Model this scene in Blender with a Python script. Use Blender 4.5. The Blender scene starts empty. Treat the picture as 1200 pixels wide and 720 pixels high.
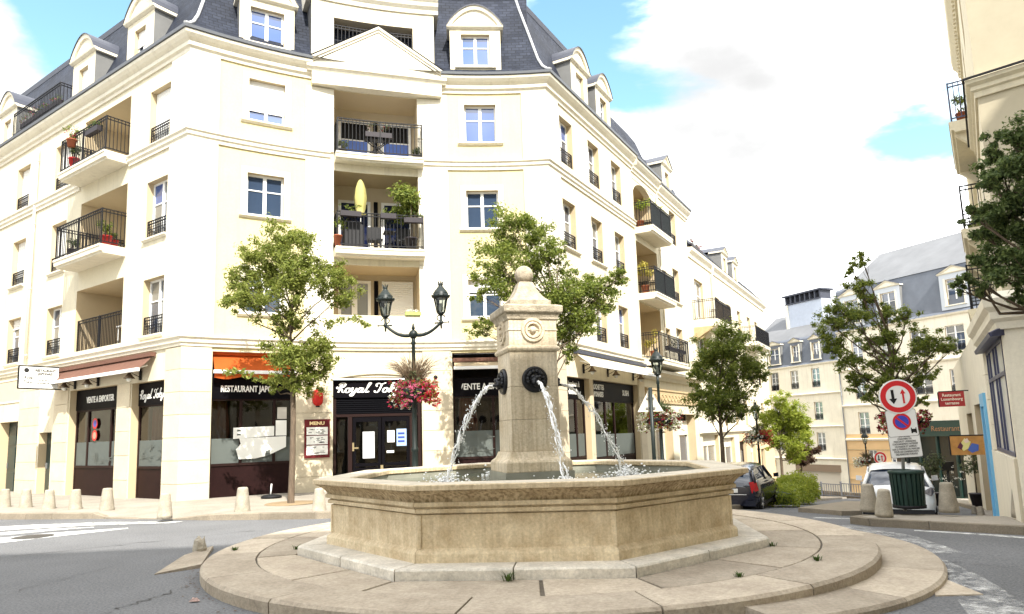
import bpy, bmesh, math, random
from mathutils import Vector, Matrix, noise as mnoise
random.seed(7)
SC = bpy.context.scene
COL = SC.collection
PI = math.pi
def R(a): return math.radians(a)

# ------------------------------------------------------------ camera
PITCH, ROLL = R(7.71), R(-1.84)
cp, sp = math.cos(PITCH), math.sin(PITCH)
FW = Vector((0, cp, sp)); UP0 = Vector((0, -sp, cp)); RT0 = Vector((1, 0, 0))
CR, SR = math.cos(ROLL), math.sin(ROLL)
RT = CR*RT0+SR*UP0; UP = -SR*RT0+CR*UP0
CAM = Vector((0, 0, 1.6))
cd = bpy.data.cameras.new("camera")
cam = bpy.data.objects.new("camera", cd); COL.objects.link(cam)
cam.matrix_world = Matrix(((RT.x, UP.x, -FW.x, 0), (RT.y, UP.y, -FW.y, 0), (RT.z, UP.z, -FW.z, 1.6), (0, 0, 0, 1)))
cd.sensor_width = 36; cd.lens = 821/1200*36; cd.shift_y = 38/1200
cd.clip_start = 0.05; cd.clip_end = 2000
SC.camera = cam

# ------------------------------------------------------------ sky, sun, exposure
SUN_EL, SUN_H = R(45), Vector((.35, -.937))          # towards the sun
SUN_DIR = Vector((SUN_H.x*math.cos(SUN_EL), SUN_H.y*math.cos(SUN_EL), math.sin(SUN_EL)))
sl = bpy.data.lights.new("sun", 'SUN'); sl.energy = 2.1; sl.angle = R(.53); sl.color = (1, .95, .86)
so = bpy.data.objects.new("sun", sl); COL.objects.link(so)
so.rotation_euler = SUN_DIR.to_track_quat('Z', 'Y').to_euler(); so.location = (20, -30, 40)
W = bpy.data.worlds.new("World"); SC.world = W; W.use_nodes = True
nt = W.node_tree; nt.nodes.clear()
def N(t, ty, **kw):
    n = t.nodes.new(ty)
    for k, v in kw.items():
        if hasattr(n, k) and k not in n.inputs: setattr(n, k, v)
        else: n.inputs[k].default_value = v
    return n
sky = N(nt, 'ShaderNodeTexSky', sky_type='NISHITA', sun_disc=False, sun_elevation=SUN_EL,
        sun_rotation=math.atan2(SUN_DIR.x, SUN_DIR.y), air_density=1.0, dust_density=0.6, ozone_density=1.0)
tc = N(nt, 'ShaderNodeTexCoord')
n1 = N(nt, 'ShaderNodeTexNoise', Scale=3.1, Detail=7.0, Roughness=.55, Distortion=.25)
mp = N(nt, 'ShaderNodeMapping'); mp.inputs['Scale'].default_value = (1, 1, 2.0); mp.inputs['Location'].default_value = (.37, .12, .55)
nt.links.new(tc.outputs['Generated'], mp.inputs['Vector']); nt.links.new(mp.outputs['Vector'], n1.inputs['Vector'])
amp = N(nt, 'ShaderNodeMath', operation='MULTIPLY_ADD'); nt.links.new(n1.outputs['Fac'], amp.inputs[0]); amp.inputs[1].default_value = 1.7; amp.inputs[2].default_value = -.30; acc = amp.outputs[0]
def pxdir(x, y): return (FW+(x-600)/821*RT+(398-y)/821*UP).normalized()
# real gaps in the cloud cover, each a soft cone of directions
for (x, y, wid, amt) in ((112, 40, .075, .20), (150, 20, .06, .18), (60, 15, .05, .10), (660, 80, .06, .30), (735, 40, .115, .32), (690, 10, .10, .2), (1070, 148, .075, .34), (1035, 172, .05, .22),
                         (15, 55, .10, -.16), (50, 100, .08, -.16), (900, 200, .32, -.25), (1000, 60, .2, -.10)):
    d = N(nt, 'ShaderNodeVectorMath', operation='DISTANCE'); nt.links.new(tc.outputs['Generated'], d.inputs[0]); d.inputs[1].default_value = pxdir(x, y)
    m = N(nt, 'ShaderNodeMapRange', interpolation_type='SMOOTHSTEP'); nt.links.new(d.outputs['Value'], m.inputs['Value'])
    m.inputs['From Min'].default_value = 0; m.inputs['From Max'].default_value = wid*2.2; m.inputs['To Min'].default_value = -amt; m.inputs['To Max'].default_value = 0
    a = N(nt, 'ShaderNodeMath', operation='ADD'); nt.links.new(acc, a.inputs[0]); nt.links.new(m.outputs['Result'], a.inputs[1]); acc = a.outputs[0]
cl = N(nt, 'ShaderNodeMapRange', interpolation_type='SMOOTHSTEP'); nt.links.new(acc, cl.inputs['Value'])
cl.inputs['From Min'].default_value = .26; cl.inputs['From Max'].default_value = .52
n2 = N(nt, 'ShaderNodeTexNoise', Scale=5.0, Detail=6.0); nt.links.new(mp.outputs['Vector'], n2.inputs['Vector'])
cr = N(nt, 'ShaderNodeMapRange'); nt.links.new(n2.outputs['Fac'], cr.inputs['Value'])
cr.inputs['From Min'].default_value = .25; cr.inputs['From Max'].default_value = .7; cr.inputs['To Min'].default_value = 3.0; cr.inputs['To Max'].default_value = 10.0
cc = N(nt, 'ShaderNodeCombineColor'); 
shd = cr.outputs['Result']
for (x, y, wid, amt, lvl) in ((880, 95, .16, .97, 1.75), (800, 150, .10, .9, 1.95), (70, 60, .10, .8, 2.0)):       # thinner, greyer parts of the cloud
    d = N(nt, 'ShaderNodeVectorMath', operation='DISTANCE'); nt.links.new(tc.outputs['Generated'], d.inputs[0]); d.inputs[1].default_value = pxdir(x, y)
    ad = N(nt, 'ShaderNodeMath', operation='MULTIPLY_ADD'); nt.links.new(n2.outputs['Fac'], ad.inputs[0]); ad.inputs[1].default_value = .22; nt.links.new(d.outputs['Value'], ad.inputs[2])
    m = N(nt, 'ShaderNodeMapRange', interpolation_type='SMOOTHSTEP'); nt.links.new(ad.outputs[0], m.inputs['Value']); m.inputs['From Min'].default_value = .11; m.inputs['From Max'].default_value = .11+wid*1.6; m.inputs['To Min'].default_value = amt; m.inputs['To Max'].default_value = 0
    mz = N(nt, 'ShaderNodeMix', data_type='FLOAT'); nt.links.new(m.outputs['Result'], mz.inputs[0]); nt.links.new(shd, mz.inputs[2]); mz.inputs[3].default_value = lvl; shd = mz.outputs[0]
for i in range(3): nt.links.new(shd, cc.inputs[i])
skb = N(nt, 'ShaderNodeMix', data_type='RGBA', blend_type='MULTIPLY'); skb.inputs[0].default_value = 1
nt.links.new(sky.outputs['Color'], skb.inputs[6]); skb.inputs[7].default_value = (.82, .98, .80, 1)
mx = N(nt, 'ShaderNodeMix', data_type='RGBA'); nt.links.new(cl.outputs['Result'], mx.inputs[0])
nt.links.new(skb.outputs[2], mx.inputs[6]); nt.links.new(cc.outputs[0], mx.inputs[7])
bg = N(nt, 'ShaderNodeBackground', Strength=.10); nt.links.new(mx.outputs[2], bg.inputs['Color'])
ow = N(nt, 'ShaderNodeOutputWorld'); nt.links.new(bg.outputs[0], ow.inputs['Surface'])
SC.view_settings.view_transform = 'Standard'; SC.view_settings.look = 'None'
SC.view_settings.exposure = 2.2; SC.view_settings.gamma = 1
SC.view_settings.use_curve_mapping = False

# ------------------------------------------------------------ materials
MATS = {}
def mat(name, col, rough=.7, var=.0, scale=4., bump=0., bscale=40., metal=0., spec=.3, col2=None, detail=5., trans=0., aniso=None, emit=None, rnd=0., fine=None, streak=0.):
    if name in MATS: return MATS[name]
    m = bpy.data.materials.new(name); m.use_nodes = True; t = m.node_tree
    b = t.nodes['Principled BSDF']
    b.inputs['Base Color'].default_value = (*col, 1); b.inputs['Roughness'].default_value = rough
    b.inputs['Metallic'].default_value = metal; b.inputs['Specular IOR Level'].default_value = spec
    tcn = N(t, 'ShaderNodeTexCoord'); vec = tcn.outputs['Object']
    if aniso:
        mpn = N(t, 'ShaderNodeMapping'); mpn.inputs['Scale'].default_value = aniso; t.links.new(vec, mpn.inputs['Vector']); vec = mpn.outputs['Vector']
    out = None
    if var or col2:
        nn = N(t, 'ShaderNodeTexNoise', Scale=scale, Detail=detail, Roughness=.6); t.links.new(vec, nn.inputs['Vector'])
        rm = N(t, 'ShaderNodeMapRange'); t.links.new(nn.outputs['Fac'], rm.inputs['Value'])
        rm.inputs['From Min'].default_value = .3; rm.inputs['From Max'].default_value = .7
        mi = N(t, 'ShaderNodeMix', data_type='RGBA'); t.links.new(rm.outputs['Result'], mi.inputs[0])
        c2 = col2 or tuple(c*(1-var) for c in col)
        mi.inputs[6].default_value = (*c2, 1); mi.inputs[7].default_value = (*col, 1); out = mi.outputs[2]
    if fine:
        fn = N(t, 'ShaderNodeTexNoise', Scale=fine[0], Detail=4., Roughness=.7); t.links.new(tcn.outputs['Object'], fn.inputs['Vector'])
        fr_ = N(t, 'ShaderNodeMapRange'); t.links.new(fn.outputs['Fac'], fr_.inputs['Value']); fr_.inputs['From Min'].default_value = .3; fr_.inputs['From Max'].default_value = .7; fr_.inputs['To Min'].default_value = 1-fine[1]; fr_.inputs['To Max'].default_value = 1+fine[1]*.6
        fm = N(t, 'ShaderNodeMix', data_type='RGBA', blend_type='MULTIPLY'); fm.inputs[0].default_value = 1
        if out: t.links.new(out, fm.inputs[6])
        else: fm.inputs[6].default_value = (*col, 1)
        fc_ = N(t, 'ShaderNodeCombineColor')
        for i in range(3): t.links.new(fr_.outputs['Result'], fc_.inputs[i])
        t.links.new(fc_.outputs[0], fm.inputs[7]); out = fm.outputs[2]
    if streak:
        sm_ = N(t, 'ShaderNodeMapping'); sm_.inputs['Scale'].default_value = (3.2, 3.2, .22); t.links.new(tcn.outputs['Object'], sm_.inputs['Vector']); sn = N(t, 'ShaderNodeTexNoise', Scale=1.6, Detail=7., Roughness=.65); t.links.new(sm_.outputs[0], sn.inputs['Vector'])
        sr = N(t, 'ShaderNodeMapRange'); t.links.new(sn.outputs['Fac'], sr.inputs['Value']); sr.inputs['From Min'].default_value = .52; sr.inputs['From Max'].default_value = .74; sr.inputs['To Min'].default_value = 0; sr.inputs['To Max'].default_value = streak
        sx_ = N(t, 'ShaderNodeMix', data_type='RGBA'); t.links.new(sr.outputs[0], sx_.inputs[0]); t.links.new(out, sx_.inputs[6]); sx_.inputs[7].default_value = (.36, .31, .24, 1); out = sx_.outputs[2]
    if rnd:
        oi = N(t, 'ShaderNodeObjectInfo'); rr = N(t, 'ShaderNodeMapRange'); t.links.new(oi.outputs['Random'], rr.inputs['Value'])
        rr.inputs['To Min'].default_value = 1-rnd; rr.inputs['To Max'].default_value = 1+rnd*.5
        mm = N(t, 'ShaderNodeMix', data_type='RGBA', blend_type='MULTIPLY'); mm.inputs[0].default_value = 1
        if out: t.links.new(out, mm.inputs[6])
        else: mm.inputs[6].default_value = (*col, 1)
        cx = N(t, 'ShaderNodeCombineColor')
        for i in range(3): t.links.new(rr.outputs['Result'], cx.inputs[i])
        t.links.new(cx.outputs[0], mm.inputs[7]); out = mm.outputs[2]
    if out: t.links.new(out, b.inputs['Base Color'])
    if bump:
        bn = N(t, 'ShaderNodeTexNoise', Scale=bscale, Detail=4.); t.links.new(vec, bn.inputs['Vector'])
        bu = N(t, 'ShaderNodeBump', Strength=bump, Distance=.02); t.links.new(bn.outputs['Fac'], bu.inputs['Height']); t.links.new(bu.outputs[0], b.inputs['Normal'])
    if emit: b.inputs['Emission Color'].default_value = (*emit, 1); b.inputs['Emission Strength'].default_value = 1
    if trans:
        tr = N(t, 'ShaderNodeBsdfTranslucent'); tr.inputs['Color'].default_value = (*col, 1)
        if out: t.links.new(out, tr.inputs['Color'])
        ms = N(t, 'ShaderNodeMixShader'); ms.inputs[0].default_value = trans
        t.links.new(b.outputs[0], ms.inputs[1]); t.links.new(tr.outputs[0], ms.inputs[2])
        t.links.new(ms.outputs[0], t.nodes['Material Output'].inputs['Surface'])
    MATS[name] = m; return m
def glass_mat(name, clear, tint=(.8, .85, .85)):
    m = bpy.data.materials.new(name); m.use_nodes = True; t = m.node_tree; t.nodes.clear()
    g = N(t, 'ShaderNodeBsdfGlossy', Roughness=.015); g.inputs['Color'].default_value = (1, 1, 1, 1)
    tr = N(t, 'ShaderNodeBsdfTransparent'); tr.inputs['Color'].default_value = (*[c*clear for c in tint], 1)
    fr = N(t, 'ShaderNodeFresnel', IOR=1.62)
    bn = N(t, 'ShaderNodeTexNoise', Scale=1.3, Detail=1.); tcn = N(t, 'ShaderNodeTexCoord'); t.links.new(tcn.outputs['Object'], bn.inputs['Vector'])
    bu = N(t, 'ShaderNodeBump', Strength=.06, Distance=.05); t.links.new(bn.outputs['Fac'], bu.inputs['Height']); t.links.new(bu.outputs[0], g.inputs['Normal'])
    ms = N(t, 'ShaderNodeMixShader'); t.links.new(fr.outputs[0], ms.inputs[0]); t.links.new(tr.outputs[0], ms.inputs[1]); t.links.new(g.outputs[0], ms.inputs[2])
    o = N(t, 'ShaderNodeOutputMaterial'); t.links.new(ms.outputs[0], o.inputs['Surface']); MATS[name] = m; return m
cream = mat('cream_render', (.63, .55, .315), .85, var=.09, scale=1.2, bump=.08, bscale=60, streak=.35, fine=(18, .06))
pale = mat('pale_render', (.68, .62, .47), .85, var=.09, scale=1.0, bump=.08, bscale=60, streak=.38, fine=(18, .06))
white = mat('white_trim', (.74, .69, .57), .75, var=.10, scale=1.5, streak=.35, fine=(22, .07))
block = mat('block_stone', (.62, .54, .40), .85, var=.12, scale=2.5, bump=.15, bscale=50, rnd=.09, fine=(25, .10))
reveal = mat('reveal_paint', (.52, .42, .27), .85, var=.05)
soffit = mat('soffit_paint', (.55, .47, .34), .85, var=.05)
pvc = mat('white_frame', (.82, .82, .80), .45)
shutter = mat('roller_shutter', (.80, .80, .78), .5)
iron = mat('black_iron', (.008, .008, .010), .6, spec=.25)
lampgreen = mat('lamp_iron', (.007, .013, .012), .45, spec=.35)
zinc = mat('zinc_sheet', (.20, .20, .195), .6, var=.15, scale=2., metal=.25)
lead = mat('dark_zinc', (.05, .055, .075), .5, var=.2, scale=2.)
gutter = mat('gutter_metal', (.16, .17, .19), .5, metal=.4)
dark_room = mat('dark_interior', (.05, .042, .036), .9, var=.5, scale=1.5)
maroon = mat('maroon_paint', (.017, .006, .006), .5, var=.3, scale=3, spec=.12)
blackpaint = mat('black_paint', (.0025, .002, .0035), .5, spec=.08)
shopmaroon = mat('shopfront_frame', (.018, .008, .007), .5, spec=.15)
curtainred = mat('curtain_cloth', (.22, .07, .04), .9, var=.4, scale=9, aniso=(6, 6, .4))
paper = mat('paper_white', (.82, .82, .78), .8)
frost = mat('frosted_film', (.10, .115, .108), .6, var=.15, scale=2)
redpaint = mat('red_paint', (.50, .025, .02), .4)
orange = mat('orange_canvas', (.85, .17, .03), .8, var=.1, trans=.5)
beigecanvas = mat('beige_canvas', (.62, .50, .33), .85, var=.1, trans=.25)
creamcanvas = mat('cream_canvas', (.74, .66, .50), .85, var=.08, trans=.3)
browncanvas = mat('brown_canvas', (.17, .085, .06), .85, var=.2, trans=.1)
basin_m = None
leafmats = {}
glass = glass_mat('shop_glass', .75)
bollstone = mat('bollard_stone', (.42, .375, .30), .9, var=.35, scale=6, detail=9, bump=.35, bscale=45, rnd=.15, fine=(40, .2))
kerbstone = mat('kerb_granite', (.27, .23, .175), .9, var=.3, scale=3, bump=.3, bscale=60, rnd=.2, fine=(45, .25))
def pane_mat(name, col, rough=.03):
    return mat(name, col, rough, spec=1.0)
pane_a = pane_mat('window_glass', (.035, .055, .095)); pane_b = pane_mat('window_glass_painted_sky', (.03, .08, .26)); pane_c = pane_mat('window_glass_curtain', (.16, .165, .16), .12)  # reflected sky is put into the plain and blue glass colours
for p in (pane_a, pane_b, pane_c):
    b = p.node_tree.nodes['Principled BSDF']; b.inputs['IOR'].default_value = 1.75

# ------------------------------------------------------------ object helpers
WO = {}
def tag(o, label=None, cat=None, group=None, kind=None):
    if label: o['label'] = label
    if cat: o['category'] = cat
    if group: o['group'] = group
    if kind: o['kind'] = kind
    return o
def empty(name, loc=(0, 0, 0), rz=0, label=None, cat=None, group=None):
    o = bpy.data.objects.new(name, None); COL.objects.link(o); o.location = loc; o.rotation_euler = (0, 0, rz); o.empty_display_size = .2
    WO[o.name] = Vector(loc); return tag(o, label, cat, group)
class MB:
    def __init__(s): s.v = []; s.f = []; s.m = []; s.sm = []
    def poly(s, pts, mi=0, sm=False):
        i = len(s.v); s.v += [tuple(p) for p in pts]; s.f.append(tuple(range(i, i+len(pts)))); s.m.append(mi); s.sm.append(sm)
    def grid(s, rows, close=False, mi=0, sm=True, flip=False, caps=False):
        n = len(rows[0]); i0 = len(s.v)
        for r in rows: s.v += [tuple(p) for p in r]
        for a in range(len(rows)-1):
            for b in range(n if close else n-1):
                q = (i0+a*n+b, i0+a*n+(b+1) % n, i0+(a+1)*n+(b+1) % n, i0+(a+1)*n+b)
                s.f.append(q[::-1] if flip else q); s.m.append(mi); s.sm.append(sm)
        if caps:
            q = tuple(i0+b for b in range(n)); s.f.append(q if flip else q[::-1]); s.m.append(mi); s.sm.append(False)
            j = i0+(len(rows)-1)*n; q = tuple(j+b for b in range(n)); s.f.append(q[::-1] if flip else q); s.m.append(mi); s.sm.append(False)
    def box(s, c, h, M=None, mi=0):
        c = Vector(c); i = len(s.v)
        for z in (-1, 1):
            for (x, y) in ((-1, -1), (1, -1), (1, 1), (-1, 1)):
                p = c+Vector((x*h[0], y*h[1], z*h[2])); s.v.append(tuple(M @ p if M else p))
        for q in ((0, 3, 2, 1), (4, 5, 6, 7), (0, 1, 5, 4), (1, 2, 6, 5), (2, 3, 7, 6), (3, 0, 4, 7)):
            s.f.append(tuple(i+k for k in q)); s.m.append(mi); s.sm.append(False)
    def hexa(s, b, t, mi=0):        # bottom ring (ccw from above), top ring
        n = len(b); i = len(s.v); s.v += [tuple(p) for p in b]+[tuple(p) for p in t]
        s.f.append(tuple(i+k for k in range(n))[::-1]); s.f.append(tuple(i+n+k for k in range(n)))
        for k in range(n): s.f.append((i+k, i+(k+1) % n, i+n+(k+1) % n, i+n+k))
        s.m += [mi]*(n+2); s.sm += [False]*(n+2)
    def prism(s, poly2, z0, z1, mi=0): s.hexa([(x, y, z0) for x, y in poly2], [(x, y, z1) for x, y in poly2], mi)
    def tube(s, pts, r, n=6, mi=0, caps=True):
        pts = [Vector(p) for p in pts]; rs = r if isinstance(r, (list, tuple)) else [r]*len(pts); rows = []
        ref = None
        for k, p in enumerate(pts):
            d = (pts[min(k+1, len(pts)-1)]-pts[max(k-1, 0)])
            if d.length < 1e-9: d = Vector((0, 0, 1))
            d.normalize()
            if ref is None: ref = Vector((1, 0, 0)) if abs(d.x) < .9 else Vector((0, 1, 0))
            a = (ref-d*ref.dot(d)).normalized(); b = d.cross(a); ref = a
            rows.append([p+rs[k]*(math.cos(2*PI*j/n)*a+math.sin(2*PI*j/n)*b) for j in range(n)])
        s.grid(rows, True, mi, True, caps=caps)
    def lathe(s, prof, c=(0, 0, 0), n=16, mi=0, M=None, sm=True):
        rows = []
        for r, z in prof:
            row = [Vector((c[0]+r*math.cos(2*PI*j/n), c[1]+r*math.sin(2*PI*j/n), c[2]+z)) for j in range(n)]
            rows.append([M @ p for p in row] if M else row)
        s.grid(rows, True, mi, sm, caps=True)
    def ball(s, c, r, n=8, mi=0, sq=(1, 1, 1)):
        rows = []
        for a in range(n//2+1):
            t = PI*a/(n//2); rr = max(1e-3, math.sin(t))
            rows.append([(c[0]+sq[0]*r*rr*math.cos(2*PI*j/n), c[1]+sq[1]*r*rr*math.sin(2*PI*j/n), c[2]-sq[2]*r*math.cos(t)) for j in range(n)])
        s.grid(rows, True, mi, True)
    def build(s, name, mats, parent=None, bevel=0, smooth=False):
        me = bpy.data.meshes.new(name); og = WO.get(parent.name, Vector()) if parent else Vector()
        me.from_pydata([(x-og.x, y-og.y, z-og.z) for x, y, z in s.v], [], s.f)
        for m in (mats if isinstance(mats, (list, tuple)) else [mats]): me.materials.append(m)
        me.polygons.foreach_set('material_index', s.m); me.polygons.foreach_set('use_smooth', [True]*len(s.f) if smooth else s.sm)
        me.update()
        o = bpy.data.objects.new(name, me); COL.objects.link(o)
        if parent: o.parent = parent
        WO[o.name] = og.copy()
        if bevel:
            b = o.modifiers.new('bevel', 'BEVEL'); b.width = bevel; b.segments = 1; b.limit_method = 'ANGLE'; b.angle_limit = R(40)
        return o
def copy_tree(o, loc=None, rz=None, parent=None):
    c = o.copy(); COL.objects.link(c); c.parent = parent
    if loc is not None: c.location = loc
    if rz is not None: c.rotation_euler = (0, 0, rz)
    WO[c.name] = Vector(c.location)
    for ch in list(o.children): copy_tree(ch, parent=c)
    return c
def text_obj(name, txt, size, M, mt, parent, shear=0, ext=.004, align='CENTER', squeeze=1., bold=0):
    cu = bpy.data.curves.new(name, 'FONT'); cu.body = txt; cu.size = size; cu.shear = shear; cu.extrude = ext; cu.align_x = align; cu.align_y = 'CENTER'
    cu.resolution_u = 2; cu.offset = bold
    to = bpy.data.objects.new('tmp', cu); COL.objects.link(to)
    bpy.context.view_layer.update()
    me = bpy.data.meshes.new_from_object(to.evaluated_get(bpy.context.evaluated_depsgraph_get()))
    bpy.data.objects.remove(to); bpy.data.curves.remove(cu)
    og = WO.get(parent.name, Vector()) if parent else Vector()
    for v in me.vertices:
        v.co.x *= squeeze; v.co = (M @ v.co)-og
    me.materials.clear(); me.materials.append(mt)
    o = bpy.data.objects.new(name, me); COL.objects.link(o); o.parent = parent; WO[o.name] = og.copy(); return o

# ------------------------------------------------------------ terrain
def smst(a, b, x):
    t = max(0, min(1, (x-a)/(b-a))); return t*t*(3-2*t)
def T(x, y):
    s = min(.485*x+.875*y, 75); w = smst(-7, 1, x)
    k = (s-12.5)/1.2; spl = 1.2*(math.log1p(math.exp(k)) if k < 30 else k)
    return -.085*spl*w-.07*smst(1.2, 4.5, x)*(1-smst(10, 14, y)*.5)-.20*math.exp(-((x-10.2)**2+(y-18.4)**2)/7)
RF = {}
def ray(x, y): return FW+(x-600)/821*RT+(398-y)/821*UP
def G(x, y, z=0.):
    d = ray(x, y); return CAM+d*((z-1.6)/d.z)
def at(x, y, Y):
    d = ray(x, y); return CAM+d*(Y/d.y)
# ============================================================ ROAD, PAVEMENTS
def tex_mat_asphalt():
    m = mat('asphalt', (.165, .168, .175), .9, var=.25, scale=.5, bump=.5, bscale=180, spec=.2)
    t = m.node_tree; b = t.nodes['Principled BSDF']
    src = b.inputs['Base Color'].links[0].from_socket
    tcn = N(t, 'ShaderNodeTexCoord'); v = N(t, 'ShaderNodeTexNoise', Scale=38., Detail=5., Roughness=.75); t.links.new(tcn.outputs['Object'], v.inputs['Vector'])
    r = N(t, 'ShaderNodeMapRange'); t.links.new(v.outputs['Fac'], r.inputs['Value']); r.inputs['From Min'].default_value = .35; r.inputs['From Max'].default_value = .7
    r.inputs['To Min'].default_value = .6; r.inputs['To Max'].default_value = 1.5
    mm = N(t, 'ShaderNodeMix', data_type='RGBA', blend_type='MULTIPLY'); mm.inputs[0].default_value = 1; t.links.new(src, mm.inputs[6])
    cx = N(t, 'ShaderNodeCombineColor')
    for i in range(3): t.links.new(r.outputs[0], cx.inputs[i])
    t.links.new(cx.outputs[0], mm.inputs[7]); t.links.new(mm.outputs[2], b.inputs['Base Color'])
    return m
asphalt = tex_mat_asphalt()
pave = mat('pavement_surface', (.34, .305, .255), .9, var=.3, scale=1.3, detail=9, bump=.25, bscale=90, fine=(30, .22))
roadwhite_m = None
def mk_roadwhite(nm, lo, sc, w):
    m = mat(nm, (.78, .78, .76), .8); t = m.node_tree; b = t.nodes['Principled BSDF']
    tcn = N(t, 'ShaderNodeTexCoord'); n = N(t, 'ShaderNodeTexNoise', Scale=sc, Detail=10., Roughness=.8); t.links.new(tcn.outputs['Object'], n.inputs['Vector'])
    r = N(t, 'ShaderNodeMapRange'); t.links.new(n.outputs['Fac'], r.inputs['Value']); r.inputs['From Min'].default_value = lo; r.inputs['From Max'].default_value = lo+w
    tr = N(t, 'ShaderNodeBsdfTransparent'); ms = N(t, 'ShaderNodeMixShader')
    t.links.new(r.outputs[0], ms.inputs[0]); t.links.new(tr.outputs[0], ms.inputs[1]); t.links.new(b.outputs[0], ms.inputs[2])
    t.links.new(ms.outputs[0], t.nodes['Material Output'].inputs['Surface']); return m
roadwhite_m = mk_roadwhite('worn_paint_and_sunlight', .37, 5., .22); faint_m = mk_roadwhite('faint_white_patch', .46, 4., .30)
def frange(a, b, s):
    out = []; x = a
    while x < b-1e-6: out.append(x); x += s
    return out+[b]
mb = MB()
xs = frange(-60, -16, 4)+frange(-15, 24, .6)+frange(26, 120, 5); ys = frange(-30, 2, 4)+frange(2.6, 32, .6)+frange(34, 190, 5)
mb.grid([[(x, y, T(x, y)) for x in xs] for y in ys], sm=True)
tag(mb.build('road', asphalt), kind='structure')

KL = [(-30, 23.5), (-20, 19.6), (-12.17, 16.84), (-10.7, 16.48), (-9.66, 16.3), (-9.3, 16.2), (-7.55, 15.6), (-6.54, 15.2), (-5.4, 15.0), (-4.18, 14.86), (-1.5, 15.2), (1.5, 16.1), (4.2, 17.7), (5.6, 19.8), (8.2, 24.5), (9.6, 27.0), (25.5, 55.5)]
IL = [(-30, 37), (-20, 28.5), (-13, 23.5), (-11.5, 22.2), (-10.3, 21.2), (-9.2, 20.4), (-8, 20.4), (-6.8, 21.2), (-5.4, 22), (-4.2, 22.5), (-1.5, 23), (1.2, 22.6), (2.2, 23.6), (2.8, 25.5), (4.6, 28.5), (6, 31), (22, 60)]
def drop(p):                    # dropped kerb where the pavement meets the crossing
    return 1-smst(-9.75, -9.1, p[0])*(1-smst(-6.9, -6.4, p[0]))
def lerp(a, b, t): return tuple(a[i]+(b[i]-a[i])*t for i in range(len(a)))
def pavement(K, I, name, dropf=None, h=.13, sub=4, across=8):
    rows = []
    for a in range(len(K)-1):
        for k in range(sub+(a == len(K)-2)):
            t = k/sub; kp = lerp(K[a], K[a+1], t); ip = lerp(I[a], I[a+1], t); row = []
            for c in range(across+1):
                q = lerp(kp, ip, c/across); dd = dropf(kp) if dropf else 1
                e = dd+(1-dd)*smst(0, .35, c/across)
                row.append((*q, T(*q)+.015+(h-.015)*e))
            rows.append(row)
    m = MB(); m.grid(rows, sm=True, flip=True)
    for i in range(len(rows)-1):
        a, b = rows[i][0], rows[i+1][0]; m.poly([(a[0], a[1], a[2]-.3), (b[0], b[1], b[2]-.3), b, a])
    return tag(m.build(name, pave), kind='structure')
pl_ = pavement(KL, IL, 'pavement', drop)
def kerbs(K, par, h=.13, L=.95, w=.15, dropf=None, side=1, skip=None):
    pts = [Vector((*p, 0)) for p in K]; out = []
    for a in range(len(pts)-1):
        n = max(1, round((pts[a+1]-pts[a]).length/L))
        out += [pts[a].lerp(pts[a+1], k/n) for k in range(n)]
    out.append(pts[-1])
    def nrm(i):
        d = (out[min(i+1, len(out)-1)]-out[max(i-1, 0)]).normalized(); return Vector((-d.y, d.x, 0))*side
    for i in range(len(out)-1):
        p, q = out[i], out[i+1]
        if skip and skip((p+q)/2): continue
        g = .006/(q-p).length; p2, q2 = p.lerp(q, g), q.lerp(p, g); n0, n1 = nrm(i)*w, nrm(i+1)*w
        hh = lambda v: T(v.x, v.y)+.018+(h-.01)*(dropf((v.x, v.y)) if dropf else 1)
        b = [(v.x, v.y, T(v.x, v.y)-.2) for v in (p2-n0*.12, q2-n1*.12, q2+n1, p2+n0)]; t = [(v.x, v.y, hh(v)) for v in (p2-n0*.12, q2-n1*.12, q2+n1, p2+n0)]
        m = MB(); 
        if side < 0: b.reverse(); t.reverse()
        m.hexa(b, t); m.build('kerb_stone', kerbstone, par, bevel=.012)
kerbs(KL[1:10], pl_, dropf=drop); kerbs(KL[9:-1], pl_, L=1.4)
KR = [(16, 2), (11.5, 7.4), (7.78, 11.09), (6.85, 12.0), (6.2, 12.7), (6.15, 13.3), (6.8, 14.1), (8.8, 14.8), (11.9, 18.6), (15.2, 24), (33, 57)]
IR = [(20, 6), (15, 10), (12, 12.5), (11, 13), (11, 13.6), (11, 14.2), (11.5, 15), (12, 16), (15, 18.5), (18.5, 23.5), (36, 55)]
pr_ = pavement(KR[::-1], IR[::-1], 'pavement')
kerbs(KR[1:9], pr_, side=-1); kerbs(KR[8:], pr_, side=-1, L=2.2)
def road_white(pxs=None, pm=None, nm='white_road_strip', z=.006, n=10):
    """strip between two px polylines of equal length laid on the road"""
    A_, B_ = [[G(x, y, .0) for x, y in s] for s in pxs]
    rows = []
    for k in range(len(A_)-1):
        for j in range(n+(k == len(A_)-2)):
            t = j/n; a = A_[k].lerp(A_[k+1], t); b = B_[k].lerp(B_[k+1], t)
            rows.append([(q.x, q.y, T(q.x, q.y)+z) for q in (a, a.lerp(b, .25), a.lerp(b, .5), a.lerp(b, .75), b)])
    m = MB(); m.grid(rows, sm=True); tag(m.build(nm, pm or roadwhite_m), kind='structure')
road_white(([(-60, 621), (40, 615.5), (120, 612.5), (215, 611.5)], [(-60, 626), (40, 620), (110, 616), (200, 613.5)]))  # left strips: crossing paint, and the bright sunlit road drawn with it
road_white(([(-60, 636), (0, 631), (60, 625), (150, 619)], [(-60, 646), (0, 637), (60, 630), (150, 620)]))
road_white(([(-60, 629), (20, 623), (70, 619.5), (110, 618)], [(-60, 632), (20, 626.5), (70, 621.5), (110, 618.6)]))
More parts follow.
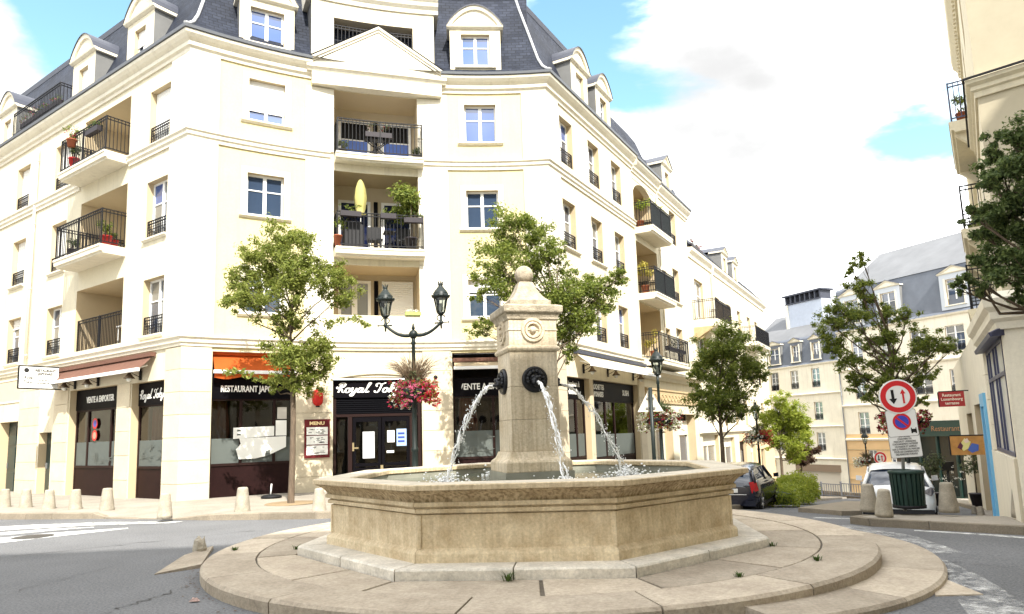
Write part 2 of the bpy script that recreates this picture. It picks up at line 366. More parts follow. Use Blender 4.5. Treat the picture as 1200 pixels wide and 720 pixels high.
road_white(([(1070, 608.5), (1140, 612), (1210, 617)], [(1070, 610), (1140, 614), (1210, 619.5)]))
road_white(([(1040, 632), (1100, 668), (1140, 720)], [(1075, 634), (1150, 668), (1230, 715)]), faint_m)  # whitish patches on the asphalt, broken up by noise
road_white(([(955, 582), (985, 580.5), (1010, 580)], [(950, 585.5), (985, 584.5), (1012, 584)]), n=6)  # sunlit stretch of asphalt down the street, painted on as a white strip
road_white(([(960, 603), (1030, 620), (1080, 640)], [(1000, 603), (1070, 618), (1130, 640)]), faint_m)  # second field of broken whitish patches
random.seed(44); tar = mat('tar_seam', (.035, .035, .038), .6)
for (a, b) in (((0, 700), (200, 645)), ((120, 720), (215, 690)), ((1010, 640), (1200, 660)), ((300, 622), (20, 652))):
    p, q = G(*a, 0), G(*b, 0); m = MB(); L_, R_ = [], []
    for i in range(25):
        c = p.lerp(q, i/24); o_ = Vector((random.gauss(0, .03), random.gauss(0, .05), 0)); c = c+o_; w_ = random.uniform(.006, .016); L_.append((c.x, c.y-w_, T(c.x, c.y)+.008)); R_.append((c.x, c.y+w_, T(c.x, c.y)+.008))
    m.grid([L_, R_], sm=False, flip=True); tag(m.build('road_seam', tar), kind='structure')
# manhole cover and gravelly debris by the island
mb = MB(); c = G(75, 630, 0); mb.lathe([(.02, .008), (.33, .008), (.34, .004)], (c.x-.7, c.y+.2, T(c.x, c.y)+.003), 24)
tag(mb.build('manhole_cover', mat('cast_iron', (.06, .055, .05), .6, var=.3, scale=30)), 'round iron manhole cover in the road before the left crossing', 'manhole cover')

# ============================================================ FOUNTAIN ISLAND
FC = Vector((.21, 10.4, 0)); IC = Vector((.25, 10.4, 0)); IRAD = 4.42
slabstone = mat('paving_limestone', (.47, .405, .32), .88, scale=2.6, detail=10, bump=.45, bscale=35, rnd=.24, col2=(.34, .285, .22), fine=(26, .25))
isl = empty('island', IC); isl['kind'] = 'structure'
mb = MB(); mb.lathe([(4.36, -.2), (4.36, .122), (.1, .122)], (IC.x, IC.y, 0), 64, sm=False)
mb.build('joint_bed', mat('joint_mortar', (.13, .11, .085), .95, var=.4, scale=12), isl)
random.seed(11)
def ring_stone(c, r0, r1, a0, a1, z0, z1, gap, name, par, m, bev=.012, seg=5, tl=0):
    rows = []
    g0 = gap/r1
    A_ = [a0+g0+(a1-a0-2*g0)*k/seg for k in range(seg+1)]
    def z(r, a): x, y = c.x+r*math.cos(a), c.y+r*math.sin(a); return z1+tl*T(x, y)
    mbx = MB()
    for a in A_:
        ca, sa = math.cos(a), math.sin(a)
        rows.append([(c.x+r*ca, c.y+r*sa, zz) for r, zz in ((r0, z0), (r1, z0), (r1+.01, z(r1, a)-.03), (r1-.02, z(r1, a)), (r0, z(r0, a)))])
    mbx.grid(rows, True, sm=False, caps=True, flip=True)
    return mbx.build(name, m, par)
a = R(-170); k = 0
steps = [22, 19, 24, 21, 20, 23, 18, 22, 24, 20, 19, 23, 21, 22, 20, 18]
tot = sum(steps)
for s_ in steps:
    da = R(s_*360/tot); ring_stone(IC, 3.80, IRAD, a, a+da, -.25, .14+random.uniform(-.004, .004), .010, 'kerb_stone', isl, slabstone); a += da
def octv(r, k, z): 
    an = R(-5.2-67.5-90+45*k); return Vector((FC.x+r*math.cos(an), FC.y+r*math.sin(an), z))
# paving between the plinth octagon and the kerb ring
jt = [random.uniform(-.12, .12) for _ in range(8)]
for k in range(8):
    for h in range(2):
        t0, t1 = (0, .5) if h == 0 else (.5, 1)
        if h == 0: t1 += jt[k]
        else: t0 += jt[k]
        a0 = R(-5.2-157.5+45*k); p = []
        q0 = octv(3.275, k, 0).lerp(octv(3.275, k+1, 0), t0+.007); q1 = octv(3.28, k, 0).lerp(octv(3.28, k+1, 0), t1-.007)
        def outp(q):
            d = (q-IC).normalized(); return IC+d*3.78
        o0, o1 = outp(q0), outp(q1)
        arcp = [outp(q0.lerp(q1, i/4)) for i in range(5)]
        poly = [q1, q0]+arcp
        zt = .138+random.uniform(-.004, .003)
        m = MB(); m.hexa([(v.x, v.y, .05) for v in poly], [(v.x, v.y, zt) for v in poly]); m.build('paving_slab', slabstone, isl, bevel=.006)
# lower step ring on the downhill side
LC = Vector((.50, 10.45, 0))
for (d0, d1) in ((-71, -52), (-52, -33), (-33, -14), (-14, 5), (5, 22)):
    ring_stone(LC, 3.9, 4.86, R(d0), R(d1), -.4, .075, .006, 'step_stone', isl, slabstone, tl=1)
# ramp wedge of stone flush with the road and the broken stump
wp = [G(181, 673, .01), G(236, 664, .02), G(250, 642, .02), G(216, 653, .02)]
m = MB(); m.hexa([(v.x, v.y, -.1) for v in wp], [(v.x, v.y, T(v.x, v.y)+(.012 if i == 0 else .05)) for i, v in enumerate(wp)]); m.build('step_stone', slabstone, isl)
wr = [G(1085, 668, -.05), G(1152, 695, -.05), G(1096, 697, -.05)]
m = MB(); m.hexa([(v.x, v.y, -.2) for v in wr][::-1], [(v.x, v.y, T(v.x, v.y)+.012) for v in wr][::-1]); m.build('step_stone', slabstone, isl)
st = G(234, 645, .05); m = MB(); random.seed(3)
rows = []
for z, r in ((0, .10), (.08, .105), (.16, .09), (.21, .06)):
    rows.append([(st.x+r*math.cos(t*PI/4)*random.uniform(.75, 1.2), st.y+.7*r*math.sin(t*PI/4)*random.uniform(.75, 1.2), st.z-.05+z+(random.uniform(-.05, .05) if z > .1 else 0)) for t in range(8)])
m.grid(rows, True, sm=False, caps=True)
tag(m.build('stone_stump', bollstone), 'broken jagged stump of a stone bollard beside the fountain island', 'stump')

# ============================================================ FOUNTAIN
def fmat(name, c1, c2, streak, sc=3.2):
    m = mat(name, c1, .82, col2=c2, scale=sc, detail=11, bump=.5, bscale=26, fine=(34, .22), rnd=.07)
    t = m.node_tree; b = t.nodes['Principled BSDF']; src = b.inputs['Base Color'].links[0].from_socket
    tcn = N(t, 'ShaderNodeTexCoord'); mpn = N(t, 'ShaderNodeMapping'); mpn.inputs['Scale'].default_value = (26, 26, 1.2); t.links.new(tcn.outputs['Object'], mpn.inputs['Vector'])
    n = N(t, 'ShaderNodeTexNoise', Scale=1., Detail=5.); t.links.new(mpn.outputs[0], n.inputs['Vector'])
    r = N(t, 'ShaderNodeMapRange'); t.links.new(n.outputs['Fac'], r.inputs['Value']); r.inputs['From Min'].default_value = .44; r.inputs['From Max'].default_value = .62
    r.inputs['To Max'].default_value = streak
    mi = N(t, 'ShaderNodeMix', data_type='RGBA'); t.links.new(r.outputs[0], mi.inputs[0]); t.links.new(src, mi.inputs[6]); mi.inputs[7].default_value = (.17, .12, .065, 1)
    t.links.new(mi.outputs[2], b.inputs['Base Color']); return m
fstone = fmat('fountain_limestone', (.76, .65, .46), (.49, .38, .235), .14, 4.2)
mstone = fmat('moulding_limestone', (.62, .50, .32), (.37, .28, .165), .75)
pstone = fmat('pillar_limestone', (.68, .60, .47), (.50, .41, .28), .28, 2.2)
rimstone = fmat('rim_limestone', (.64, .53, .36), (.47, .375, .24), .25)
topstone = mat('rim_top_stone', (.58, .52, .42), .7, var=.3, scale=4, detail=9, bump=.2, bscale=40, fine=(30, .2))
plinthstone = mat('plinth_limestone', (.76, .71, .62), .85, var=.35, scale=3.4, detail=10, bump=.35, bscale=36, rnd=.14, fine=(28, .22))
darkstone = mat('weathered_stone', (.46, .40, .31), .9, col2=(.22, .19, .14), scale=9, detail=10, bump=.6, bscale=40)
wetstone = mat('wet_basin_stone', (.30, .30, .25), .45, var=.35, scale=2.5, bump=.2)
fo = tag(empty('fountain', FC), 'octagonal stone fountain with a square central pillar spouting four jets', 'fountain')
def octa(k, prof, gap, closed=True):
    """one of the eight sides: profile of (r, z) swept from vertex k to k+1, with a small joint at each end"""
    rows = []
    for t in (0, 1):
        row = []
        for r, z in prof:
            a_, b_ = octv(r, k, z), octv(r, k+1, z); d = (b_-a_).normalized()
            row.append(a_+d*gap if t == 0 else b_-d*gap)
        rows.append(row)
    m = MB(); m.grid(rows, closed, sm=False, caps=closed); return m
for k in range(8):
    for h in range(2):
        m = MB(); pr = [(3.25, .05), (3.25, .225), (3.235, .245), (2.7, .245), (2.7, .05)]
        rows = []
        for t in ((0, .5) if h == 0 else (.5, 1)):
            row = []
            for r, z in pr:
                a_, b_ = octv(r, k, z), octv(r, k+1, z); d = (b_-a_).normalized(); q = a_.lerp(b_, t)
                row.append(q+d*(.008 if t in (0,) or (t == .5 and h == 1) else -.008))
            rows.append(row)
        m.grid(rows, True, sm=False, caps=True); m.build('plinth_stone', plinthstone, fo)
    body = octa(k, [(2.88, .24), (2.88, .335), (2.865, .36), (2.835, .375), (2.815, .39), (2.815, .75), (2.62, .75), (2.62, .24)], .003); body.build('basin_panel', fstone, fo)
    body = octa(k, [(2.62, .752), (2.79, .752), (2.79, .762), (2.865, .772), (2.865, .815), (2.835, .82), (2.835, .832), (2.90, .845), (2.90, .89), (2.62, .89)], .003); body.build('basin_moulding', fstone, fo)
    body = octa(k, [(2.62, .892), (2.875, .892), (2.875, .905), (2.90, .935), (2.94, .97), (3.0, 1.003), (3.03, 1.012), (3.03, 1.022), (2.62, 1.022)], .003)
    body.build('basin_cove', mstone, fo)
    # pilaster strip at the corner
    m = MB(); cv = octv(1, k, 0)-FC; cv.normalize(); pts = []
    for r_, z_ in ((2.828, .385), (2.828, .748)):
        v0 = octv(r_, k, z_); e1 = (octv(r_, k+1, z_)-v0).normalized(); e0 = (octv(r_, k-1, z_)-v0).normalized(); pts.append([v0+e0*.04-cv*.05, v0+e0*.04, v0, v0+e1*.04, v0+e1*.04-cv*.05])
    m.hexa(pts[0], pts[1]); m.build('corner_pilaster', fstone, fo)
    rim = octa(k, [(3.05, 1.025), (3.065, 1.032), (3.065, 1.08), (3.05, 1.09), (2.60, 1.09), (2.585, 1.075), (2.585, 1.025)], .002)
    for fi, f in enumerate(rim.f):
        if all(abs(rim.v[i][2]-1.09) < 1e-6 for i in f): rim.m[fi] = 1
    rim.build('rim_stone', [rimstone, topstone], fo)
    octa(k, [(2.62, 1.01), (2.615, 1.01), (2.615, .3), (2.62, .3)], .0).build('basin_lining', wetstone, fo)
m = MB(); m.hexa([octv(2.75, k, .2) for k in range(8)], [octv(2.75, k, .32) for k in range(8)]); m.build('basin_floor', wetstone, fo)
wm = mat('fountain_water', (.10, .115, .085), .06, spec=.6, bump=.35, bscale=7)
m = MB(); m.poly([octv(2.62, k, .93) for k in range(8)]); m.build('water', wm, fo)
# pillar
PA = R(15.4); PM = Matrix.Translation(FC) @ Matrix.Rotation(PA, 4, 'Z')
def sq(prof, name, m, sm=False, n=4, rot=45):
    mbx = MB(); rows = []
    for w, z in prof: rows.append([PM @ Vector((w/2*x, w/2*y, z)) for x, y in ((-1, -1), (1, -1), (1, 1), (-1, 1))])
    mbx.grid(rows, True, sm=sm, caps=True); return mbx.build(name, m, fo)
sq([(1.0, .3), (1.0, 1.07)], 'pedestal', wetstone)
sq([(.95, 1.07), (.96, 1.08), (.96, 1.20), (.93, 1.225), (.90, 1.235), (.84, 1.26), (.80, 1.30), (.775, 1.34), (.765, 1.35)], 'pillar_base', pstone)
for z0, z1 in ((1.352, 1.80), (1.804, 2.27), (2.274, 2.78)):
    w0 = .715-(z0-1.35)*.01; sq([(w0, z0), (w0+.004, z0+.006), (w0+.004, z1-.006), (w0, z1)], 'pillar_block', pstone)
sq([(.745, 2.78), (.775, 2.80), (.79, 2.82), (.775, 2.845), (.73, 2.86), (.72, 2.87), (.72, 3.24)], 'pillar_frieze', pstone)
sq([(.73, 3.08), (.745, 3.085), (.745, 3.10), (.73, 3.105)], 'frieze_band', pstone)
sq([(.74, 3.24), (.76, 3.25), (.77, 3.28), (.80, 3.31), (.83, 3.335), (.87, 3.345), (.885, 3.36), (.89, 3.43), (.88, 3.445), (.74, 3.47), (.5, 3.475)], 'pillar_cap', darkstone)
sq([(.62, 3.472), (.62, 3.545), (.57, 3.555), (.47, 3.60), (.37, 3.67), (.29, 3.75), (.235, 3.83), (.20, 3.86)], 'finial', darkstone)
m = MB(); m.lathe([(.06, -.14), (.10, -.125), (.105, -.115), (.07, -.105)]+[(.142*math.cos(R(a)), .142*math.sin(R(a))) for a in range(-60, 91, 15)], (FC.x, FC.y, 3.985), 20)
m.build('finial_ball', darkstone, fo)
bronze = mat('dark_bronze', (.012, .013, .018), .4, var=.3, scale=8, metal=.3, spec=.5, bump=.3)
watm = None
def mk_water():
    m = bpy.data.materials.new('falling_water'); m.use_nodes = True; t = m.node_tree; b = t.nodes['Principled BSDF']
    b.inputs['Base Color'].default_value = (.95, .96, .97, 1); b.inputs['Roughness'].default_value = .25; b.inputs['IOR'].default_value = 1.33
    tr = N(t, 'ShaderNodeBsdfTransparent'); ms = N(t, 'ShaderNodeMixShader')
    tcn = N(t, 'ShaderNodeTexCoord'); n = N(t, 'ShaderNodeTexNoise', Scale=16., Detail=4.); t.links.new(tcn.outputs['Object'], n.inputs['Vector'])
    r = N(t, 'ShaderNodeMapRange'); t.links.new(n.outputs['Fac'], r.inputs['Value']); r.inputs['From Min'].default_value = .35; r.inputs['From Max'].default_value = .6
    r.inputs['To Min'].default_value = .8; r.inputs['To Max'].default_value = 1
    t.links.new(r.outputs[0], ms.inputs[0]); t.links.new(tr.outputs[0], ms.inputs[1]); t.links.new(b.outputs[0], ms.inputs[2]); t.links.new(ms.outputs[0], t.nodes['Material Output'].inputs['Surface'])
    return m
watm = mk_water()
random.seed(5)
for k, reach in ((0, 1.02), (1, .98), (2, .95), (3, .72)):
    Mf = PM @ Matrix.Rotation(k*PI/2, 4, 'Z')          # local -Y is the face
    def fp(x, y, z): return Mf @ Vector((x, -.36-y, z))
    # ring ornament on the frieze
    m = MB()
    for r, w, pr in ((.155, .03, .03), (.105, .022, .035)):
        rows = []
        for j in range(25):
            a = 2*PI*j/24; rows.append([fp((r+dx)*math.cos(a), dy, 3.09+(r+dx)*math.sin(a)) for dx, dy in ((-w, 0), (-w*.6, pr), (w*.6, pr), (w, 0))])
        m.grid(rows, sm=False, flip=True)
    m.ball(fp(0, .012, 3.09), .052, 10); m.build('ring_ornament', pstone, fo)
    # lion-mask medallion with spout
    m = MB(); Ml = Mf @ Matrix.Translation((0, -.365, 2.37)) @ Matrix.Rotation(PI/2, 4, 'X')
    m.lathe([(.19, -.03), (.19, .02), (.175, .04), (.15, .035), (.13, .03), (.06, .05)], (0, 0, 0), 24, M=Ml)
    def lm(x, y, z): return Ml @ Vector((x, y, z))
    for (x, y, z, r) in ((0, -.02, .06, .085), (-.05, .03, .085, .03), (.05, .03, .085, .03), (0, .02, .12, .03), (-.035, -.05, .10, .035), (.035, -.05, .10, .035), (0, -.085, .08, .032), (-.085, .075, .05, .03), (.085, .075, .05, .03)):
        m.ball(lm(x, y, z), r, 8)
    for j in range(10):
        a = R(200-j*24); m.ball(lm(.115*math.cos(a), .115*math.sin(a), .045), .034, 6)
    m.build('lion_mask', bronze, fo)
    m = MB(); m.tube([lm(0, -.055, .08), lm(0, -.055, .17)], .02, 8); m.build('spout', bronze, fo)
    # jet: parabola from the spout to the water
    m = MB(); n = 34; pts = []
    def jp(t): return fp(0, .17+reach*t, 2.315-(2.315-.93)*(t**1.75))
    pts = [jp(j/n) for j in range(n+1)]
    for s_ in range(4):                       # the jet is a bundle of thin broken strands
        j = 0; ph = random.uniform(0, 6)
        while j < n-2:
            ln_ = random.randint(3, 8) if j > 4 else 8; seg = []; rs = []
            for q in range(j, min(n, j+ln_)+1):
                t = q/n; sp_r = .003+.042*t*(1-.3*t)+.012*random.random(); a_ = ph+q*.55
                seg.append(pts[q]+Vector((sp_r*math.cos(a_), sp_r*math.sin(a_), sp_r*math.sin(a_*1.7)))); rs.append((.0108-.005*t)*random.uniform(.3, 1.9)+.0015)
            if len(seg) > 2: rs[-1] = .002; rs[0] = .002 if j else .014; m.tube(seg, rs, 5)
            j += ln_+(random.randint(0, 2) if j > 10 else 0)
    for j in range(330):
        t = random.uniform(.12, 1)**.8; p = jp(min(1, t)); sd_ = .012+.035*t; m.ball((p.x+random.gauss(0, sd_), p.y+random.gauss(0, sd_), p.z+random.gauss(0, sd_)), random.uniform(.003, .0105), 5, sq=(1, 1, random.uniform(1, 2.2)))
    m.build('water_jet', watm, fo)
    m = MB(); e = fp(0, .17+reach, .93)
    for j in range(260):
        a = random.uniform(0, 2*PI); d = abs(random.gauss(0, .24)); z = max(0, random.gauss(.01, .06))
        m.ball((e.x+d*math.cos(a), e.y+d*math.sin(a), .935+z), random.uniform(.006, .02), 6, sq=(1.2, 1.2, .8))
    for j in range(24):
        a = random.uniform(0, 2*PI); d = random.uniform(.02, .2); h = random.uniform(.03, .13)
        m.tube([(e.x+.6*d*math.cos(a), e.y+.6*d*math.sin(a), .93), (e.x+d*math.cos(a), e.y+d*math.sin(a), .93+h)], [.012, .002], 4)
    o = m.build('splash', watm, fo); o['kind'] = 'stuff'
# weeds in the joints
weed_m = mat('weed_leaf', (.07, .12, .025), .8, var=.4, scale=20, trans=.2)
def weed_mesh(n, h, seed):
    random.seed(seed); m = MB()
    for j in range(n):
        a = random.uniform(0, 2*PI); r = random.uniform(0, .05); l = random.uniform(.4, 1)*h; w = .006
        bx, by = r*math.cos(a), r*math.sin(a); t = Vector((-math.sin(a), math.cos(a), 0))*w; tip = Vector((bx+l*.8*math.cos(a), by+l*.8*math.sin(a), l)); mid = Vector((bx+l*.3*math.cos(a), by+l*.3*math.sin(a), l*.7))
        b0 = Vector((bx, by, 0)); m.poly([b0-t, b0+t, mid+t, mid-t]); m.poly([mid-t, mid+t, tip])
    return m
for i, (x, y, z, h, lab) in enumerate(((348, 644, .14, .07, 'green weed tuft at the left corner of the fountain plinth'), (394, 659, .14, .05, 'small weed in the joint along the left plinth edge'), (595, 681, .14, .10, 'weed growing in a paving joint before the fountain'), (283, 703, .02, .10, 'weed at the foot of the island kerb on the left'), (957, 657, .14, .06, 'weed in the paving joint right of the fountain'), (275, 645, .14, .05, 'flat weed in the kerb joint left of the fountain'), (460, 672, .14, .06, 'weed tuft below the front left plinth corner'), (743, 668, .14, .05, 'weed tuft below the front right plinth corner'), (866, 676, .14, .05, 'weed in the paving right of the basin front'), (905, 640, .14, .05, 'weed by the right plinth corner'), (412, 713, .03, .07, 'weed at the kerb foot before the fountain'))):
    p = G(x, y, z); m = weed_mesh(34, h, 20+i); o = m.build('weed', weed_m); o.location = p; tag(o, lab, 'weed', 'weeds in the paving joints')
# dead leaves and litter at the kerb foot
m = MB(); random.seed(9)
for j in range(70):
    an = R(random.uniform(-175, -128)); r = 4.46+abs(random.gauss(0, .10)); x, y = IC.x+r*math.cos(an), IC.y+r*math.sin(an); s_ = random.uniform(.006, .022); a = random.uniform(0, 6)
    z = T(x, y)+.006; m.poly([(x+s_*math.cos(a+t), y+s_*.7*math.sin(a+t), z+.004*random.random()) for t in (0, 1.2, 2.6, 4, 5.2)])
tag(m.build('leaf_litter', mat('dead_leaf', (.13, .07, .035), .9, var=.5, scale=30)), 'dry leaf litter lying along the island kerb', 'litter', kind='stuff')
p = G(210, 654+0, 0); p = G(228, 706, 0)
m = MB(); m.hexa([(p.x-.05, p.y-.03, .012), (p.x+.05, p.y-.02, .012), (p.x+.04, p.y+.04, .012), (p.x-.04, p.y+.03, .012)], [(p.x-.02, p.y-.02, .04), (p.x+.03, p.y-.01, .05), (p.x+.02, p.y+.02, .03), (p.x-.03, p.y+.02, .045)])
tag(m.build('crumpled_wrapper', mat('pink_paper', (.6, .42, .38), .7, var=.4, scale=30)), 'crumpled pale wrapper lying at the foot of the island kerb', 'litter')
# ============================================================ FACADE TOOLS
class Path:
    def __init__(s, pts, u0):
        s.p = [Vector((x, y)) for x, y in pts]; s.u = [u0]
        for a, b in zip(s.p, s.p[1:]): s.u.append(s.u[-1]+(b-a).length)
        s.n = []
        for i in range(len(s.p)):
            d0 = (s.p[i]-s.p[i-1]).normalized() if i else None; d1 = (s.p[i+1]-s.p[i]).normalized() if i < len(s.p)-1 else None
            d0 = d0 or d1; d1 = d1 or d0; n0 = Vector((d0.y, -d0.x)); n1 = Vector((d1.y, -d1.x)); b = (n0+n1).normalized(); s.n.append(b/max(.3, b.dot(n0)))
    def seg(s, u):
        i = 0
        while i < len(s.u)-2 and u > s.u[i+1]: i += 1
        return i
    def __call__(s, u, z, d=0):
        i = s.seg(u); t = (u-s.u[i])/(s.u[i+1]-s.u[i]); q = s.p[i].lerp(s.p[i+1], t)+s.n[i].lerp(s.n[i+1], t)*d; return Vector((q.x, q.y, z))
    def cuts(s, a, b): return [a]+[u for u in s.u if a+1e-4 < u < b-1e-4]+[b]
    def frame(s, u, z=0, d=0):          # local axes: x along, y outward, z up
        t = (s(u+.05, 0)-s(u-.05, 0)).normalized(); n = Vector((t.y, -t.x, 0)); o = s(u, z, d)
        return Matrix(((t.x, n.x, 0, o.x), (t.y, n.y, 0, o.y), (0, 0, 1, o.z), (0, 0, 0, 1)))
    def tframe(s, u, z, d):             # text frame: x along, y up, z outward
        t = (s(u+.05, 0)-s(u-.05, 0)).normalized(); n = Vector((t.y, -t.x, 0)); o = s(u, z, d)
        return Matrix(((t.x, 0, n.x, o.x), (t.y, 0, n.y, o.y), (0, 1, 0, o.z), (0, 0, 0, 1)))
def fbox(m, P, u0, u1, z0, z1, d0, d1, mi=0):
    us = P.cuts(u0, u1)
    rows = [[P(u, z0, d0), P(u, z0, d1), P(u, z1, d1), P(u, z1, d0)] for u in us]
    m.grid(rows, True, mi, False, caps=True)
def fsweep(m, P, u0, u1, prof, mi=0, sm=False):       # closed profile of (d, z), outward side walked upwards
    rows = [[P(u, z, d) for d, z in prof] for u in P.cuts(u0, u1)]
    m.grid(rows, True, mi, sm, caps=True)
def wall(m, P, u0, u1, z0, z1, ops, mi=0, rmi=1, matf=None):
    ops = [o for o in ops if o[0] < u1 and o[1] > u0]
    us = sorted(set([round(x, 4) for x in P.cuts(u0, u1)+[v for o in ops for v in o[:2]] if u0-1e-6 <= x <= u1+1e-6]))
    zs = sorted(set([z0, z1]+[v for o in ops for v in o[2:4] if z0 < v < z1]))
    for a, b in zip(us, us[1:]):
        for c, e in zip(zs, zs[1:]):
            um, zm = (a+b)/2, (c+e)/2
            if any(o[0] < um < o[1] and o[2] < zm < o[3] for o in ops): continue
            k = matf(um, zm) if matf else mi
            m.poly([P(a, c), P(b, c), P(b, e), P(a, e)], k)
    for o in ops:
        ua, ub, za, zb = o[:4]; dp = -o[4]
        for a, b in zip(P.cuts(ua, ub), P.cuts(ua, ub)[1:]):
            m.poly([P(a, zb), P(b, zb), P(b, zb, dp), P(a, zb, dp)], rmi); m.poly([P(b, za), P(a, za), P(a, za, dp), P(b, za, dp)], rmi)
        m.poly([P(ua, za), P(ua, zb), P(ua, zb, dp), P(ua, za, dp)], rmi); m.poly([P(ub, zb), P(ub, za), P(ub, za, dp), P(ub, zb, dp)], rmi)
def window(par, P, u0, u1, z0, z1, d, leaves=2, bars=(.62,), pm=None, pm_top=None, shut=0., sill=None, guard=0., frame_m=None, guard_d=None, mix=None, fw=.055):
    """a casement window: frame part with panes, sill, shutter and guard rail as its own pieces"""
    m = MB(); w = u1-u0; h = z1-z0; zt = z1-shut*h; fm = frame_m or pvc; pm = pm or pane_a
    fbox(m, P, u0, u0+fw, z0, z1, d-.06, d); fbox(m, P, u1-fw, u1, z0, z1, d-.06, d)
    fbox(m, P, u0+fw, u1-fw, z1-fw, z1, d-.06, d); fbox(m, P, u0+fw, u1-fw, z0, z0+fw*1.3, d-.06, d)
    lw = w/leaves
    for i in range(1, leaves): fbox(m, P, u0+i*lw-fw*.9, u0+i*lw+fw*.9, z0+fw*1.3, z1-fw, d-.055, d+.008)
    for b in bars:
        for i in range(leaves): fbox(m, P, u0+i*lw+fw*.9, u0+(i+1)*lw-fw*.9, z0+b*h-.018, z0+b*h+.018, d-.05, d-.004)
    o = m.build('window', fm, par)
    zs = [z0]+[z0+b*h for b in bars]+[z1]
    for i in range(leaves):
        for a, b in zip(zs, zs[1:]):
            if a >= zt: continue
            m = MB(); m.poly([P(u0+i*lw+.02, a, d-.03), P(u0+(i+1)*lw-.02, a, d-.03), P(u0+(i+1)*lw-.02, b, d-.03), P(u0+i*lw+.02, b, d-.03)])
            m.build('pane', pm_top if pm_top and a != zs[0] else pm if mix is None else (pane_c if (mix*13+i*5+(3 if a == zs[0] else 0)) % 7 < 3 else (pane_b if (mix+i) % 5 == 0 and a != zs[0] else pane_a)), o)
    if shut:
        m = MB(); n = max(3, int(shut*h/.07))
        rows = []
        for k in range(n):
            za, zb = zt+(z1-zt)*k/n, zt+(z1-zt)*(k+1)/n; rows += [(d+.012, za), (d+.02, (za+zb)/2), (d+.012, zb-.004)]
        m.grid([[P(u, z, dd) for u in P.cuts(u0+.01, u1-.01)] for dd, z in rows], sm=False); fbox(m, P, u0+.01, u1-.01, zt-.03, zt, d+.005, d+.03); m.build('roller_shutter', shutter, o)
    if sill:
        e, zz = sill; m = MB(); fsweep(m, P, u0-e, u1+e, [(d, zz-.10), (.03, zz-.10), (.07, zz-.06), (.10, zz-.05), (.10, zz-.005), (d, zz+.012)]); m.build('sill', white, o)
    if guard:
        gd = guard_d if guard_d is not None else -.06
        m = MB(); railing(m, P, u0+.01, u1-.01, z0+.04, z0+guard, gd, .10, True); m.build('guard_rail', iron, o)
    return o
def railing(m, P, u0, u1, z0, z1, d, step=.11, scroll=False, post=None, t=.009):
    for z in (z0, z1, z1-.09): fbox(m, P, u0, u1, z-.014, z+.014, d-.016, d+.016)
    n = max(2, round((u1-u0)/step))
    for i in range(n+1):
        u = u0+(u1-u0)*i/n; e = t*1.6 if i in (0, n) else t
        fbox(m, P, u-e, u+e, z0, z1, d-e, d+e)
        if scroll and i < n:
            uc = u+(u1-u0)/n/2; r = min(.042, (u1-u0)/n*.42)
            for zc in ((z0+z1)/2-r*1.1, (z0+z1)/2+r*1.1) if z1-z0 < .7 else (z0+.07, z1-.045):
                pts = [P(uc+r*math.cos(a*PI/4), zc+r*math.sin(a*PI/4), d) for a in range(9)]; m.tube(pts, .007, 4, caps=False)
def side_rail(m, P, u, d0, d1, z0, z1, step=.11, t=.009):
    n = max(2, round(abs(d1-d0)/step))
    for z in (z0, z1, z1-.09): fbox(m, P, u-.014, u+.014, z-.014, z+.014, min(d0, d1), max(d0, d1))
    for i in range(n+1):
        d = d0+(d1-d0)*i/n; fbox(m, P, u-t, u+t, z0, z1, d-t, d+t)
def balcony(par, P, u0, u1, z, d0, d1, h=1.1, th=.2, screen=None, ends=(1, 1), rail_m=None, slab_m=None):
    m = MB(); fsweep(m, P, u0, u1, [(d0, z-th), (d1-.10, z-th), (d1-.08, z-th+.05), (d1-.02, z-th+.06), (d1, z-.07), (d1+.02, z-.06), (d1+.02, z), (d0, z)])
    o = m.build('balcony', [slab_m or white], par)
    m = MB(); railing(m, P, u0+.05, u1-.05, z+.09, z+h, d1-.05, .115)
    n = max(1, round((u1-u0)/1.6))
    for i in range(n+1):
        u = u0+.05+(u1-u0-.1)*i/n; fbox(m, P, u-.018, u+.018, z, z+h+.02, d1-.068, d1-.032)
    if ends[0]: side_rail(m, P, u0+.05, d0, d1-.05, z+.09, z+h)
    if ends[1]: side_rail(m, P, u1-.05, d0, d1-.05, z+.09, z+h)
    m.build('railing', rail_m or iron, o)
    if screen:
        m = MB(); fbox(m, P, u0+.07, u1-.07, z+.06, z+h-.06, d1-.085, d1-.075); m.build('privacy_screen', screen, o)
    return o
